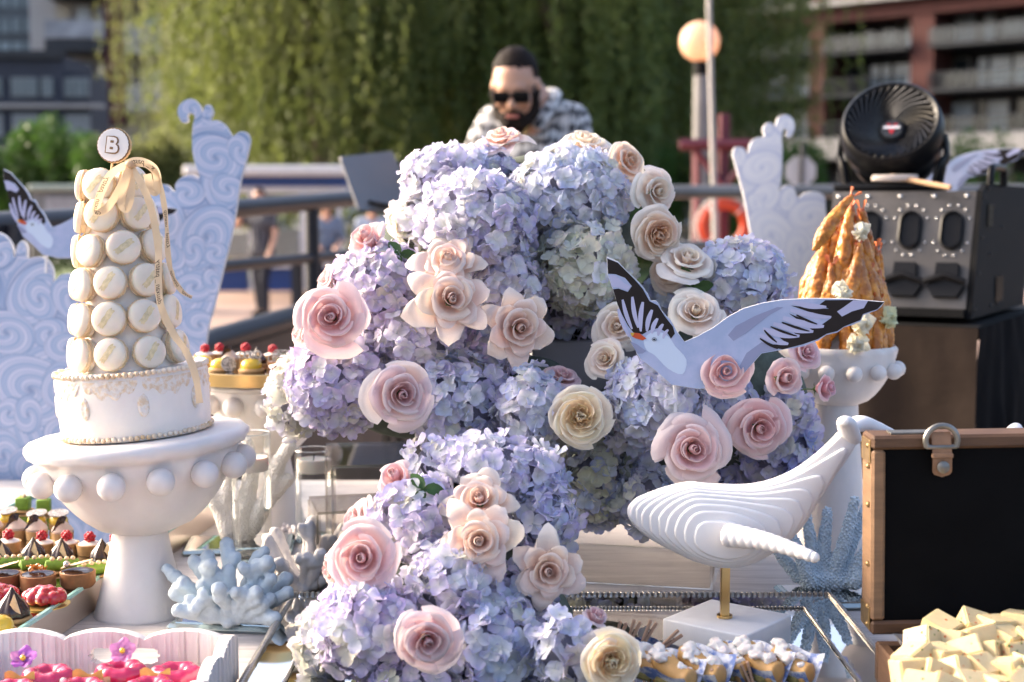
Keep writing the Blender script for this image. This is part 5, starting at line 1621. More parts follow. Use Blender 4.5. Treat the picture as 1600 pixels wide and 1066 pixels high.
def b_mer(t):
    pt(t, 'cup', PASTRY, lambda q: q.lathe([(0, 0), (.0155, 0), (.0165, .013), (.0, .013)], 24))
    pt(t, 'cream_peak', MERING, lambda q: q.lathe([(.0158, .0132), (.0165, .0165), (.013, .0215), (.0075, .0265), (.0025, .031), (0, .034)], 24))
    def sh(q):
        q.grid(lambda u, v: Vector((-.014 + .012 * u + .010 * v, -.0155 + .006 * u + .004 * math.sin(v * 3), .0145 + .0215 * v + .004 * math.sin(u * 3))), 6, 8)
        q.grid(lambda u, v: Vector((-.014 + .012 * u + .010 * v, -.0142 + .006 * u + .004 * math.sin(v * 3), .0145 + .0215 * v + .004 * math.sin(u * 3))), 6, 8)
    pt(t, 'chocolate_shard', CHOC, sh, 180)
def b_rasp(t):
    pt(t, 'tart_shell', PASTRY, lambda q: q.lathe([(0, 0), (.0165, 0), (.0185, .0155), (.0172, .0155), (.016, .013), (0, .013)], 28))
    pt(t, 'cream', CREAMW, lambda q: q.lathe([(.0165, .0135), (.0155, .0165), (.009, .019), (0, .0195)], 24))
    pt(t, 'raspberry', RASP, lambda q: rasp_ball(q, (.001, -.002, .0255), .0082), 60)
def b_cone(t):
    pt(t, 'biscuit', PASTRY, lambda q: q.lathe([(0, 0), (.0195, 0), (.020, .002), (.0185, .0045), (0, .0045)], 28))
    def f(r, z, a): return (r * (1 + .07 * math.sin(a * 9 + z * 60)), z)
    pt(t, 'chocolate_peak', CHOC, lambda q: q.lathe([(.0165, .0046), (.0175, .008), (.0165, .013), (.0125, .0195), (.007, .0255), (.003, .031), (.0012, .0345), (0, .0355)], 36, fn=f), 60)
    pt(t, 'wafer_shard', WAFER, lambda q: q.prism([(.002, .016), (.015, .0105), (.0085, .0315)], -.0125, -.0112))
def b_log(t):
    pt(t, 'biscuit', PASTRY, lambda q: q.box((0, 0, .002), (.046, .018, .004), bev=.0015))
    pt(t, 'glaze', GREENP, lambda q: q.tube([(-.023, 0, .0105), (-.0205, 0, .0118), (0, .001, .0122), (.0205, 0, .0118), (.023, 0, .0105)], [.002, .0075, .0082, .0075, .002], 14))
    pt(t, 'nut', WAFER, lambda q: [q.ball((x, -.001, .0205), .0034, 8, 6) for x in (-.013, -.003, .006, .014)])
def b_caramel(t):
    pt(t, 'tart_shell', PASTRYD, lambda q: q.lathe([(0, 0), (.0205, 0), (.0225, .004), (.0228, .020), (.021, .0208), (.0205, .018), (0, .018)], 32))
    pt(t, 'chocolate_top', CHOC, lambda q: q.lathe([(.0208, .0182), (.0195, .0212), (.012, .0228), (0, .0232)], 28))
    def net(q):
        rg = random.Random(4)
        for i in range(16):
            a = rg.random() * 6.28; x, y = rg.uniform(-.010, .010), rg.uniform(-.006, .006)
            pts = [(x + math.cos(a) * .006 * s, y + math.sin(a) * .006 * s, .0245 + .009 * rg.random()) for s in (-1, 0, 1)]
            q.tube(spline(pts, 3), .0011, 5)
    pt(t, 'caramel_lace', CARAM, net)
def b_wafer(t):
    pt(t, 'tart_shell', PASTRYD, lambda q: q.lathe([(0, 0), (.0195, 0), (.0225, .004), (.0228, .020), (.021, .0208), (.0205, .018), (0, .018)], 32))
    pt(t, 'chocolate_top', CHOC, lambda q: q.lathe([(.0208, .0182), (.0195, .0212), (.012, .0228), (0, .0232)], 28))
    def w(q):
        for dz in (0, .0012):
            q.grid(lambda u, v: Vector(((u - .5) * .040, (v - .5) * .017 * math.sin(PI * min(max(u, .12), .88)) ** .5 - .003, .0265 + dz + .011 * (u - .2) + .0012 * math.sin(u * 40) * math.sin(v * 20))), 24, 6)
    pt(t, 'lace_wafer', WAFER, w, 180)
    pt(t, 'silver_bead', BEADS, lambda q: q.ball((-.011, -.008, .031), .0046, 14, 10))
def ringballs(q, R, r, n, z, sy=1.0, big=0):
    for k in range(n):
        a = 2 * PI * k / n
        q.ball((R * math.cos(a), R * sy * math.sin(a), z), r, 14, 10, (1, 1, .95))
def flower_gel(q):
    ringballs(q, .0195, .0095, 9, .0105, .72); ringballs(q, .0095, .0085, 5, .0155, .8); q.ball((0, 0, .0145), .010, 12, 8)
def donut(q):
    ringballs(q, .0168, .0100, 6, .0150, .85); 
    q.tube([(.0168 * math.cos(a), .0142 * math.sin(a), .0145) for a in np.linspace(0, 2 * PI, 25)], .0090, 10, caps=False)
def b_redgel(t):
    pt(t, 'gold_card', GOLDC, lambda q: q.lathe([(0, 0), (.031, 0), (.031, .001), (0, .001)], 32))
    q = MB(); flower_gel(q)
    me = finish(remesh(q, .0011, 6), REDG, Matrix.Translation((0, 0, .0005))); link('red_glaze', me, t)
def b_dome(t):
    pt(t, 'biscuit', PASTRY, lambda q: q.lathe([(0, 0), (.021, 0), (.0215, .003), (.019, .006), (0, .006)], 28))
    pt(t, 'lemon_dome', YELLOW, lambda q: q.lathe([(.017, .0062), (.0175, .011), (.015, .0165), (.009, .0205), (0, .022)], 28))
def b_dome_disc(t):
    b_dome(t)
    pt(t, 'chocolate_disc', DISCW, lambda q: q.lathe([(0, -.0006), (.0135, -.0006), (.0135, .0006), (0, .0006)], 28, Matrix.Translation((.012, -.0165, .0125)) @ Matrix.Rotation(R_(68), 4, 'X') @ Matrix.Rotation(R_(15), 4, 'Y')))
def b_dome_curl(t):
    b_dome(t)
    def c(q):
        for k in range(4):
            q.tube([(-.014 + .0085 * k + .005 * math.cos(a), -.003 + .005 * math.sin(a) * .4, .0275 + .0052 * math.sin(a)) for a in np.linspace(0, 2 * PI, 17)], .0013, 6, caps=False)
    pt(t, 'chocolate_curl', DISCW, c)
    pt(t, 'dark_shard', CHOC, lambda q: q.box((.006, .004, .0235), (.022, .008, .003), bev=.001))
def b_brown(t):
    pt(t, 'tart_shell', PASTRYD, lambda q: q.lathe([(0, 0), (.021, 0), (.0225, .016), (.0, .016)], 28))
    def c(q):
        for k in range(5):
            q.tube([(-.014 + .007 * k + .0055 * math.cos(a), -.004 + .002 * math.sin(a), .0215 + .0055 * math.sin(a)) for a in np.linspace(0, 2 * PI, 15)], .0013, 6, caps=False)
    pt(t, 'chocolate_curl', DISCW, c)
    pt(t, 'pistachio_crumb', GREENP, lambda q: [q.ball((-.012 + .006 * k, .006 * math.sin(k * 2.2), .0185), .003, 7, 5) for k in range(5)])
for key, nm, cat, bf in (('green', 'pistachio_cube', 'pastry', b_green), ('disc', 'lemon_tart', 'pastry', b_disc), ('mer', 'cream_cup', 'pastry', b_mer), ('rasp', 'raspberry_tart', 'pastry', b_rasp),
                         ('cone', 'chocolate_cone', 'pastry', b_cone), ('log', 'pistachio_log', 'pastry', b_log), ('car', 'caramel_tart', 'pastry', b_caramel), ('waf', 'wafer_tart', 'pastry', b_wafer),
                         ('red', 'red_jelly_cake', 'pastry', b_redgel), ('dome', 'lemon_dome', 'pastry', b_dome), ('domed', 'lemon_dome', 'pastry', b_dome_disc), ('domec', 'lemon_dome', 'pastry', b_dome_curl), ('brown', 'chocolate_tart', 'pastry', b_brown)):
    mk(key, nm, cat, GP, bf)
kids_index()
USED = set()
def put(key, p, label, rot=0.0, sc=1.0, group=None):
    M = Matrix.Translation(p) @ Matrix.Rotation(rot, 4, 'Z') @ Matrix.Scale(sc, 4)
    src = PROTO[key]
    if key not in USED:
        USED.add(key); src.matrix_basis = M; src['label'] = label; ROOTS[src.name] = M.copy(); r = src
        if group: r['group'] = group
    else:
        r = copy_tree(src, M, label, group)
    return r

# mirrored glass tray at the left
ZM = .843
r0, r1 = T(0, 1003, ZM), T(185, 880, ZM)
e = (r1 - r0).normalized()
lf = T(72, 763, ZM)
sN = Vector((e.y, -e.x, 0))
fr_c = r0 + e * ((lf - r0).dot(e)); nr = r0 - e * .22
wd = (lf - fr_c).dot(-sN)
tr_ = thing('mirror_tray', 'long raised mirror tray with teal glass edges at the left', 'tray', ((r0.x + lf.x) / 2, r0.y + .3, ZT))
Lt = (fr_c - nr).length
TM_ = Matrix(((-sN.x, e.x, 0, nr.x), (-sN.y, e.y, 0, nr.y), (0, 0, 1, 0), (0, 0, 0, 1)))
def tbox(name, x0, x1, y0, y1, z0, z1, mat, bev=0):
    q = MB(); q.box(((x0 + x1) / 2, (y0 + y1) / 2, (z0 + z1) / 2), (x1 - x0, y1 - y0, z1 - z0), TM_, bev=bev); return q.build(name, mat, tr_, smooth=False)
tbox('mirror_top', .004, wd - .004, .004, Lt - .004, ZM - .006, ZM - .004, MIRROR)
SIDEM = pm('mirror_cloth_reflection', (.72, .60, .49), .28, metal=.75)  # beige tint holds the tablecloth's reflection in the colour
tbox('side_mirror', .0, .0035, 0, Lt, ZT + .001, ZM - .005, SIDEM); tbox('side_mirror', wd - .0035, wd, 0, Lt, ZT + .001, ZM - .005, SIDEM)
tbox('side_mirror', .004, wd - .004, Lt - .0035, Lt, ZT + .001, ZM - .007, MIRROR); tbox('side_mirror', .004, wd - .004, 0, .0035, ZT + .001, ZM - .007, MIRROR)
tbox('glass_rim', -.001, .0036, 0, Lt, ZM - .0045, ZM + .0005, GLASS_EDGE); tbox('glass_rim', wd - .0036, wd + .001, 0, Lt, ZM - .0045, ZM + .0005, GLASS_EDGE)
tbox('glass_rim', .004, wd - .004, Lt - .0036, Lt + .001, ZM - .0035, ZM + .0005, GLASS_EDGE)
ZS = ZM - .0035
rowsP = [('green', [(37, 800, 'left green cube at the far end of the mirror tray'), (69, 803, 'right green cube at the far end of the mirror tray')], 0),
         ('disc', [(12, 822, 'lemon tart with marbled disc at the left frame edge'), (58, 826, 'lemon tart with marbled disc behind the cream cups'), (92, 826, 'lemon tart with marbled disc tucked beneath the pedestal bowl')], 0),
         ('mer', [(-12, 838, 'toasted cream cup cut by the frame edge'), (27, 840, 'toasted cream cup left of its row with dark shard'), (58, 842, 'toasted cream cup in the middle of its row'), (98, 845, 'toasted cream cup near the pedestal bowl')], 0),
         ('rasp', [(13, 862, 'raspberry tart at the left end of its row'), (66, 864, 'raspberry tart behind the tilted dark shards'), (104, 864, 'raspberry tart third from left in its row'), (140, 866, 'raspberry tart fourth from left in its row'), (180, 868, 'raspberry tart beside the pedestal stem')], 0),
         ('cone', [(0, 880, 'chocolate peak half cut by the left frame edge'), (53, 878, 'chocolate peak with wafer left of centre in its row'), (97, 879, 'chocolate peak between raspberry tarts'), (160, 880, 'chocolate peak with cream wafer near the pedestal stem')], 0),
         ('log', [(15, 893, 'green pistachio log at the left end of the row'), (58, 894, 'green pistachio log behind the caramel lace tart'), (98, 896, 'green pistachio log between the caramel tart and wafer tart'), (147, 903, 'green pistachio log at the right end near the tray edge')], 20),
         ('waf', [(6, 920, 'brown tart with lace wafer at the left frame edge'), (122, 916, 'brown tart with lace wafer and silver bead near the tray edge')], 0),
         ('car', [(60, 921, 'brown tart topped with orange caramel lace')], 0),
         ('red', [(-6, 942, 'shiny red jelly cake cut by the left frame edge'), (70, 945, 'shiny red jelly cake near the tray edge')], 8),
         ('cone', [(20, 969, 'large dark chocolate peak in front of the red jelly cakes')], 0),
         ('dome', [(-2, 990, 'yellow lemon dome at the lower left frame edge')], 0)]
for key, lst, rot in rowsP:
    for (px, py, lab) in lst:
        p = T(px, py, ZS)
        put(key, p, lab, R_(rot) + random.uniform(-.25, .25), 1.0 if not lab.startswith('large') else 1.15)

# pastries on the gold plate behind
zp = C2.z + .0232
GP2 = 'pastries on the gold-rimmed plate'
for key, px, Yo, lab, sc in (('domed', 352, -.085, 'yellow dome with marbled disc at the plate front', .95), ('domec', 399, -.100, 'yellow dome with chocolate curls at the plate front', 1.0), ('brown', 445, -.095, 'brown tart with curls at the plate front right', 1.0),
                             ('dome', 326, -.03, 'plain yellow dome at the left rim of the gold plate', .9), ('mer', 366, -.03, 'toasted cream cup in the plate middle', .95), ('rasp', 328, .03, 'raspberry tart at the left back of the gold plate', 1.0), ('rasp', 350, .045, 'second raspberry tart at the back of the gold plate', 1.0),
                             ('rasp', 390, .03, 'raspberry tart behind the chocolate curls', 1.05), ('cone', 408, -.01, 'dark chocolate peak in the middle of the gold plate', .9), ('rasp', 432, .02, 'raspberry tart at the right of the gold plate', 1.0), ('brown', 452, -.02, 'brown curl tart behind the front right tart', 1.0), ('rasp', 470, .0, 'raspberry tart beside the pink rose', 1.0)):
    Y = C2.y + Yo
    x = (px - 800) / FPX * (Y + .05)
    put(key, Vector((x, Y, zp)), lab, random.uniform(-.4, .4), sc, GP2)

# scalloped white tray in the lower left corner, with pink ring tarts
WASH = pm('whitewashed_wood', (.72, .68, .65), .75, var=.08, vscale=26, stretch=(1, 1, .25), col2=(.76, .73, .71), bump=.8, bscale=90)
st = thing('scalloped_tray', 'whitewashed wooden tray with scalloped rim and handle slot in the lower left corner', 'tray', (-.48, 1.45, ZT))
yB = 1.555
xr = W(350, 1000, yB).x; xl = xr - .36
def top_z(f, n=5): return .852 + .0105 * abs(math.sin(PI * n * f)) ** .7
hz0, hz1 = W(190, 1037, yB).z, W(190, 1013, yB).z
hx0, hx1 = W(139, 1020, yB).x, W(248, 1020, yB).x
q = MB(); n = 120
for i in range(n):
    x0, x1 = xl + (xr - xl) * i / n, xl + (xr - xl) * (i + 1) / n
    t0, t1 = top_z(i / n, 4), top_z((i + 1) / n, 4)
    xm = (x0 + x1) / 2
    th = .0015 * math.sin(i * 1.9) * math.sin(i * .7)
    segs = [(ZT + .004, None)]
    if hx0 < xm < hx1:
        k = min(xm - hx0, hx1 - xm); rr_ = (hz1 - hz0) / 2
        dz = rr_ - math.sqrt(max(0, rr_ * rr_ - max(0, rr_ - k) ** 2)) if k < rr_ else 0
        a, c = hz0 + dz, hz1 - dz
        for lo0, lo1, hi0, hi1 in ((ZT + .004, ZT + .004, a, a), (c, c, t0, t1)):
            q.add([(x0, yB + th, lo0), (x1, yB + th, lo1), (x1, yB + th, hi1), (x0, yB + th, hi0), (x0, yB + .013, lo0), (x1, yB + .013, lo1), (x1, yB + .013, hi1), (x0, yB + .013, hi0)],
                  [(0, 1, 2, 3), (7, 6, 5, 4), (3, 2, 6, 7), (0, 4, 5, 1), (0, 3, 7, 4), (1, 5, 6, 2)])
    else:
        q.add([(x0, yB + th, ZT + .004), (x1, yB + th, ZT + .004), (x1, yB + th, t1), (x0, yB + th, t0), (x0, yB + .013, ZT + .004), (x1, yB + .013, ZT + .004), (x1, yB + .013, t1), (x0, yB + .013, t0)],
              [(0, 1, 2, 3), (7, 6, 5, 4), (3, 2, 6, 7), (0, 4, 5, 1), (0, 3, 7, 4), (1, 5, 6, 2)])
q.build('back_wall', WASH, st, smooth=False, recalc=False)
for nm, xx in (('side_wall', xr + .0005), ('side_wall', xl - .0135)):
    q = MB(); n = 90; y0, y1 = yB + .013, yB - .30
    for i in range(n):
        a, c = y0 + (y1 - y0) * i / n, y0 + (y1 - y0) * (i + 1) / n
        t0, t1 = top_z(i / n, 4), top_z((i + 1) / n, 4)
        g_ = .0016 * abs(math.sin(i * 1.3))
        q.add([(xx + .013 - g_, a, ZT + .004), (xx + .013 - g_, c, ZT + .004), (xx + .013 - g_, c, t1), (xx + .013 - g_, a, t0), (xx, a, ZT + .004), (xx, c, ZT + .004), (xx, c, t1), (xx, a, t0)],
              [(0, 1, 2, 3), (7, 6, 5, 4), (3, 2, 6, 7), (0, 4, 5, 1), (0, 3, 7, 4), (1, 5, 6, 2)])
    q.build(nm, WASH, st, smooth=False, recalc=False)
q = MB(); q.box(((xl + xr) / 2, yB - .15, ZT + .004), (xr - xl, .298, .006)); q.build('bottom', WASH, st, smooth=False)

def b_pink(t):
    def tart(q):
        def f(r, z, a): return (r * (1 + .04 * abs(math.sin(a * 5))), z)
        q.lathe([(0, 0), (.021, 0), (.0265, .0085), (.0285, .012), (.025, .0115), (0, .0095)], 40, fn=f)
    pt(t, 'tart_shell', pm('golden_tart', (.62, .36, .09), .6, var=.12, vscale=80), tart)
    q = MB(); donut(q)
    link('pink_ring', finish(remesh(q, .0011, 14), MAGG, Matrix.Translation((0, 0, .003))), t)
def viola(t, c, mats, tilt):
    for k in range(5):
        a = 2 * PI * k / 5 + .3
        Mx = Matrix.Translation(c) @ Matrix.Rotation(tilt, 4, 'X') @ Matrix.Rotation(a, 4, 'Z')
        q = MB(); q.grid(lambda u, v: Vector((.013 * v, (u - .5) * .013 * math.sin(PI * (.12 + .78 * v)) ** .8, .003 * v * v + .0012 * math.sin(u * 6 + v * 5))), 5, 5, Mx)
        q.build('flower_petal', mats[k % len(mats)], t, world=False, angle=180)
    q = MB(); q.ball(Vector(c) + Vector((0, -.002, .001)), .003, 8, 6); q.build('flower_eye', YELLOW, t, world=False)
ZI = ZT + .007
ptarts = []
for i, (px, py, lab) in enumerate(((76, 1064, 'magenta ring tart with purple viola at the left of the scalloped tray'), (190, 1057, 'magenta ring tart with pink flower in the middle of the scalloped tray'), (275, 1060, 'magenta ring tart with white bead beside the right tray wall'))):
    p = T(px, py, ZI + .016); p.z = ZI
    t = thing('ring_tart', lab, 'tart', p, 'magenta ring tarts', M=Matrix.Translation(p) @ Matrix.Scale(1.12, 4))
    b_pink(t)
    if i == 0: viola(t, (-.020, -.010, .040), [PETALV, PETALV, PETALP], R_(35))
    if i == 1: viola(t, (.003, -.004, .041), [PETALP], R_(48))
    pt(t, 'bead', CREAMW, lambda q, i=i: q.ball((-.022 if i else .020, -.018, .020), .0035, 10, 8))
    pt(t, 'lace_wafer', WAFER, lambda q: q.grid(lambda u, v: Vector(((u - .5) * .02 - .014, -.026 + .002 * math.sin(u * 9), .010 + v * .012)), 8, 5), 180)
for i, (px, py) in enumerate(((20, 1085), (128, 1082), (235, 1080))):
    p = T(px, py, ZI + .016); p.z = ZI
    t = thing('ring_tart', ('golden tart edge at the bottom frame edge left of the viola tart', 'golden tart edge at the bottom frame edge below the pink flower', 'golden tart edge with yellow wafer at the bottom right of the tray')[i], 'tart', p, 'magenta ring tarts', M=Matrix.Translation(p) @ Matrix.Scale(1.05, 4))
    b_pink(t)
    pt(t, 'yellow_wafer', pm('yellow_wafer', (.62, .46, .12), .5, var=.2, vscale=90), lambda q: q.grid(lambda u, v: Vector(((u - .5) * .032, .022 - .003 * u, .014 + v * .016 + .003 * math.sin(u * 8))), 8, 4), 180)
# ------------------------------------------------------------------ corals, vases, pearls, risers
def coral_mat(name, col, bump, bs):
    return pm(name, col, .85, var=.12, vscale=60, bump=bump, bscale=bs)
CORB = coral_mat('blue_coral', (.53, .61, .66), .6, 500)
CORG = coral_mat('grey_coral', (.66, .63, .62), .6, 500)
CORW = coral_mat('white_coral', (.84, .80, .74), .5, 500)
CORR = coral_mat('pale_blue_coral', (.56, .66, .73), .4, 500)
def plate(label, c, sx, sy, rot, thick=.009):
    t = thing('glass_plate', label, 'glass plate', c, 'mirror plates under the corals')
    M = Matrix.Translation(c) @ Matrix.Rotation(rot, 4, 'Z')
    q = MB(); q.box((0, 0, thick / 2), (sx, sy, thick), M, bev=.004); q.build('edge', pm('plate_edge', (.50, .60, .60), .08, metal=.7), t, smooth=False)
    q = MB(); q.box((0, 0, thick + .0005), (sx - .02, sy - .02, .001), M); q.build('mirror', MIRROR, t, smooth=False)
    return t
def coral(name, label, c, branches, mat, voxel, dis, nub=0):
    t = thing(name, label, 'coral', c, 'coral ornaments')
    q = MB()
    for chain in branches:
        for i in range(len(chain) - 1):
            (p0, a), (p1, b) = chain[i], chain[i + 1]
            capsule(q, p0, p1, a, b, 12, 4)
    me = remesh(q, voxel * (1.5 if nub else 1), 3)
    displace(me, lambda p, n: dis[0] * noise.noise(p / dis[1]) + dis[0] * .4 * noise.noise(p / (dis[1] * .35)))
    if nub:
        cells, nb_ = {}, MB()
        fl = list(me.polygons); random.Random(4).shuffle(fl)
        for f in fl:
            p = f.center; k = tuple(int(math.floor(x / nub)) for x in p)
            if any((p - o_).length < nub * .82 for i in (-1, 0, 1) for j in (-1, 0, 1) for l in (-1, 0, 1) for o_ in cells.get((k[0] + i, k[1] + j, k[2] + l), ())): continue
            cells.setdefault(k, []).append(p.copy())
            nb_.ball(p + f.normal * nub * .12, nub * random.uniform(.42, .56), 6, 4)
        o = link('nubs', nb_.mesh('nubs', mat, angle=180), t); o['kind'] = 'stuff'
    link('branch_mass', finish(me, mat), t)
    return t

def knob_branches(W_, H_, D_, n, seed):                   # stubby forked fingers fanning out of a low crust
    rg = random.Random(seed)
    B = [[((-W_ * .22, 0, .006), .011), ((W_ * .22, .004, .006), .011)], [((0, -D_ * .2, .006), .010), ((0, D_ * .2, .006), .010)]]
    for k in range(n):
        row = k % 3
        f = ((k // 3 + .5 + rg.uniform(-.3, .3)) / (n / 3)) * 2 - 1
        y = (row - 1) * D_ * .30
        a = f * (1.25 if row != 2 else 1.0)
        L_ = H_ * (1.0, .86, .62)[2 - row] * rg.uniform(.80, 1.08) * (1 - .12 * abs(f))
        b0 = Vector((f * W_ * .20, y * .55, .008))
        dv = Vector((math.sin(a), (row - 1) * .42 + rg.uniform(-.15, .15), math.cos(a) * .95)).normalized()
        r = rg.uniform(.0068, .0085)
        m = b0 + dv * L_ * .52 + Vector((rg.uniform(-.005, .005), rg.uniform(-.003, .003), 0)); e = b0 + dv * L_
        B.append([(b0, r), (m, r * .95), (e, r * 1.18)])
        for q_ in range(rg.choice((1, 1, 2))):
            d2 = (dv * .7 + Vector((rg.uniform(-.9, .9), rg.uniform(-.6, .2), rg.uniform(-.1, .5)))).normalized()
            s_ = b0 + dv * L_ * rg.uniform(.45, .85)
            B.append([(s_, r * .85), (s_ + d2 * L_ * rg.uniform(.22, .36), r * rg.uniform(.9, 1.2))])
    return B
c = T(362, 984) + Vector((0, .0, .010))
plate('mirrored glass plate under the pale blue coral', T(385, 968), .17, .13, R_(-8))
coral('coral', 'chunky pale blue coral in front of the pedestal stem', c, knob_branches(.125, .084, .08, 22, 3), CORB, .0020, (.0016, .009))
plate('mirrored glass plate under the grey coral', T(478, 926), .12, .10, R_(-10))
c = T(474, 936) + Vector((0, .012, .010))
coral('coral', 'grey coral beside the front flower cascade', c, knob_branches(.10, .088, .07, 15, 8), CORG, .0020, (.0016, .009))
plate('mirrored glass plate under the white coral', T(352, 884) + Vector((0, .115, 0)), .17, .11, R_(6))
c = T(356, 884) + Vector((0, .125, .010))
WB = [[((0, 0, .01), .018), ((0, 0, .05), .017)], [((-.02, 0, .01), .016), ((-.035, 0, .05), .012), ((-.062, .0, .092), .009)], [((0, 0, .04), .015), ((.012, .01, .10), .012), ((.006, .01, .155), .010)],
      [((.012, 0, .02), .015), ((.042, .0, .07), .012), ((.058, .0, .125), .011), ((.075, .0, .15), .0105)], [((.045, 0, .07), .011), ((.073, .0, .098), .009)], [((-.03, .0, .05), .011), ((-.02, 0, .10), .010), ((-.032, .0, .135), .0085)], [((-.055, 0, .085), .009), ((-.078, .0, .088), .008)]]
coral('coral', 'white branching coral behind the left candle vase', c, WB, CORW, .0022, (.001, .008), nub=.0036)
plate('mirrored glass plate under the beaded blue coral', T(1296, 938), .13, .11, R_(4))
c = T(1292, 938) + Vector((0, .025, .010))
rg = random.Random(2)
RB = [[((-.015, 0, .010), .016), ((.02, 0, .010), .016)]]
for a, L_, r in ((-.62, .070, .006), (-.40, .092, .0065), (-.18, .104, .0065), (.04, .096, .007), (.24, .118, .007), (.44, .125, .007), (.62, .100, .0065), (.80, .118, .0065)):
    b0 = Vector((a * .050, rg.uniform(-.016, .016), .012)); e = b0 + Vector((math.sin(a), rg.uniform(-.22, .22), math.cos(a))) * L_
    RB.append([(b0, r * 1.5), ((b0 + e) / 2 + Vector((rg.uniform(-.004, .004), 0, 0)), r * 1.15), (e, r * .8)])
coral('coral', 'tall beaded pale blue coral between the whale and the suitcase', c, RB, CORR, .0020, (.001, .008), nub=.0042)

WATER = glass_mat('vase_water', (.93, .96, .95), rough=.01, clear=.93)
WAX = pm('white_wax', (.80, .77, .73), .4, sss=.5, var=.02)
def vase(label, px, pyb, r, h, water, cy, fill=None):
    p = T(px, pyb); p.y += r * .6
    t = thing('glass_vase', label, 'vase', p, 'glass cylinder vases with floating candles')
    M = Matrix.Translation(p)
    q = MB(); q.lathe([(r, .002), (r, h - .001)], 48, M, caps=False); q.build('glass', CLEARG, t, angle=60)
    q = MB(); q.lathe([(0, .0015), (r * .95, .0015), (r * .96, .010), (0, .012)], 40, M); q.build('glass_foot', pm('thick_glass', (.85, .92, .90), .03, trans=1.0, ior=1.5), t, angle=60)
    q = MB(); q.lathe([(r - .003, h + .0), (r - .0002, h + .0012), (r + .0006, h - .0006)], 48, M, caps=False); q.build('lip', pm('glass_lip', (.80, .82, .80), .05, coat=1, trans=.5), t)
    cd_ = thing('floating_candle', f'white floating candle inside the {cy}', 'candle', p + Vector((0, 0, water)), 'floating candles')
    q = MB(); q.lathe([(0, water - .018), (r * .86, water - .016), (r * .90, water - .010), (r * .90, water + .002), (r * .84, water + .005), (r * .6, water + .003), (0, water + .002)], 40, M); q.build('wax', WAX, cd_)
    q = MB(); q.tube([p + Vector((0, 0, water + .002)), p + Vector((.001, 0, water + .012))], .0009, 6); q.build('wick', BLACKM, cd_)
    return t, p
vase('glass cylinder vase with floating candle beside the cake pedestal', 391, 880, .0300, .196, .155, 'left glass vase')
vase('glass cylinder vase with floating candle behind the grey coral', 489, 850, .0300, .150, .130, 'right glass vase')
PEARL = pm('pearl', (.72, .66, .66), .18, coat=.8, var=.05)
pr = thing('pearl_strand', 'loose strand of pearls lying between the two glass vases', 'pearls', T(440, 800))
q = MB(); rg = random.Random(9)
for i in range(90):
    px, py = rg.uniform(424, 462), rg.uniform(768, 836)
    p = T(px, py); q.ball(p + Vector((0, 0, .0042 + (.006 if rg.random() < .3 else 0))), .0044, 10, 7)
o = q.build('pearls', PEARL, pr); o['kind'] = 'stuff'

def acrylic(label, c, sx, sy, h, rot, zb=ZT):
    t = thing('acrylic_riser', label, 'riser', c, 'clear acrylic display risers')
    M = Matrix.Translation((c.x, c.y, zb)) @ Matrix.Rotation(rot, 4, 'Z'); th = .005
    for nm, cc, ss in (('front_panel', (0, -sy / 2 + th / 2, h / 2), (sx, th, h)), ('back_panel', (0, sy / 2 - th / 2, h / 2), (sx, th, h)),
                       ('side_panel', (-sx / 2 + th / 2, 0, h / 2), (th, sy - 2 * th - .001, h)), ('side_panel', (sx / 2 - th / 2, 0, h / 2), (th, sy - 2 * th - .001, h)), ('top_panel', (0, 0, h + th / 2 + .0005), (sx, sy, th))):
        q = MB(); q.box(cc, (ss[0], ss[1], ss[2] - .002), M); q.build(nm, CLEAR, t, smooth=False)
    q = MB()
    for sx_ in (-1, 1):
        for sy_ in (-1, 1):
            q.box((sx_ * (sx / 2 + .0004), sy_ * (sy / 2 + .0004), h / 2), (.003, .003, h), M)
    for sy_ in (-1, 1): q.box((0, sy_ * (sy / 2 + .0004), h + .003), (sx, .0025, .004), M)
    q.build('bright_edge', MATS.get('acrylic_edge') or glass_mat('acrylic_edge', (.95, .92, .90), .12, clear=.62), t, smooth=False)
    return t
ZC = T(965, 934)
acrylic('clear acrylic riser under the right side of the flowers behind the whale', Vector((.185, 2.10, ZT)), .25, .24, .135, R_(-12))
acrylic('clear acrylic riser under the left side of the flowers', Vector((-.145, 2.12, ZT)), .26, .20, .165, R_(10))
acrylic('low clear acrylic riser behind the grey coral', Vector((-.215, 1.975, ZT)), .13, .11, .118, R_(14))
gp = thing('grey_plinth', 'grey painted plinth box half hidden among the flowers', 'plinth', (.08, 2.22, ZT))
GREYP = pm('plinth_grey', (.30, .29, .31), .6, var=.06, vscale=8)
a, c = W(832, 532, 2.10), W(1165, 700, 2.10)
q = MB(); q.box(((a.x + c.x) / 2, 2.21, (a.z + ZT + .145) / 2), (c.x - a.x, .22, a.z - ZT - .145), bev=.003); q.build('box', GREYP, gp, smooth=False)
q = MB(); q.box(((a.x + c.x) / 2, 2.215, a.z + .012), (c.x - a.x - .01, .20, .022), bev=.002); q.build('black_lid', BLACKM, gp, smooth=False)

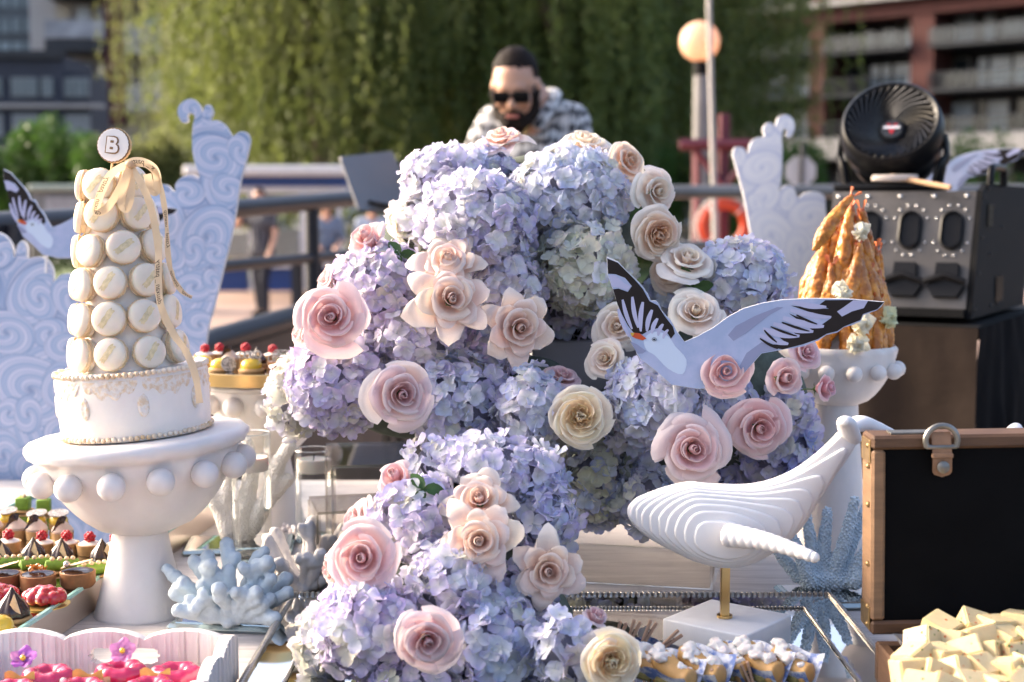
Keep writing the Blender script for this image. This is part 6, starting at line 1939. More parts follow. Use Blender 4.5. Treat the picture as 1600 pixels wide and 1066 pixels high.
# ------------------------------------------------------------------ bevelled mirror tray with beaded silver frame in the middle
SILV = pm('silver_frame', (.46, .43, .40), .3, metal=.85, var=.2, vscale=60)
MX0, MX1, MY0, MY1 = -.300, .432, 1.25, 1.872
mt = thing('mirror_tray', 'rectangular mirror tray with beaded silver frame under the whale and the cascade', 'tray', (.06, 1.56, ZT))
def mbx(name, x0, x1, y0, y1, z0, z1, mat, bev=0):
    q = MB(); q.box(((x0 + x1) / 2, (y0 + y1) / 2, (z0 + z1) / 2), (x1 - x0, y1 - y0, z1 - z0), bev=bev); return q.build(name, mat, mt, smooth=False)
mbx('backing', MX0 + .004, MX1 - .004, MY0 + .004, MY1 - .004, ZT + .001, ZT + .010, BLACKM)
mbx('mirror', MX0 + .052, MX1 - .052, MY0 + .052, MY1 - .052, ZT + .0105, ZT + .0125, MIRROR)
def bevelstrip(pts):
    q = MB(); q.add(pts, [(0, 1, 2, 3)]); q.build('mirror_border', MIRROR, mt, smooth=False)
bw = .040
for (ax, ay), (bx, by) in (((MX0 + .008, MY1 - .008), (MX1 - .008, MY1 - .008)), ((MX1 - .008, MY1 - .008), (MX1 - .008, MY0 + .008)), ((MX0 + .008, MY0 + .008), (MX0 + .008, MY1 - .008)), ((MX1 - .008, MY0 + .008), (MX0 + .008, MY0 + .008))):
    d = Vector((bx - ax, by - ay, 0)).normalized(); n_ = Vector((d.y, -d.x, 0))
    A, B = Vector((ax, ay, ZT + .020)), Vector((bx, by, ZT + .020))
    bevelstrip([A, B, B + n_ * bw - d * bw - Vector((0, 0, .007)), A + n_ * bw + d * bw - Vector((0, 0, .007))])
    for off, zz, r in ((0, .021, .0036), (bw + .001, .0138, .0024)):
        a_, b_ = A + n_ * off + d * off, B + n_ * off - d * off
        a_.z = b_.z = ZT + zz
        L_ = (b_ - a_).length; m = int(L_ / (r * 2.05))
        q = MB()
        for k in range(m):
            q.ball(a_ + d * (L_ * (k + .5) / m), r, 6, 4)
        o = q.build('bead_row', SILV, mt); o['kind'] = 'stuff'
        q = MB(); q.tube([a_ - n_ * .0035 - Vector((0, 0, .003)), b_ - n_ * .0035 - Vector((0, 0, .003))], r * .9, 6); q.build('frame_bar', SILV, mt)
    q = MB(); q.box((0, 0, 0), ((B - A).length - .002 if abs(d.x) > .5 else .004, .004 if abs(d.x) > .5 else (B - A).length - .002, .019), Matrix.Translation((A + B) / 2 - n_ * .005 - Vector((0, 0, .010)))); q.build('frame_side', SILV, mt, smooth=False)
ZMT = ZT + .0128

# ------------------------------------------------------------------ whale sculpture
WH = pm('whale_plaster', (.76, .735, .725), .62, var=.03, vscale=40, bump=.12, bscale=500, sss=.1)
MARB = pm('white_marble', (.78, .76, .75), .4, var=.04, vscale=18, col2=(.80, .79, .78), bump=.05, bscale=300)
WY = 1.66
wo = W(1135, 960, WY)
zw = lambda x, y: (940 + x / 3.33, 620 + y / 3.33)
def wl(x, y):
    px, py = zw(x, y); p = W(px, py, WY); return (p.x - wo.x, p.z - wo.z)
topc = [(134, 592), (142, 566), (165, 540), (200, 517), (270, 490), (350, 465), (430, 447), (480, 444), (560, 452), (700, 458), (800, 451), (900, 425), (1000, 378), (1080, 323), (1150, 264), (1200, 215), (1238, 176), (1262, 150)]
botc = [(134, 600), (140, 628), (160, 658), (200, 700), (260, 742), (320, 776), (400, 815), (480, 850), (560, 872), (640, 882), (730, 873), (820, 842), (910, 790), (980, 735), (1050, 660), (1140, 520), (1215, 405), (1300, 290), (1330, 225)]
def resample(c, n):
    P = spline([(x, y, 0) for x, y in c], 8); cum = [0]
    for i in range(1, len(P)): cum.append(cum[-1] + (P[i] - P[i - 1]).length)
    out = []
    j = 0
    for k in range(n):
        s = cum[-1] * k / (n - 1)
        while j < len(P) - 2 and cum[j + 1] < s: j += 1
        f = (s - cum[j]) / max(cum[j + 1] - cum[j], 1e-9)
        p = P[j].lerp(P[j + 1], min(max(f, 0), 1)); out.append(Vector(wl(p.x, p.y)))
    return out
NS = 90
Tp, Bp = resample(topc, NS), resample(botc, NS)
hh = [(a - b).length / 2 for a, b in zip(Tp, Bp)]
hmax = max(hh)
Wd = [h * .92 * (0.55 + .45 * min(1, h / hmax)) for h in hh]
wmax = max(Wd)
NL = 10
dl = wmax / (NL + .15)
def layer_outline(d, shrink=0.0):
    up, lo = [], []
    for i in range(NS):
        if Wd[i] <= d: continue
        f = math.sqrt(max(0, 1 - (d / Wd[i]) ** 2))
        c = (Tp[i] + Bp[i]) / 2; hv = (Tp[i] - Bp[i]) / 2
        c = c - hv * (.30 * (1 - f))
        up.append(c + hv * f); lo.append(c - hv * f)
    P = up + lo[::-1]
    if shrink and len(P) > 6:
        n = len(P); Q = []
        for i in range(n):
            t = (P[(i + 1) % n] - P[i - 1]);
            if t.length < 1e-9: Q.append(P[i]); continue
            t.normalize(); Q.append(P[i] + Vector((t.y, -t.x)) * shrink)
        P = Q
    return P
wt_ = thing('whale_sculpture', 'white layered whale sculpture on a brass rod and marble block', 'sculpture', wo)
q = MB()
for k in range(NL):
    d0 = k * dl
    base = layer_outline(max(d0, 1e-4))
    if len(base) < 8: continue
    n = len(base)
    for s in (-1, 1):
        loops = []
        for (fy, sh) in ((-.15, 0), (.45, 0), (.72, .0005), (.90, .0013), (1.0, .0026)):
            P = layer_outline(max(d0, 1e-4), sh)
            loops.append([Vector((p.x, s * (d0 + dl * fy), p.y)) for p in P])
        vv = sum(loops, [])
        ff = [(a * n + i, a * n + (i + 1) % n, (a + 1) * n + (i + 1) % n, (a + 1) * n + i) for a in range(4) for i in range(n)] + [tuple(4 * n + i for i in range(n))]
        q.add(vv, ff)
wbody = q.build('body', WH, wt_, world=False, angle=50)
# flipper with ridges, towards the viewer and right
def wp3(px, py, Y):
    return W(px, py, Y)
q = MB(); pts, rr_ = [], []
a, c = W(1136, 836, WY - .055), W(1272, 871, WY - .125)
n = 66
for i in range(n):
    f = i / (n - 1); pts.append(a.lerp(c, f) + Vector((0, 0, .004 * math.sin(PI * f))))
    rg_ = (f * 11) % 1.0
    r = (.0165 * (1 - f) + .0072 * f) * (.90 + .13 * math.sin(PI * rg_) ** .6) * (1 if f < .97 else .75)
    rr_.append(r)
q.tube(pts, rr_, 16, flat=.85); q.ball(c, .0062, 12, 8); q.build('flipper', WH, wt_, angle=70)
q = MB(); pts2 = [Vector((p.x, 2 * WY - p.y, p.z)) for p in pts]; q.tube(pts2, rr_, 16, flat=.85); q.ball(Vector((c.x, 2 * WY - c.y, c.z)), .0062, 12, 8); q.build('flipper', WH, wt_, angle=70)
# fluke: two lobes
def lobe(path, rad, fl):
    q = MB(); q.tube(spline([W(*p) for p in path], 8), [x for x in np.interp(np.linspace(0, 1, (len(path) - 1) * 8 + 1), np.linspace(0, 1, len(rad)), rad)], 18, flat=fl, up=(0, 0, 1))
    return q
lobe([(1330, 686, WY), (1326, 672, WY - .010), (1322, 661, WY - .02), (1318, 658, WY - .032)], [.013, .0125, .0115, .006], .75).build('fluke', WH, wt_, angle=180)
lobe([(1318, 672, WY), (1345, 662, WY + .01), (1372, 670, WY + .02), (1400, 678, WY + .028)], [.012, .013, .011, .004], .75).build('fluke', WH, wt_, angle=180)
bz = ZMT + .001
px_rod = W(1133, 900, WY)
q = MB(); q.box((px_rod.x, WY, (bz + .034 + px_rod.z + .02) / 2), (.0105, .0105, px_rod.z + .02 - bz - .034), bev=.001); q.build('rod', BRASS, wt_, smooth=False)
q = MB(); q.lathe([(.0095, bz + .0345), (.0095, bz + .0375), (.006, bz + .038)], 20, Matrix.Translation((px_rod.x, WY, 0))); q.build('collar', BRASS, wt_)
q = MB(); q.box((0, 0, 0), (.112, .112, .034), Matrix.Translation((W(1137, 985, WY).x, WY + .004, bz + .017)) @ Matrix.Rotation(R_(51), 4, 'Z'), bev=.0022, seg=2); q.build('block', MARB, wt_, angle=60)
kids_index()
tailw = Matrix.Translation(W(1592, 678, 1.92)) @ Matrix.Rotation(PI, 4, 'Z') @ Matrix.Translation(-(W(1318, 660, WY) - wo))
w2 = copy_tree(wt_, tailw, 'second white sculpture of which only a pale tail tip shows above the suitcase lid')
for ch in w2.children:                                    # its rod and block stand on the bare table, longer than the first one's
    if ch.name.startswith('block'):
        ch.location.z = ZT + .001 - (bz - wo.z) - tailw.translation.z - 0
    if ch.name.startswith('collar'):
        ch.location.z = ZT + .001 - (bz - wo.z) - tailw.translation.z

# ------------------------------------------------------------------ suitcase with chalkboard lid and cheese cubes
WOODC = pm('case_wood', (.12, .062, .032), .6, var=.25, vscale=22, stretch=(1, 1, 6), col2=(.07, .035, .018), bump=.25, bscale=120)
WOODL = pm('case_wood_light', (.225, .13, .07), .55, var=.2, vscale=22, stretch=(1, 1, 6), bump=.25, bscale=120)
CHALK = pm('chalkboard', (.004, .004, .0045), .85, spec=.08, var=.25, vscale=12, bump=.05, bscale=300)
LEATH = pm('tan_leather', (.27, .15, .085), .6, var=.2, vscale=60, bump=.4, bscale=300)
BRONZ = pm('old_brass', (.33, .22, .10), .4, metal=.85, var=.25, vscale=60)
PEWT = pm('pewter', (.22, .21, .19), .4, metal=.8, var=.2, vscale=60)
SY = 1.545
bl_, tl_ = W(1361, 993, SY), W(1357, 682, SY)
tl_.x = bl_.x
Hc = tl_.z - bl_.z; Lc = .42; Dc = .045; fw = .0155
sc_ = thing('suitcase', 'open wooden suitcase with black chalkboard lid and leather strap', 'suitcase', (bl_.x + Lc / 2, SY - .1, ZT))
SM = Matrix.Translation((bl_.x, SY, bl_.z)) @ Matrix.Rotation(R_(-1.0), 4, 'Y')
def cb(name, c, s, mat, bev=.002, par=None):
    q = MB(); q.box(c, s, SM, bev=bev); return q.build(name, mat, par or sc_, smooth=False)
lid = cb('lid', (Lc / 2, Dc - .004, Hc / 2), (Lc - .004, .008, Hc - .004), WOODC)
cb('chalkboard', (Lc / 2, .008, Hc / 2), (Lc - 2 * fw + .002, .006, Hc - 2 * fw + .002), CHALK, .0, lid)
cb('frame_rail', (Lc / 2, Dc / 2, Hc - fw / 2), (Lc, Dc, fw), WOODC, .003, lid)
cb('frame_rail', (Lc / 2, Dc / 2, fw / 2), (Lc, Dc, fw), WOODC, .003, lid)
cb('frame_rail', (fw / 2, Dc / 2, Hc / 2), (fw, Dc - .001, Hc - 2 * fw - .0005), WOODL, .003, lid)
cb('frame_rail', (Lc - fw / 2, Dc / 2, Hc / 2), (fw, Dc - .001, Hc - 2 * fw - .0005), WOODL, .003, lid)
for z in (.010, .03, Hc * .35, Hc * .65, Hc - .035, Hc - .012):
    q = MB(); q.ball((-.0005, .012, z), .0034, 10, 6, M=SM); q.build('stud', BRONZ, lid)
for z in (.018, Hc - .018):
    cb('corner_plate', (-.0008, Dc / 2, z), (.0022, Dc * .8, .026), BRONZ, .0008, lid)
q = MB(); sx = W(1478, 690, SY - .01).x - bl_.x
def strapf(u, v):
    w_ = .0105 * (1 if v < .86 else math.sqrt(max(0, 1 - ((v - .86) / .14) ** 2)))
    return Vector((sx + (u - .5) * 2 * w_ + .002 * v, -.0035 - .004 * math.sin(PI * v), Hc + .004 - v * .050))
q.grid(strapf, 8, 18, SM); q.grid(lambda u, v: strapf(u, v) + Vector((0, .0022, 0)), 8, 18, SM); stp = q.build('strap', LEATH, sc_, angle=180)
q = MB(); q.tube([SM @ Vector((sx + .0005 + .0175 * math.cos(a), -.0055, Hc - .005 + .0165 * math.sin(a))) for a in np.linspace(-.45, PI + .45, 22)], .0033, 8); q.tube([SM @ Vector((sx - .016, -.0055, Hc - .012)), SM @ Vector((sx + .017, -.0055, Hc - .012))], .0026, 8); q.build('buckle', PEWT, stp)
cb('strap_loop', (sx + .001, -.0075, Hc - .0215), (.0235, .004, .0055), LEATH, .001, stp)
q = MB(); q.lathe([(.0068, 0), (.0068, .002), (.0045, .0035), (0, .004)], 18, SM @ Matrix.Translation((sx + .0015, -.0085, Hc - .034)) @ Matrix.Rotation(PI / 2, 4, 'X')); q.build('snap', PEWT, stp)
cb('latch_plate', (.045, Dc * .4, Hc + .0012), (.045, .02, .0024), PEWT, .0005, lid)
# lower half
bx0, bx1, by0, by1, bzz = bl_.x + .003, bl_.x + Lc, SY - .275, SY - .006, .862
def bb(name, c, s, mat, bev=.002):
    q = MB(); q.box(c, s, bev=bev); return q.build(name, mat, sc_, smooth=False)
hb_ = bl_.z - .004
bb('box_back', ((bx0 + bx1) / 2, by1 - .006, (ZT + .002 + hb_) / 2), (bx1 - bx0, .012, hb_ - ZT - .002), WOODC)
bb('box_front', ((bx0 + bx1) / 2, by0 + .006, (ZT + .002 + hb_) / 2), (bx1 - bx0, .012, hb_ - ZT - .002), WOODC)
bb('box_side', (bx0 + .006, (by0 + by1) / 2, (ZT + .002 + hb_) / 2), (.012, by1 - by0 - .025, hb_ - ZT - .002), WOODC)
bb('box_side', (bx1 - .006, (by0 + by1) / 2, (ZT + .002 + hb_) / 2), (.012, by1 - by0 - .025, hb_ - ZT - .002), WOODC)
bb('box_bottom', ((bx0 + bx1) / 2, (by0 + by1) / 2, ZT + .004), (bx1 - bx0 - .026, by1 - by0 - .026, .006), WOODC, 0)
pp = thing('parchment', 'grey parchment sheet lining the suitcase under the cheese', 'paper', (bx0 + .1, by1 - .1, ZT + .01))
q = MB(); q.grid(lambda u, v: Vector((bx0 + .013 + (bx1 - bx0 - .026) * u + .004 * math.sin(v * 9), by0 + .014 + (by1 - by0 - .028) * v, ZT + .009 + .060 * max(abs(u - .5) * 2, abs(v - .5) * 2) ** 6 + .002 * noise.noise(Vector((u * 9, v * 9, 1))))), 40, 30); q.build('sheet', pm('parchment_grey', (.34, .33, .34), .7, transl=.15), pp, angle=180)
CHEESE = pm('pepper_cheese', (.62, .50, .285), .5, var=.06, vscale=120, sss=.3, ssr=(.008, .005, .002), bump=.15, bscale=300)
FLECK_R = pm('red_fleck', (.55, .14, .04), .5); FLECK_G = pm('green_fleck', (.16, .22, .05), .5)
protos = []
for v in range(4):
    rg = random.Random(40 + v)
    bm = bmesh.new(); bmesh.ops.create_cube(bm, size=1.0); bmesh.ops.bevel(bm, geom=bm.edges[:], offset=.05, segments=2, affect='EDGES')
    s_ = (rg.uniform(.9, 1.12), rg.uniform(.85, 1.05), rg.uniform(.78, 1.0))
    bmesh.ops.scale(bm, vec=s_, verts=bm.verts)
    for p in bm.verts: p.co += Vector((noise.noise(p.co * 2 + Vector((v, 0, 0))), noise.noise(p.co * 2 + Vector((0, v, 3))), noise.noise(p.co * 2 + Vector((7, 0, v))))) * .05
    me = bpy.data.meshes.new('cheese'); bm.to_mesh(me); bm.free(); me.transform(Matrix.Scale(.033, 4)); finish(me, CHEESE); me.set_sharp_from_angle(angle=R_(50))
    fm = []
    for mat, cnt in ((FLECK_R, 12), (FLECK_G, 8)):
        q = MB()
        for k in range(cnt):
            ax = rg.randrange(3); sg_ = rg.choice((-1, 1)); p = [rg.uniform(-.44, .44) * s_[j] * .033 for j in range(3)]; p[ax] = sg_ * .5 * s_[ax] * .033 + sg_ * .0001
            sc = [1, 1, 1]; sc[ax] = .25
            q.ball(p, rg.uniform(.0007, .0018), 6, 4, sc)
        fm.append(q.mesh('pepper_fleck', mat))
    protos.append((me, fm))
rg = random.Random(77)
names_c = []
cheese_px = [(1470, 985), (1520, 980), (1555, 985), (1590, 975), (1445, 1005), (1485, 1005), (1530, 1000), (1570, 1000), (1430, 1030), (1468, 1030), (1510, 1025), (1545, 1022), (1585, 1025), (1615, 1005),
             (1420, 1052), (1455, 1056), (1495, 1052), (1535, 1050), (1572, 1052), (1605, 1050), (1440, 1080), (1480, 1080), (1520, 1078), (1560, 1080), (1600, 1078)]
hx = {0: 'back', 1: 'middle', 2: 'front', 3: 'lowest'}
CR = sum([[(r, k) for k in range(n)] for r, n in (('rear', 4), ('second', 4), ('third', 6), ('fourth', 6), ('front', 5))], [])
for i, (px, py) in enumerate(cheese_px):
    Yc = 1.50 - (py - 975) / 110 * .16
    p = W(px, py, Yc)
    M = Matrix.Translation(p) @ Euler((rg.uniform(-.5, .5), rg.uniform(-.5, .5), rg.uniform(0, 3))).to_matrix().to_4x4()
    t = thing('cheese_cube', f'pepper-flecked cheese cube, {("leftmost", "second from left", "third from left", "fourth from left", "fifth from left", "sixth from left")[CR[i][1]]} in the {CR[i][0]} row of the heap', 'cheese', M=M, group='cheese cubes heaped in the suitcase')
    me, fm = protos[i % 4]
    link('cube', me, t)
    for f in fm: link('fleck', f, t)['kind'] = 'stuff'
# hidden filling cubes carry the visible ones
for i in range(18):
    px, py = rg.uniform(1425, 1640), rg.uniform(1000, 1120)
    Yc = 1.475 - (py - 985) / 110 * .14
    p = W(px, py + 26, Yc)
    if p.z < ZT + .028 or p.y < by0 + .03: continue
    M = Matrix.Translation(p) @ Euler((rg.uniform(-.5, .5), rg.uniform(-.5, .5), rg.uniform(0, 3))).to_matrix().to_4x4()
    t = thing('cheese_cube', 'plain cheese cube buried under the top cubes of the suitcase heap', 'cheese', M=M, group='cheese cubes heaped in the suitcase')
    link('cube', protos[i % 4][0], t)

# ------------------------------------------------------------------ canapes with clothes pegs
BUN = pm('tan_bun', (.50, .285, .10), .5, var=.15, vscale=60, sss=.15, bump=.1, bscale=150)
WHIP = pm('white_foam', (.78, .73, .69), .55, var=.05, vscale=100, sss=.3, transl=.15)
PEG = pm('peg_wood', (.48, .29, .19), .65, var=.15, vscale=60, stretch=(1, 1, 5))
DELFT = pm('blue_white_paper', (.66, .68, .74), .55, vscale=95, col2=(.10, .17, .42), var=.05, detail=3)
FILL = pm('green_filling', (.20, .17, .06), .6, var=.3, vscale=120)
def canape(p, label, rot, seed):
    t = thing('canape', label, 'canape', M=Matrix.Translation(p) @ Matrix.Rotation(rot, 4, 'Z') @ Matrix.Scale(1.08 + .16 * ((seed * 7) % 5) / 5, 4), group='canapes pegged in blue paper')
    rg = random.Random(seed)
    q = MB(); q.grid(lambda u, v: Vector(((u - .5) * .052, (-.016 + .034 * v), .002 + .030 * abs(v - .42) ** 1.5 * 2.2 + .002 * math.sin(u * 7))), 8, 8); q.build('paper_holder', DELFT, t, world=False, angle=180)
    q = MB(); q.tube(spline([(-.025, .002, .026), (-.014, 0, .025), (.0, -.001, .0185), (.014, .0, .0135), (.024, .001, .0125)], 4), [.004] + [.0085] * 2 + [.0115] * 10 + [.0125] * 2 + [.008, .003], 14)
    me = remesh(q, .0018, 4); link('bun', finish(me, BUN), t)
    q = MB(); q.box((0, -.006, .0085), (.03, .014, .010), bev=.003); q.build('filling', FILL, t, world=False)
    q = MB()
    for k in range(11):
        f = k / 10
        q.ball((-.020 + .030 * f + rg.uniform(-.003, .003), rg.uniform(-.009, .006), .0345 - .012 * f + rg.uniform(-.002, .003)), rg.uniform(.0045, .0075), 10, 7, (1.1, 1.1, .7))
    me = remesh(q, .0014, 2); displace(me, lambda p_, n_: .0016 * noise.noise(p_ * 230 + Vector((seed, 0, 0))) + .001 * noise.noise(p_ * 480))
    link('foam_veil', finish(me, WHIP), t)
    return t
def peg(p, label, tilt, rot):
    t = thing('clothes_peg', label, 'clothes peg', M=Matrix.Translation(p) @ Matrix.Rotation(rot, 4, 'Z') @ Matrix.Rotation(tilt, 4, 'Y'), group='mini wooden clothes pegs')
    for s in (-1, 1):
        q = MB(); q.box((s * .0024, 0, .0), (.0030, .0052, .030), Matrix.Rotation(s * R_(5), 4, 'Y'), bev=.0006); q.build('arm', PEG, t, world=False, smooth=False)
    q = MB(); q.tube([(.0035 * math.cos(a), -.0015 + .003 * a / 12, .002 + .0022 * math.sin(a)) for a in np.linspace(0, 12, 30)], .0005, 5); q.build('spring', STEEL, t, world=False)
    return t
rg = random.Random(6)
ords = ['leftmost', 'second from left', 'third from left', 'fourth from left', 'fifth from left', 'rightmost']
for i, (px, py) in enumerate(((1010, 1046), (1052, 1056), (1096, 1054), (1144, 1046), (1188, 1046), (1240, 1050))):
    p = T(px, py, ZMT + .016); p.z = ZMT + .002
    canape(p + Vector((0, rg.uniform(-.006, .008), 0)), f'tan canape with white foam veil in front of the marble block, {ords[i]}', R_(-52 + rg.uniform(-14, 14)), i)
    if i < 5:
        pg = T(px + 22, py + 8, ZMT + .012); pg.z = ZMT + .016
        peg(pg + Vector((0, -.014, 0)), f'little wooden clothes peg leaning before the canapes, {ords[i]}', R_(-rg.uniform(10, 30)), rg.uniform(-.4, .4))
for i, (px, py, tl2) in enumerate(((966, 990, 20), (987, 988, 22), (1011, 988, 26), (1046, 1000, 52))):
    p = W(px, py, 1.615)
    M_ = thing('paper_cup', ('blue patterned paper holder behind the yellow rose', 'blue patterned paper holder left of the marble block', 'pale patterned paper holder against the marble block', 'dark blue patterned paper holder touching the block corner')[i], 'paper holder', p, 'blue patterned paper holders')
    q = MB(); q.grid(lambda u, v: Vector((p.x + (u - .5) * .042, p.y + .004 + .016 * math.sin(PI * u) - .006 * v, ZMT + .001 + v * (p.z - .010 - ZMT) * (.75 + .25 * math.sin(PI * u)))), 12, 6); q.build('sheet', DELFT, M_, angle=180)
    peg(p + Vector((.001, -.002, .0)), f'wooden clothes peg standing on the {("first", "second", "third", "fourth")[i]} blue paper holder behind the canapes', R_(tl2), 0.1)

# ------------------------------------------------------------------ fried shrimp tower
BATT = pm('fried_batter', (.40, .130, .014), .42, var=.3, vscale=45, col2=(.56, .235, .035), bump=.45, bscale=160, coat=.2, sss=.15, ssr=(.006, .003, .001))
TAIL = pm('shrimp_tail', (.56, .16, .06), .4, var=.2, vscale=60, transl=.2)
LETT = pm('pale_lettuce', (.72, .74, .48), .5, transl=.35, var=.1, vscale=60)
LETY = pm('cream_lettuce', (.84, .80, .64), .5, transl=.3, var=.1, vscale=60)
sprot = []
for v in range(4):
    q = MB(); rg = random.Random(v + 60)
    n = 15; pts, rr_ = [], []
    for i in range(n):
        f = i / (n - 1)
        pts.append((.006 * math.sin(f * 2.2 + v) , .004 * math.sin(f * 3 + v * 2), f * .118)); rr_.append(.0136 * (math.sin(PI * min(.5, .10 + f * 1.2)) if f < .35 else 1 - .62 * ((f - .35) / .65) ** 1.4))
    q.tube(pts, rr_, 16)
    me = remesh(q, .0020, 2)
    displace(me, lambda p, nn: .0015 * noise.noise(p * 110 + Vector((v * 9, 0, 0))) + .0013 * noise.noise(p * 260 + Vector((0, v * 5, 0))))
    finish(me, BATT)
    q = MB()
    for s in (-1, 1):
        q.grid(lambda u, w: Vector((pts[-1][0] + s * (.0015 + .007 * w) + (u - .5) * .008 * w, pts[-1][1] + .001 * math.sin(u * 5), .116 + .020 * w - .004 * abs(u - .5) * w)), 4, 4)
    q.tube([(pts[-1][0], pts[-1][1], .110), (pts[-1][0], pts[-1][1], .122)], [.0055, .004], 8)
    sprot.append((me, q.mesh('tail', TAIL, angle=180)))
SB = C3 + Vector((0, 0, -.03)); SA = W(1330, 345, 2.215)
def shrimp(base, dirv, spin, v, label, sc=1.0):
    t = thing('fried_shrimp', label, 'fried shrimp', M=face_matrix(base, dirv, spin, sc), group='fried shrimp stacked in a tower')
    link('batter', sprot[v][0], t); link('tail', sprot[v][1], t)
    return t
rg = random.Random(21)
H = SA.z - SB.z
ORD = ['leftmost', 'second from left', 'third from left', 'fourth from left', 'fifth from left', 'sixth from left', 'seventh from left', 'eighth from left', 'ninth from left', 'tenth from left', 'eleventh from left', 'twelfth from left', 'thirteenth from left']
for tn, (zz, rad, n, lean) in zip(('lowest', 'second', 'third', 'fourth', 'uppermost'), ((.0, .077, 18, .23), (.040, .072, 17, .27), (.075, .064, 15, .30), (.105, .052, 12, .30), (.130, .034, 8, .22))):
    lst = []
    for k in range(n):
        a = 2 * PI * k / n + rg.uniform(-.12, .12) + zz * 9
        if math.sin(a) > .70: continue
        f = zz / H
        cx = SB.x + (SA.x - SB.x) * f; cy = SB.y + (SA.y - SB.y) * f
        b_ = Vector((cx + rad * math.cos(a), cy + rad * math.sin(a), SB.z + zz + rg.uniform(-.012, .012)))
        lst.append((b_.x, b_, Vector((-math.cos(a) * lean + (SA.x - SB.x) / H + rg.uniform(-.12, .12), -math.sin(a) * lean, 1)), rg.random() * 6, rg.randrange(4), rg.uniform(.82, 1.08)))
    for i, (_, b_, d_, sp_, v_, sc_2) in enumerate(sorted(lst, key=lambda x: x[0])):
        shrimp(b_, d_, sp_, v_, f'golden fried shrimp, {ORD[i]} in the {tn} tier of the tower', sc_2)
shrimp(W(1272, 392, 2.155), W(1332, 312, 2.17) - W(1272, 392, 2.155), 1.0, 0, 'topmost fried shrimp slanting to the right at the tower tip', .86)
cn = thing('tower_cone', 'pale inner cone that the fried shrimp lean on', 'cone', SB)
q = MB(); q.tube([SB + Vector((0, 0, -.02)), SB.lerp(SA, .5), SB.lerp(SA, .96)], [.058, .036, .012], 24); q.build('cone', WHITE_CER, cn)
def lettuce(c, s, mat, label, seed):
    t = thing('lettuce_leaf', label, 'lettuce', c, 'lettuce garnish on the shrimp tower')
    for k in range(4):
        q = MB()
        Mx = Matrix.Translation(c) @ Matrix.Rotation(seed + k * 1.7, 4, 'Y') @ Matrix.Rotation(.5 * k - .6, 4, 'X')
        q.grid(lambda u, v: Vector(((u - .5) * s * (1 + .3 * math.sin(v * 4 + k)), -.004 - .010 * (1 - (2 * u - 1) ** 2) + .004 * math.sin(u * 9 + v * 7 + k), (v - .3) * s * .9 + .003 * math.sin(u * 12))), 10, 8, Mx)
        q.build('leaf', mat, t, angle=180)
lettuce(W(1313, 458, 2.135), .022, LETY, 'cream lettuce rosette in the middle of the shrimp tower', 0)
lettuce(W(1345, 505, 2.13), .026, LETY, 'long cream lettuce leaf low on the tower', 1.2)
lettuce(W(1338, 535, 2.125), .025, LETY, 'cream lettuce leaf hanging over the bowl rim', 2.0)
lettuce(W(1384, 497, 2.17), .024, LETT, 'pale green lettuce leaf sticking out at the right of the tower', .6)
lettuce(W(1342, 362, 2.15), .019, LETY, 'small cream lettuce leaf near the top of the shrimp tower', .9)
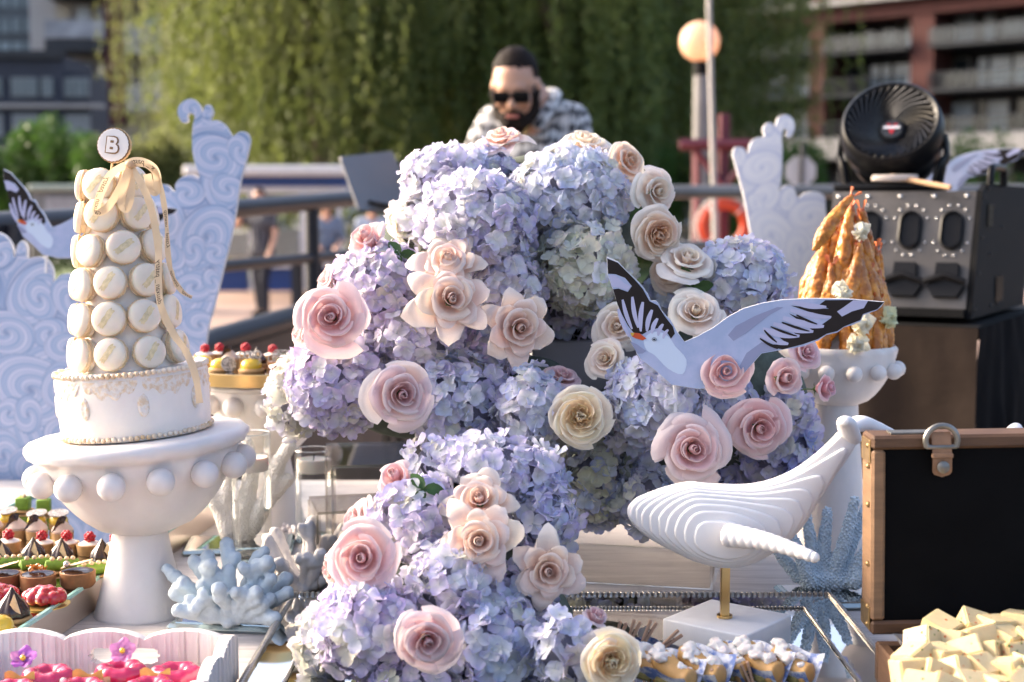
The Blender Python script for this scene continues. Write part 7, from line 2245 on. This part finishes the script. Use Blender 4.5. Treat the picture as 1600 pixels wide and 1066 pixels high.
# ------------------------------------------------------------------ flowers
def petal_mat(name, grad, transl, rough=.55, edge=None):
    m = bpy.data.materials.new(name); m.use_nodes = True
    nt = m.node_tree; L = nt.links.new; b = nt.nodes['Principled BSDF']
    oi = nt.nodes.new('ShaderNodeObjectInfo'); uv = nt.nodes.new('ShaderNodeUVMap'); sp = nt.nodes.new('ShaderNodeSeparateXYZ'); L(uv.outputs[0], sp.inputs[0])
    mr = nt.nodes.new('ShaderNodeMapRange'); mr.inputs['From Min'].default_value = grad[1]; mr.inputs['From Max'].default_value = grad[2]; mr.inputs['To Min'].default_value = grad[3]; mr.inputs['To Max'].default_value = 0
    L(sp.outputs[1], mr.inputs[0])
    mx = nt.nodes.new('ShaderNodeMix'); mx.data_type = 'RGBA'; mx.blend_type = grad[4]
    L(mr.outputs[0], mx.inputs[0]); L(oi.outputs['Color'], mx.inputs[6]); mx.inputs[7].default_value = (*grad[0], 1)
    cs = mx.outputs[2]
    if edge:
        mr2 = nt.nodes.new('ShaderNodeMapRange'); mr2.inputs['From Min'].default_value = edge[1]; mr2.inputs['From Max'].default_value = 1.0; mr2.inputs['To Max'].default_value = edge[2]
        L(sp.outputs[1], mr2.inputs[0])
        m2 = nt.nodes.new('ShaderNodeMix'); m2.data_type = 'RGBA'; m2.blend_type = edge[3]
        L(mr2.outputs[0], m2.inputs[0]); L(cs, m2.inputs[6]); m2.inputs[7].default_value = (*edge[0], 1); cs = m2.outputs[2]
    # veins and mottling along the petal
    tc = nt.nodes.new('ShaderNodeTexCoord'); nz = nt.nodes.new('ShaderNodeTexNoise'); nz.inputs['Scale'].default_value = 90; nz.inputs['Detail'].default_value = 5
    ad = nt.nodes.new('ShaderNodeVectorMath'); ad.operation = 'ADD'
    L(tc.outputs['Object'], ad.inputs[0]); L(oi.outputs['Random'], ad.inputs[1]); L(ad.outputs[0], nz.inputs[0])
    mv = nt.nodes.new('ShaderNodeMapRange'); mv.inputs['From Min'].default_value = .3; mv.inputs['From Max'].default_value = .7; mv.inputs['To Min'].default_value = .90; mv.inputs['To Max'].default_value = 1.07
    hs = nt.nodes.new('ShaderNodeHueSaturation'); L(nz.outputs[0], mv.inputs[0]); L(mv.outputs[0], hs.inputs['Value']); L(cs, hs.inputs['Color']); cs = hs.outputs[0]
    wv = nt.nodes.new('ShaderNodeTexNoise'); mpv = nt.nodes.new('ShaderNodeMapping'); mpv.inputs['Scale'].default_value = (34, 2.2, 1); wv.inputs['Scale'].default_value = 1.0; wv.inputs['Detail'].default_value = 3
    L(uv.outputs[0], mpv.inputs[0]); L(mpv.outputs[0], wv.inputs[0])
    bp = nt.nodes.new('ShaderNodeBump'); bp.inputs['Strength'].default_value = .35; bp.inputs['Distance'].default_value = .0008; L(wv.outputs[0], bp.inputs['Height'])
    L(cs, b.inputs['Base Color']); b.inputs['Roughness'].default_value = rough; b.inputs['Specular IOR Level'].default_value = .3; L(bp.outputs[0], b.inputs['Normal'])
    tr = nt.nodes.new('ShaderNodeBsdfTranslucent'); L(cs, tr.inputs[0]); L(bp.outputs[0], tr.inputs['Normal'])
    ms = nt.nodes.new('ShaderNodeMixShader'); ms.inputs[0].default_value = transl
    L(b.outputs[0], ms.inputs[1]); L(tr.outputs[0], ms.inputs[2]); L(ms.outputs[0], nt.nodes['Material Output'].inputs[0])
    return m
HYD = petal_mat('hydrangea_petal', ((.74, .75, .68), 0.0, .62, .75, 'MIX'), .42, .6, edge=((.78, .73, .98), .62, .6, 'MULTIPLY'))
ROSE = petal_mat('rose_petal', ((.95, .74, .69), .0, .8, .8, 'MULTIPLY'), .28, .5, edge=((.96, .91, .87), .80, .45, 'MIX'))
STEMG = pm('flower_stem', (.10, .16, .05), .6, var=.25, vscale=60)
LEAFG = pm('flower_leaf', (.045, .105, .025), .45, var=.25, vscale=60, transl=.2)
COREG = pm('core_gap_shade', (.36, .34, .48), .9, var=.4, vscale=90, col2=(.16, .17, .17), bump=1.0, bscale=90)  # dark core colour stands in for the deep shade between florets

def floret_mesh(v):
    rg = random.Random(100 + v)
    q = MB()
    cup = rg.uniform(-.12, .30)
    for k in range(4):
        a = PI / 2 * k + rg.uniform(-.14, .14)
        L_ = rg.uniform(.9, 1.1) * .0165; wv = rg.uniform(.95, 1.12) * .0165
        ck_ = cup + rg.uniform(-.28, .28); ph = rg.uniform(0, 6); tw = rg.uniform(-.35, .35)
        Mx = Matrix.Rotation(a, 4, 'Z') @ Matrix.Translation((0, 0, .0008 * (k % 2))) @ Matrix.Rotation(tw, 4, 'X')
        def f(u, w_):
            s = 2 * u - 1
            c_ = (w_ - .58) / .46
            half = wv * .5 * max(.10 * (1 - w_), math.sqrt(max(0, 1 - c_ * c_)) if w_ < .97 else .42)
            x = L_ * w_ * (1 - .10 * s * s * w_)
            z = ck_ * L_ * w_ ** 1.8 + (.0032 * s * s - .0008) * w_ + .0011 * math.sin(ph + s * 2.5 + w_ * 4) * w_
            return Vector((x, s * half, z))
        q.grid(f, 6, 5, Mx, uv=True)
    o_ = len(q.v)
    q.ball((0, 0, .0012), .0013, 6, 4)
    return q.mesh('floret', HYD, angle=180, recalc=False)
FLO = [floret_mesh(v) for v in range(9)]
q = MB(); q.ball((0, 0, 0), 1.0, 16, 10)
CORE = q.mesh('flower_core', COREG)

def jitter_col(c, j, rgn):
    import colorsys
    h, s, v = colorsys.rgb_to_hsv(*c)
    return colorsys.hsv_to_rgb((h + rgn.uniform(-.022, .022) * j) % 1, min(1, max(0, s * (1 + rgn.uniform(-.45, .45) * j))), min(.92, v * (1 + rgn.uniform(-.10, .07) * j)))

HG = 'hydrangea heads in the flower arrangement'
def hydrangea(px, py, rpx, Y, col, label, sq=(1, 1, 1), alt=None, seed=0, dens=1.0, back=-.42):
    rgn = random.Random(seed * 7 + int(px))
    c = W(px, py, Y)
    r = rpx * S(c)
    t = thing('hydrangea', label, 'hydrangea', c, HG)
    co_ = link('flower_core', CORE, t); co_.matrix_basis = Matrix.Diagonal((r * .74 * sq[0], r * .74 * sq[1], r * .74 * sq[2], 1))
    q = MB(); q.tube([c + Vector((0, r * .3, -r * .2)), c + Vector((0, r * .9, -r * .9))], .004, 6); q.build('stem', STEMG, t)
    view = (CAM - c).normalized()
    N_ = int(4 * PI * r * r / (.0170 ** 2) * dens)
    N_ = max(60, N_)
    for i in range(N_):
        z = 1 - 2 * (i + .5) / N_; a = i * 2.399963 + seed; s = math.sqrt(max(0, 1 - z * z))
        d = Vector((s * math.cos(a), s * math.sin(a), z))
        d = (d + Vector((rgn.gauss(0, .07), rgn.gauss(0, .07), rgn.gauss(0, .07)))).normalized()
        if d.dot(view) < back: continue
        lump = 1 + .055 * noise.noise(d * 2.6 + Vector((seed, px * .01, 0)))
        p = Vector((d.x * sq[0], d.y * sq[1], d.z * sq[2])) * (r * .89 * lump + rgn.uniform(-.010, .005))
        n = (d + Vector((rgn.gauss(0, .36), rgn.gauss(0, .36), rgn.gauss(0, .36) + .10))).normalized()
        o = bpy.data.objects.new('floret', FLO[rgn.randrange(9)])
        COL.objects.link(o); o.parent = t
        o.matrix_basis = face_matrix(p, n, rgn.random() * 6.28, rgn.uniform(.70, 1.06))
        cc = col
        if alt and rgn.random() < .5 + .5 * noise.noise(d * 1.7 + Vector((3, seed, px * .03))):
            cc = alt
        if rgn.random() < .14: cc = rgn.choice((WHT, CREAM, WHT))
        cj = jitter_col(cc, 1, rgn)
        o.color = (*cj, 1)
    return t

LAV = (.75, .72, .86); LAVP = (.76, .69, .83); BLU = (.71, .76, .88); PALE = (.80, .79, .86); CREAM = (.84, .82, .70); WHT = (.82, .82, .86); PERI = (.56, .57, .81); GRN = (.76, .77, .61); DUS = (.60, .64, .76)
heads = [
    (692, 280, 70, 2.10, LAV, 'lavender hydrangea at the upper left of the dome', (1.0, 1, .82), PALE),
    (760, 262, 48, 2.14, LAV, 'small lavender hydrangea under the pale pink rose at the very top', (1, 1, .8), BLU),
    (890, 310, 98, 2.06, WHT, 'large white-blue hydrangea at the upper right of the dome', (1.0, 1, .9), BLU),
    (748, 345, 96, 1.98, LAV, 'large lavender hydrangea in the centre of the upper dome', (1.02, 1, .86), PALE),
    (915, 415, 80, 2.0, CREAM, 'cream-green hydrangea below the white-blue one', (1, 1, .98), GRN),
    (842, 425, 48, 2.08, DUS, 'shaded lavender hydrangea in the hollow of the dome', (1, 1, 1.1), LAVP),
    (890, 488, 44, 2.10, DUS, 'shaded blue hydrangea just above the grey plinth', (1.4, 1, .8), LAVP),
    (662, 345, 50, 2.06, PALE, 'pale hydrangea at the left shoulder of the dome', (1, 1, 1), CREAM),
    (598, 452, 86, 1.98, LAV, 'lavender hydrangea above the big pink rose on the left', (1, 1, .9), LAVP),
    (795, 445, 66, 1.98, LAV, 'pale lavender hydrangea right of the beige roses', (.9, 1, 1.1), PALE),
    (655, 525, 76, 1.95, PALE, 'whitish hydrangea between pink rose and beige roses', (1, 1, .9), LAV),
    (760, 555, 62, 1.98, LAVP, 'mauve hydrangea below the pointed beige rose', (1, 1, .9), DUS),
    (530, 600, 88, 1.93, LAV, 'purple-blue hydrangea at the lower left of the dome', (1, 1, .96), LAVP),
    (458, 620, 50, 1.97, CREAM, 'cream hydrangea at the far left edge of the dome', (.9, 1, 1.35), WHT),
    (718, 628, 90, 1.93, LAV, 'bluish purple hydrangea right of the full pink rose', (1.02, 1, .92), BLU),
    (833, 642, 62, 1.87, BLU, 'pale blue hydrangea left of the yellow rose', (.88, 1, 1.16), PALE),
    (1030, 622, 88, 1.87, BLU, 'light blue hydrangea in front of the bird board', (1.0, 1, .86), PALE),
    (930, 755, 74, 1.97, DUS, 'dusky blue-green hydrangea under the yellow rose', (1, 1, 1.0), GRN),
    (1012, 775, 52, 1.93, BLU, 'blue hydrangea hanging behind the whale head', (.9, 1, 1.25), DUS),
    (1155, 437, 74, 2.03, BLU, 'blue hydrangea above the bird wing at the right', (1.12, 1, .86), LAV),
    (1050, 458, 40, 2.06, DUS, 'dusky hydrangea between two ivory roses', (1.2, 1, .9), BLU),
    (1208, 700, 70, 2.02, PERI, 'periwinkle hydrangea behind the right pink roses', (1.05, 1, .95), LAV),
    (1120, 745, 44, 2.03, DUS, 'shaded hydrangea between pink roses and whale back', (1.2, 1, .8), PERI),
    (716, 692, 44, 1.98, PALE, 'pale hydrangea under the dome seen behind clear acrylic', (1.6, 1, .7), DUS),
    (1136, 640, 52, 1.95, BLU, 'blue hydrangea tucked between the four pink roses', (1, 1, .9), DUS),
    (1228, 640, 44, 1.98, LAV, 'lavender hydrangea behind the small right pink rose', (1, 1, 1), PERI),
    (985, 660, 50, 1.93, BLU, 'blue hydrangea beside the yellow rose', (.9, 1, 1), PALE),
    (690, 722, 46, 1.72, PALE, 'pale hydrangea joining the dome to the front cascade', (1.2, 1, .8), LAV),
    (842, 745, 44, 1.74, LAV, 'lavender hydrangea under the coral pink rose', (1, 1, 1), BLU),
    # the front cascade
    (775, 735, 76, 1.680, LAV, 'pale lavender hydrangea on top of the front cascade', (1.25, 1, .72), PALE),
    (655, 815, 78, 1.630, LAV, 'lavender hydrangea above the pink rose in the front cascade', (1, 1, .92), LAVP),
    (850, 815, 62, 1.660, LAV, 'pale lavender hydrangea right of the beige roses in the front cascade', (.9, 1, 1.1), BLU),
    (708, 905, 76, 1.565, PALE, 'whitish hydrangea in the middle of the front cascade', (1, 1, .9), LAV),
    (808, 935, 60, 1.595, LAVP, 'mauve hydrangea below the pointed rose in the front cascade', (1, 1, .95), DUS),
    (576, 980, 86, 1.535, LAV, 'purple-blue hydrangea at the lower left of the front cascade', (1, 1, .98), LAVP),
    (502, 1005, 46, 1.565, CREAM, 'cream hydrangea at the left foot of the front cascade', (.9, 1, 1.35), WHT),
    (768, 1010, 88, 1.535, LAV, 'bluish purple hydrangea at the bottom of the front cascade', (1, 1, .92), BLU),
    (880, 1022, 60, 1.495, BLU, 'pale blue hydrangea left of the lower yellow rose', (.88, 1, 1.16), PALE),
    (640, 1065, 60, 1.515, LAV, 'lavender hydrangea at the bottom frame edge under the pink rose', (1.3, 1, .8), LAVP),
]
for i, (px, py, rp, Y, col, lab, sq, alt) in enumerate(heads):
    hydrangea(px, py, rp, Y, col, lab, sq, alt, seed=i)

# roses ------------------------------------------------------------
RINGS = dict(
    spiral=((3, .085, .52, 2.0, 0, 0), (3, .17, .55, 1.5, .02, 0), (4, .31, .54, 1.2, .06, .02), (5, .52, .47, .98, .15, .03), (5, .80, .27, .84, .27, .05), (3, .98, .10, .80, .24, .05)),
    pointed=((3, .075, .55, 2.0, 0, 0), (3, .15, .56, 1.5, .02, 0), (3, .26, .53, 1.25, .08, .08), (4, .44, .44, 1.1, .20, .16), (5, .70, .30, 1.0, .34, .36), (6, 1.0, .06, .85, .42, .42)),
    garden=((4, .10, .40, .9, 0, 0), (6, .20, .43, .75, 0, 0), (7, .30, .46, .65, 0, 0), (6, .42, .48, .75, .03, .02), (5, .58, .44, .85, .08, .03), (5, .76, .30, .84, .16, .05), (5, .90, .12, .80, .22, .05)),
    bud=((3, .10, .92, 2.0, 0, 0), (3, .20, .92, 1.5, .03, 0), (4, .33, .82, 1.15, .12, .06), (5, .52, .58, .95, .26, .15)))
def rose_petals(kind, seed):
    rg = random.Random(seed)
    P = []
    R_S = RINGS[kind]
    for ri, (n, Rr, zr, hw, roll, tip) in enumerate(R_S):
        off = rg.random() * 6
        for k in range(n):
            t = (ri + (k + .5) / n) / len(R_S)
            a0 = off + 2 * PI * k / n + rg.uniform(-.16, .16)
            Rk = Rr * rg.uniform(.92, 1.06); zk = zr * rg.uniform(.93, 1.05); rk = roll * rg.uniform(.6, 1.3); hk = hw * rg.uniform(.9, 1.1)
            ph = rg.uniform(0, 6); lop = rg.uniform(-.11, .11); wav = .012 + .058 * t; ex_ = rg.uniform(-.10, .10)
            crump = .035 if kind == 'garden' and t < .5 else 0
            def f(u, v):
                s = 2 * u - 1
                ve = v * (1 - tip * abs(s) ** 1.3 - (.16 if tip < .1 else .05) * abs(s) ** 3 + lop * s)
                w_ = hk * (.35 + .75 * math.sin(PI * min(v, .92) * .60) ** .8) * (1 - min(.92, 1.25 * tip) * max(0, (v - .45) / .55) ** 1.25 if tip > .1 else 1)
                lip = max(0, ve - .60) / .40
                r = Rk * (.22 + .78 * min(1, ve / .72) ** .75) * (1 - .55 * lip if ri < 2 else 1) + rk * .75 * lip ** 1.7 + .16 * Rk * s * min(1, ve * 1.4) * (1 - .5 * t)
                z = -.12 + (zk + .12) * min(1, ve / .86) ** .9 - rk * .70 * lip ** 2.2
                z += .016 * t * math.sin(s * 8 + ph * 2) * v ** 4; r += .012 * t * math.sin(s * 11 + ph) * v ** 4 + ex_ * t * max(0, ve - .4) + .55 * rk * s * s * lip + wav * math.sin(ph + s * 2.6 + v * 2) * ve
                z += -.50 * rk * s * s * lip + wav * .8 * math.sin(ph * 1.7 + s * 4) * ve
                if crump: r += crump * math.sin(s * 5 + ph) * ve
                a = a0 + s * w_
                return Vector((r * math.cos(a), r * math.sin(a), z))
            q = MB(); q.grid(f, 10, 9, uv=True)
            P.append((q.mesh('petal', ROSE, angle=180, recalc=False), t))
    return P
RP = {}
for k_, n_ in (('spiral', 3), ('pointed', 3), ('garden', 3), ('bud', 2)):
    RP[k_] = [rose_petals(k_, 10 * i + 3) for i in range(n_ + 2)]
q = MB(); q.lathe([(0, -.28), (.05, -.27), (.13, -.20), (.16, -.12), (.12, -.06), (0, -.05)], 14)
for k in range(5):
    a = k * 1.2566
    q.grid(lambda u, v: Vector(((.12 + .28 * v) * math.cos(a + (u - .5) * .7 * (1 - v)), (.12 + .28 * v) * math.sin(a + (u - .5) * .7 * (1 - v)), -.16 - .08 * v + .14 * v * v)), 3, 4)
q.tube([(0, 0, -.26), (.03, .02, -.6), (.0, .0, -.95)], .035, 6)
CALYX = q.mesh('calyx', STEMG, angle=180)
RG = 'roses in the flower arrangement'
def rose(px, py, rpx, Y, kind, inner, outer, direction, label, var=0, spin=None, mid=None):
    rgn = random.Random(int(px * 3 + py))
    c = W(px, py, Y)
    r = rpx * S(c)
    t = thing('rose', label, 'rose', M=face_matrix(c, Vector(direction) + Vector((rgn.uniform(-.2, .2), 0, rgn.uniform(-.2, .2))), rgn.random() * 6 if spin is None else spin, r / (1.2 if kind == 'spiral' else 1.1)), group=RG)
    link('calyx', CALYX, t)
    for me, tt in RP[kind][int(px + 2 * py) % len(RP[kind])]:
        o = bpy.data.objects.new('petal', me); COL.objects.link(o); o.parent = t
        f = min(1, tt ** .8 * 1.1)
        if mid is not None:
            cc = [a * (1 - min(1, f * 2)) + b * min(1, f * 2) if f < .5 else b * (1 - (f - .5) * 2) + d * ((f - .5) * 2) for a, b, d in zip(inner, mid, outer)]
        else:
            cc = [a * (1 - f) + b * f for a, b in zip(inner, outer)]
        cc = [min(.95, x * rgn.uniform(.965, 1.03)) for x in cc]
        o.color = (*cc, 1)
    return t
V = lambda x, z, y=-1: (x, y, z)
PKI, PKO = (.76, .36, .37), (.88, .66, .65)
PKL, PKLO = (.82, .48, .49), (.90, .75, .73)
BEI, BEO = (.74, .47, .36), (.87, .73, .64)
IVI, IVO = (.88, .72, .52), (.90, .84, .75)
YEI, YEO = (.88, .66, .30), (.90, .80, .60)
GAI, GAO = (.86, .48, .22), (.89, .77, .64)
up3 = [
    (520, 497, 62, 1.86, 'spiral', PKI, PKO, V(-.25, .15), 'big pink rose on the left of the upper dome turned to the right', 0),
    (626, 615, 60, 1.83, 'spiral', (.62, .25, .26), PKLO, V(.12, .02), 'full-faced pink rose with deep pink spiral in the lower left of the dome', 1),
    (704, 470, 62, 1.86, 'pointed', BEI, BEO, V(.05, .10), 'pointed beige rose in the middle of the dome', 0),
    (702, 412, 54, 1.89, 'pointed', BEI, BEO, V(-.05, .75), 'pointed beige rose facing up just above the middle one', 1),
    (808, 512, 56, 1.88, 'pointed', (.58, .33, .24), (.86, .71, .62), V(.25, .10), 'pointed cream-beige rose left of the grey plinth', 2),
    (583, 385, 50, 1.98, 'bud', PKI, PKO, V(-.5, .75), 'pale pink rose tipping up at the left shoulder of the dome', 0),
    (520, 440, 44, 1.97, 'spiral', PKL, PKLO, V(-.8, .3, -.5), 'pale pink rose in profile above the big pink rose', 2),
    (478, 522, 40, 1.95, 'spiral', PKL, PKLO, V(-.9, .0, -.5), 'pink rose in profile at the left edge behind the big pink rose', 0),
    (906, 652, 52, 1.82, 'garden', YEI, YEO, V(.10, .05), 'butter yellow garden rose in the centre of the display', 0),
    (1026, 366, 46, 1.99, 'garden', GAI, GAO, V(.15, -.05), 'cream garden rose with peach swirling centre', 1),
    (1022, 300, 44, 2.03, 'spiral', IVI, (.90, .83, .74), V(.55, .25), 'cream rose turned right above the peach-centred one', 1),
    (978, 254, 40, 2.08, 'spiral', GAI, (.90, .78, .66), V(.65, .35), 'peach-cream rose at the upper right edge of the dome', 2),
    (915, 228, 44, 2.12, 'spiral', IVI, IVO, V(.0, .9, -.5), 'ivory rose facing up at the top of the dome', 0),
    (785, 220, 40, 2.14, 'pointed', (.80, .50, .42), (.90, .72, .66), V(-.05, .85, -.4), 'pale pink pointed rose at the very top below the DJ', 2),
    (1072, 412, 50, 1.98, 'spiral', IVI, IVO, V(.05, .85, -.55), 'ivory rose opening upward beside the blue hydrangea', 1),
    (1045, 425, 36, 2.02, 'spiral', GAI, (.88, .74, .62), V(-.3, .0), 'peach rose half hidden under the cream garden rose', 2),
    (1086, 492, 50, 1.93, 'spiral', (.86, .70, .50), IVO, V(-.05, .65, -.7), 'ivory rose opening upward just above the bird back', 2),
    (966, 510, 44, 1.93, 'spiral', (.86, .66, .46), IVO, V(-.35, .25), 'ivory rose half hidden behind the bird wing', 0),
    (948, 562, 38, 1.90, 'spiral', (.85, .68, .48), IVO, V(-.4, .5), 'ivory rose left of the bird beak above the yellow rose', 1),
    (1132, 580, 48, 1.79, 'spiral', (.80, .42, .40), (.88, .60, .60), V(.0, .15), 'pink rose in front of the bird body', 2),
    (1218, 592, 47, 1.84, 'bud', (.80, .45, .45), (.88, .66, .66), V(.25, .3), 'pink rose right of the bird body', 1),
    (1184, 668, 56, 1.84, 'spiral', (.78, .38, .38), (.88, .64, .63), V(.05, .12), 'pink rose above the whale back at the right', 0),
    (1080, 702, 66, 1.79, 'spiral', (.70, .28, .30), (.89, .72, .69), V(.05, .05), 'large blush rose directly above the whale', 1),
    (1278, 608, 34, 1.90, 'bud', (.76, .36, .42), (.86, .55, .60), V(.8, .1, -.5), 'small pink rose at the right end of the arrangement', 0),
    (1256, 552, 34, 1.92, 'spiral', (.82, .48, .50), (.88, .64, .66), V(.5, .5), 'pink rose beneath the bird wing tip', 2),
    (878, 592, 34, 1.92, 'spiral', (.70, .40, .42), (.82, .62, .64), V(.2, .7, -.4), 'dusky pink rose behind the yellow rose', 0),
    (850, 718, 30, 1.86, 'bud', (.72, .30, .26), (.84, .48, .42), V(.4, -.5), 'coral pink rose hanging under the yellow rose', 1),
    (628, 345, 34, 2.06, 'spiral', (.86, .62, .54), (.90, .76, .68), V(-.7, .3), 'pale peach rose at the left shoulder of the dome', 1),
    # front cascade
    (568, 872, 62, 1.540, 'spiral', PKI, PKO, V(-.25, .18), 'big pink rose on the left of the front cascade', 2),
    (667, 998, 60, 1.455, 'spiral', (.62, .25, .26), PKLO, V(.10, .08), 'full-faced pink rose with deep spiral near the bottom frame edge', 0),
    (750, 845, 62, 1.550, 'pointed', BEI, BEO, V(.05, .14), 'pointed beige rose in the middle of the front cascade', 1),
    (750, 785, 54, 1.590, 'pointed', BEI, BEO, V(-.05, .75), 'pointed beige rose facing up at the top of the front cascade', 2),
    (856, 892, 56, 1.560, 'pointed', (.58, .33, .24), (.86, .71, .62), V(.25, .14), 'pointed cream-beige rose at the right of the front cascade', 0),
    (626, 755, 48, 1.660, 'bud', PKI, PKO, V(-.4, .75), 'pink rose tipping up at the top left of the front cascade', 1),
    (560, 815, 42, 1.650, 'spiral', PKL, PKLO, V(-.8, .3, -.5), 'pale pink rose in profile at the left edge of the front cascade', 0),
    (522, 890, 36, 1.630, 'spiral', PKL, PKLO, V(-.9, .0, -.5), 'pink rose in profile beside the grey coral', 1),
    (955, 1032, 52, 1.435, 'garden', YEI, YEO, V(.12, .12), 'butter yellow garden rose beside the canapes', 2),
    (925, 972, 32, 1.535, 'bud', (.70, .40, .42), (.82, .62, .64), V(.4, .7, -.4), 'dusky pink rose behind the lower yellow rose', 0),
]
for a in up3:
    rose(*a)

# dark foam body that carries the stems, and a few leaves
FOAM = pm('flower_foam', (.09, .11, .09), .95, var=.3, vscale=60)
def foam(label, parts_):
    t = thing('flower_foam', label, 'flower foam', parts_[0][0])
    q = MB()
    for c, r in parts_:
        q.ball(c, 1.0, 18, 12, r)
    link('foam', finish(remesh(q, .012, 4), FOAM, Matrix.Translation(-Vector(parts_[0][0]))), t)
w = lambda px, py, Y: W(px, py, Y)
foam('dark green flower foam inside the upper dome', [(w(650, 560, 2.05), (.15, .07, .12)), (w(740, 430, 2.12), (.16, .08, .14)), (w(860, 340, 2.18), (.15, .07, .10)), (w(830, 620, 2.0), (.07, .06, .06))])
foam('dark green flower foam inside the right wing of flowers', [(w(1030, 660, 2.0), (.10, .06, .09)), (w(1160, 640, 2.04), (.10, .06, .10)), (w(1080, 500, 2.1), (.09, .06, .10)), (w(950, 740, 2.04), (.06, .05, .06))])
foam('dark green flower foam inside the front cascade', [(w(700, 880, 1.68), (.10, .05, .10)), (w(740, 960, 1.63), (.12, .05, .06)), (w(640, 950, 1.62), (.08, .05, .07))])
def leaf(px, py, Y, L_, dirv, label):
    c = W(px, py, Y)
    t = thing('rose_leaf', label, 'leaf', M=face_matrix(c, dirv, 0), group='green leaves among the flowers')
    for k in range(3):
        Mx = Matrix.Rotation(k * 2.1, 4, 'Z')
        q = MB(); q.grid(lambda u, v: Vector((L_ * v, (u - .5) * L_ * .62 * math.sin(PI * (.04 + .92 * v)) ** .8 * (1 + .06 * math.sin(v * 40)), .12 * L_ * abs(2 * u - 1) * (1 - v) - .25 * L_ * v * v)), 6, 10, Mx)
        q.build('leaflet', LEAFG, t, world=False, angle=180)
leaf(755, 285, 2.03, .040, (-.3, -.6, 1), 'green leaf between two lavender hydrangeas at the dome top')
leaf(625, 398, 1.95, .026, (.2, -1, .5), 'small green leaf under the upper left pink rose')
leaf(662, 765, 1.60, .024, (.2, -1, .5), 'small green leaf at the top of the front cascade')
leaf(1082, 448, 1.97, .030, (.0, -1, -.3), 'green leaf under the upward ivory rose')
leaf(975, 575, 1.93, .028, (.0, -1, .1), 'green leaf behind the ivory rose left of the bird')
leaf(1002, 318, 2.08, .034, (.5, -1, .3), 'green leaf between the cream roses at the right edge')
# prototypes that found no place are removed
for key, src in PROTO.items():
    if key not in USED:
        for ch in list(src.children):
            for g_ in list(ch.children): bpy.data.objects.remove(g_)
            bpy.data.objects.remove(ch)
        bpy.data.objects.remove(src)
print('objects', len(bpy.data.objects))
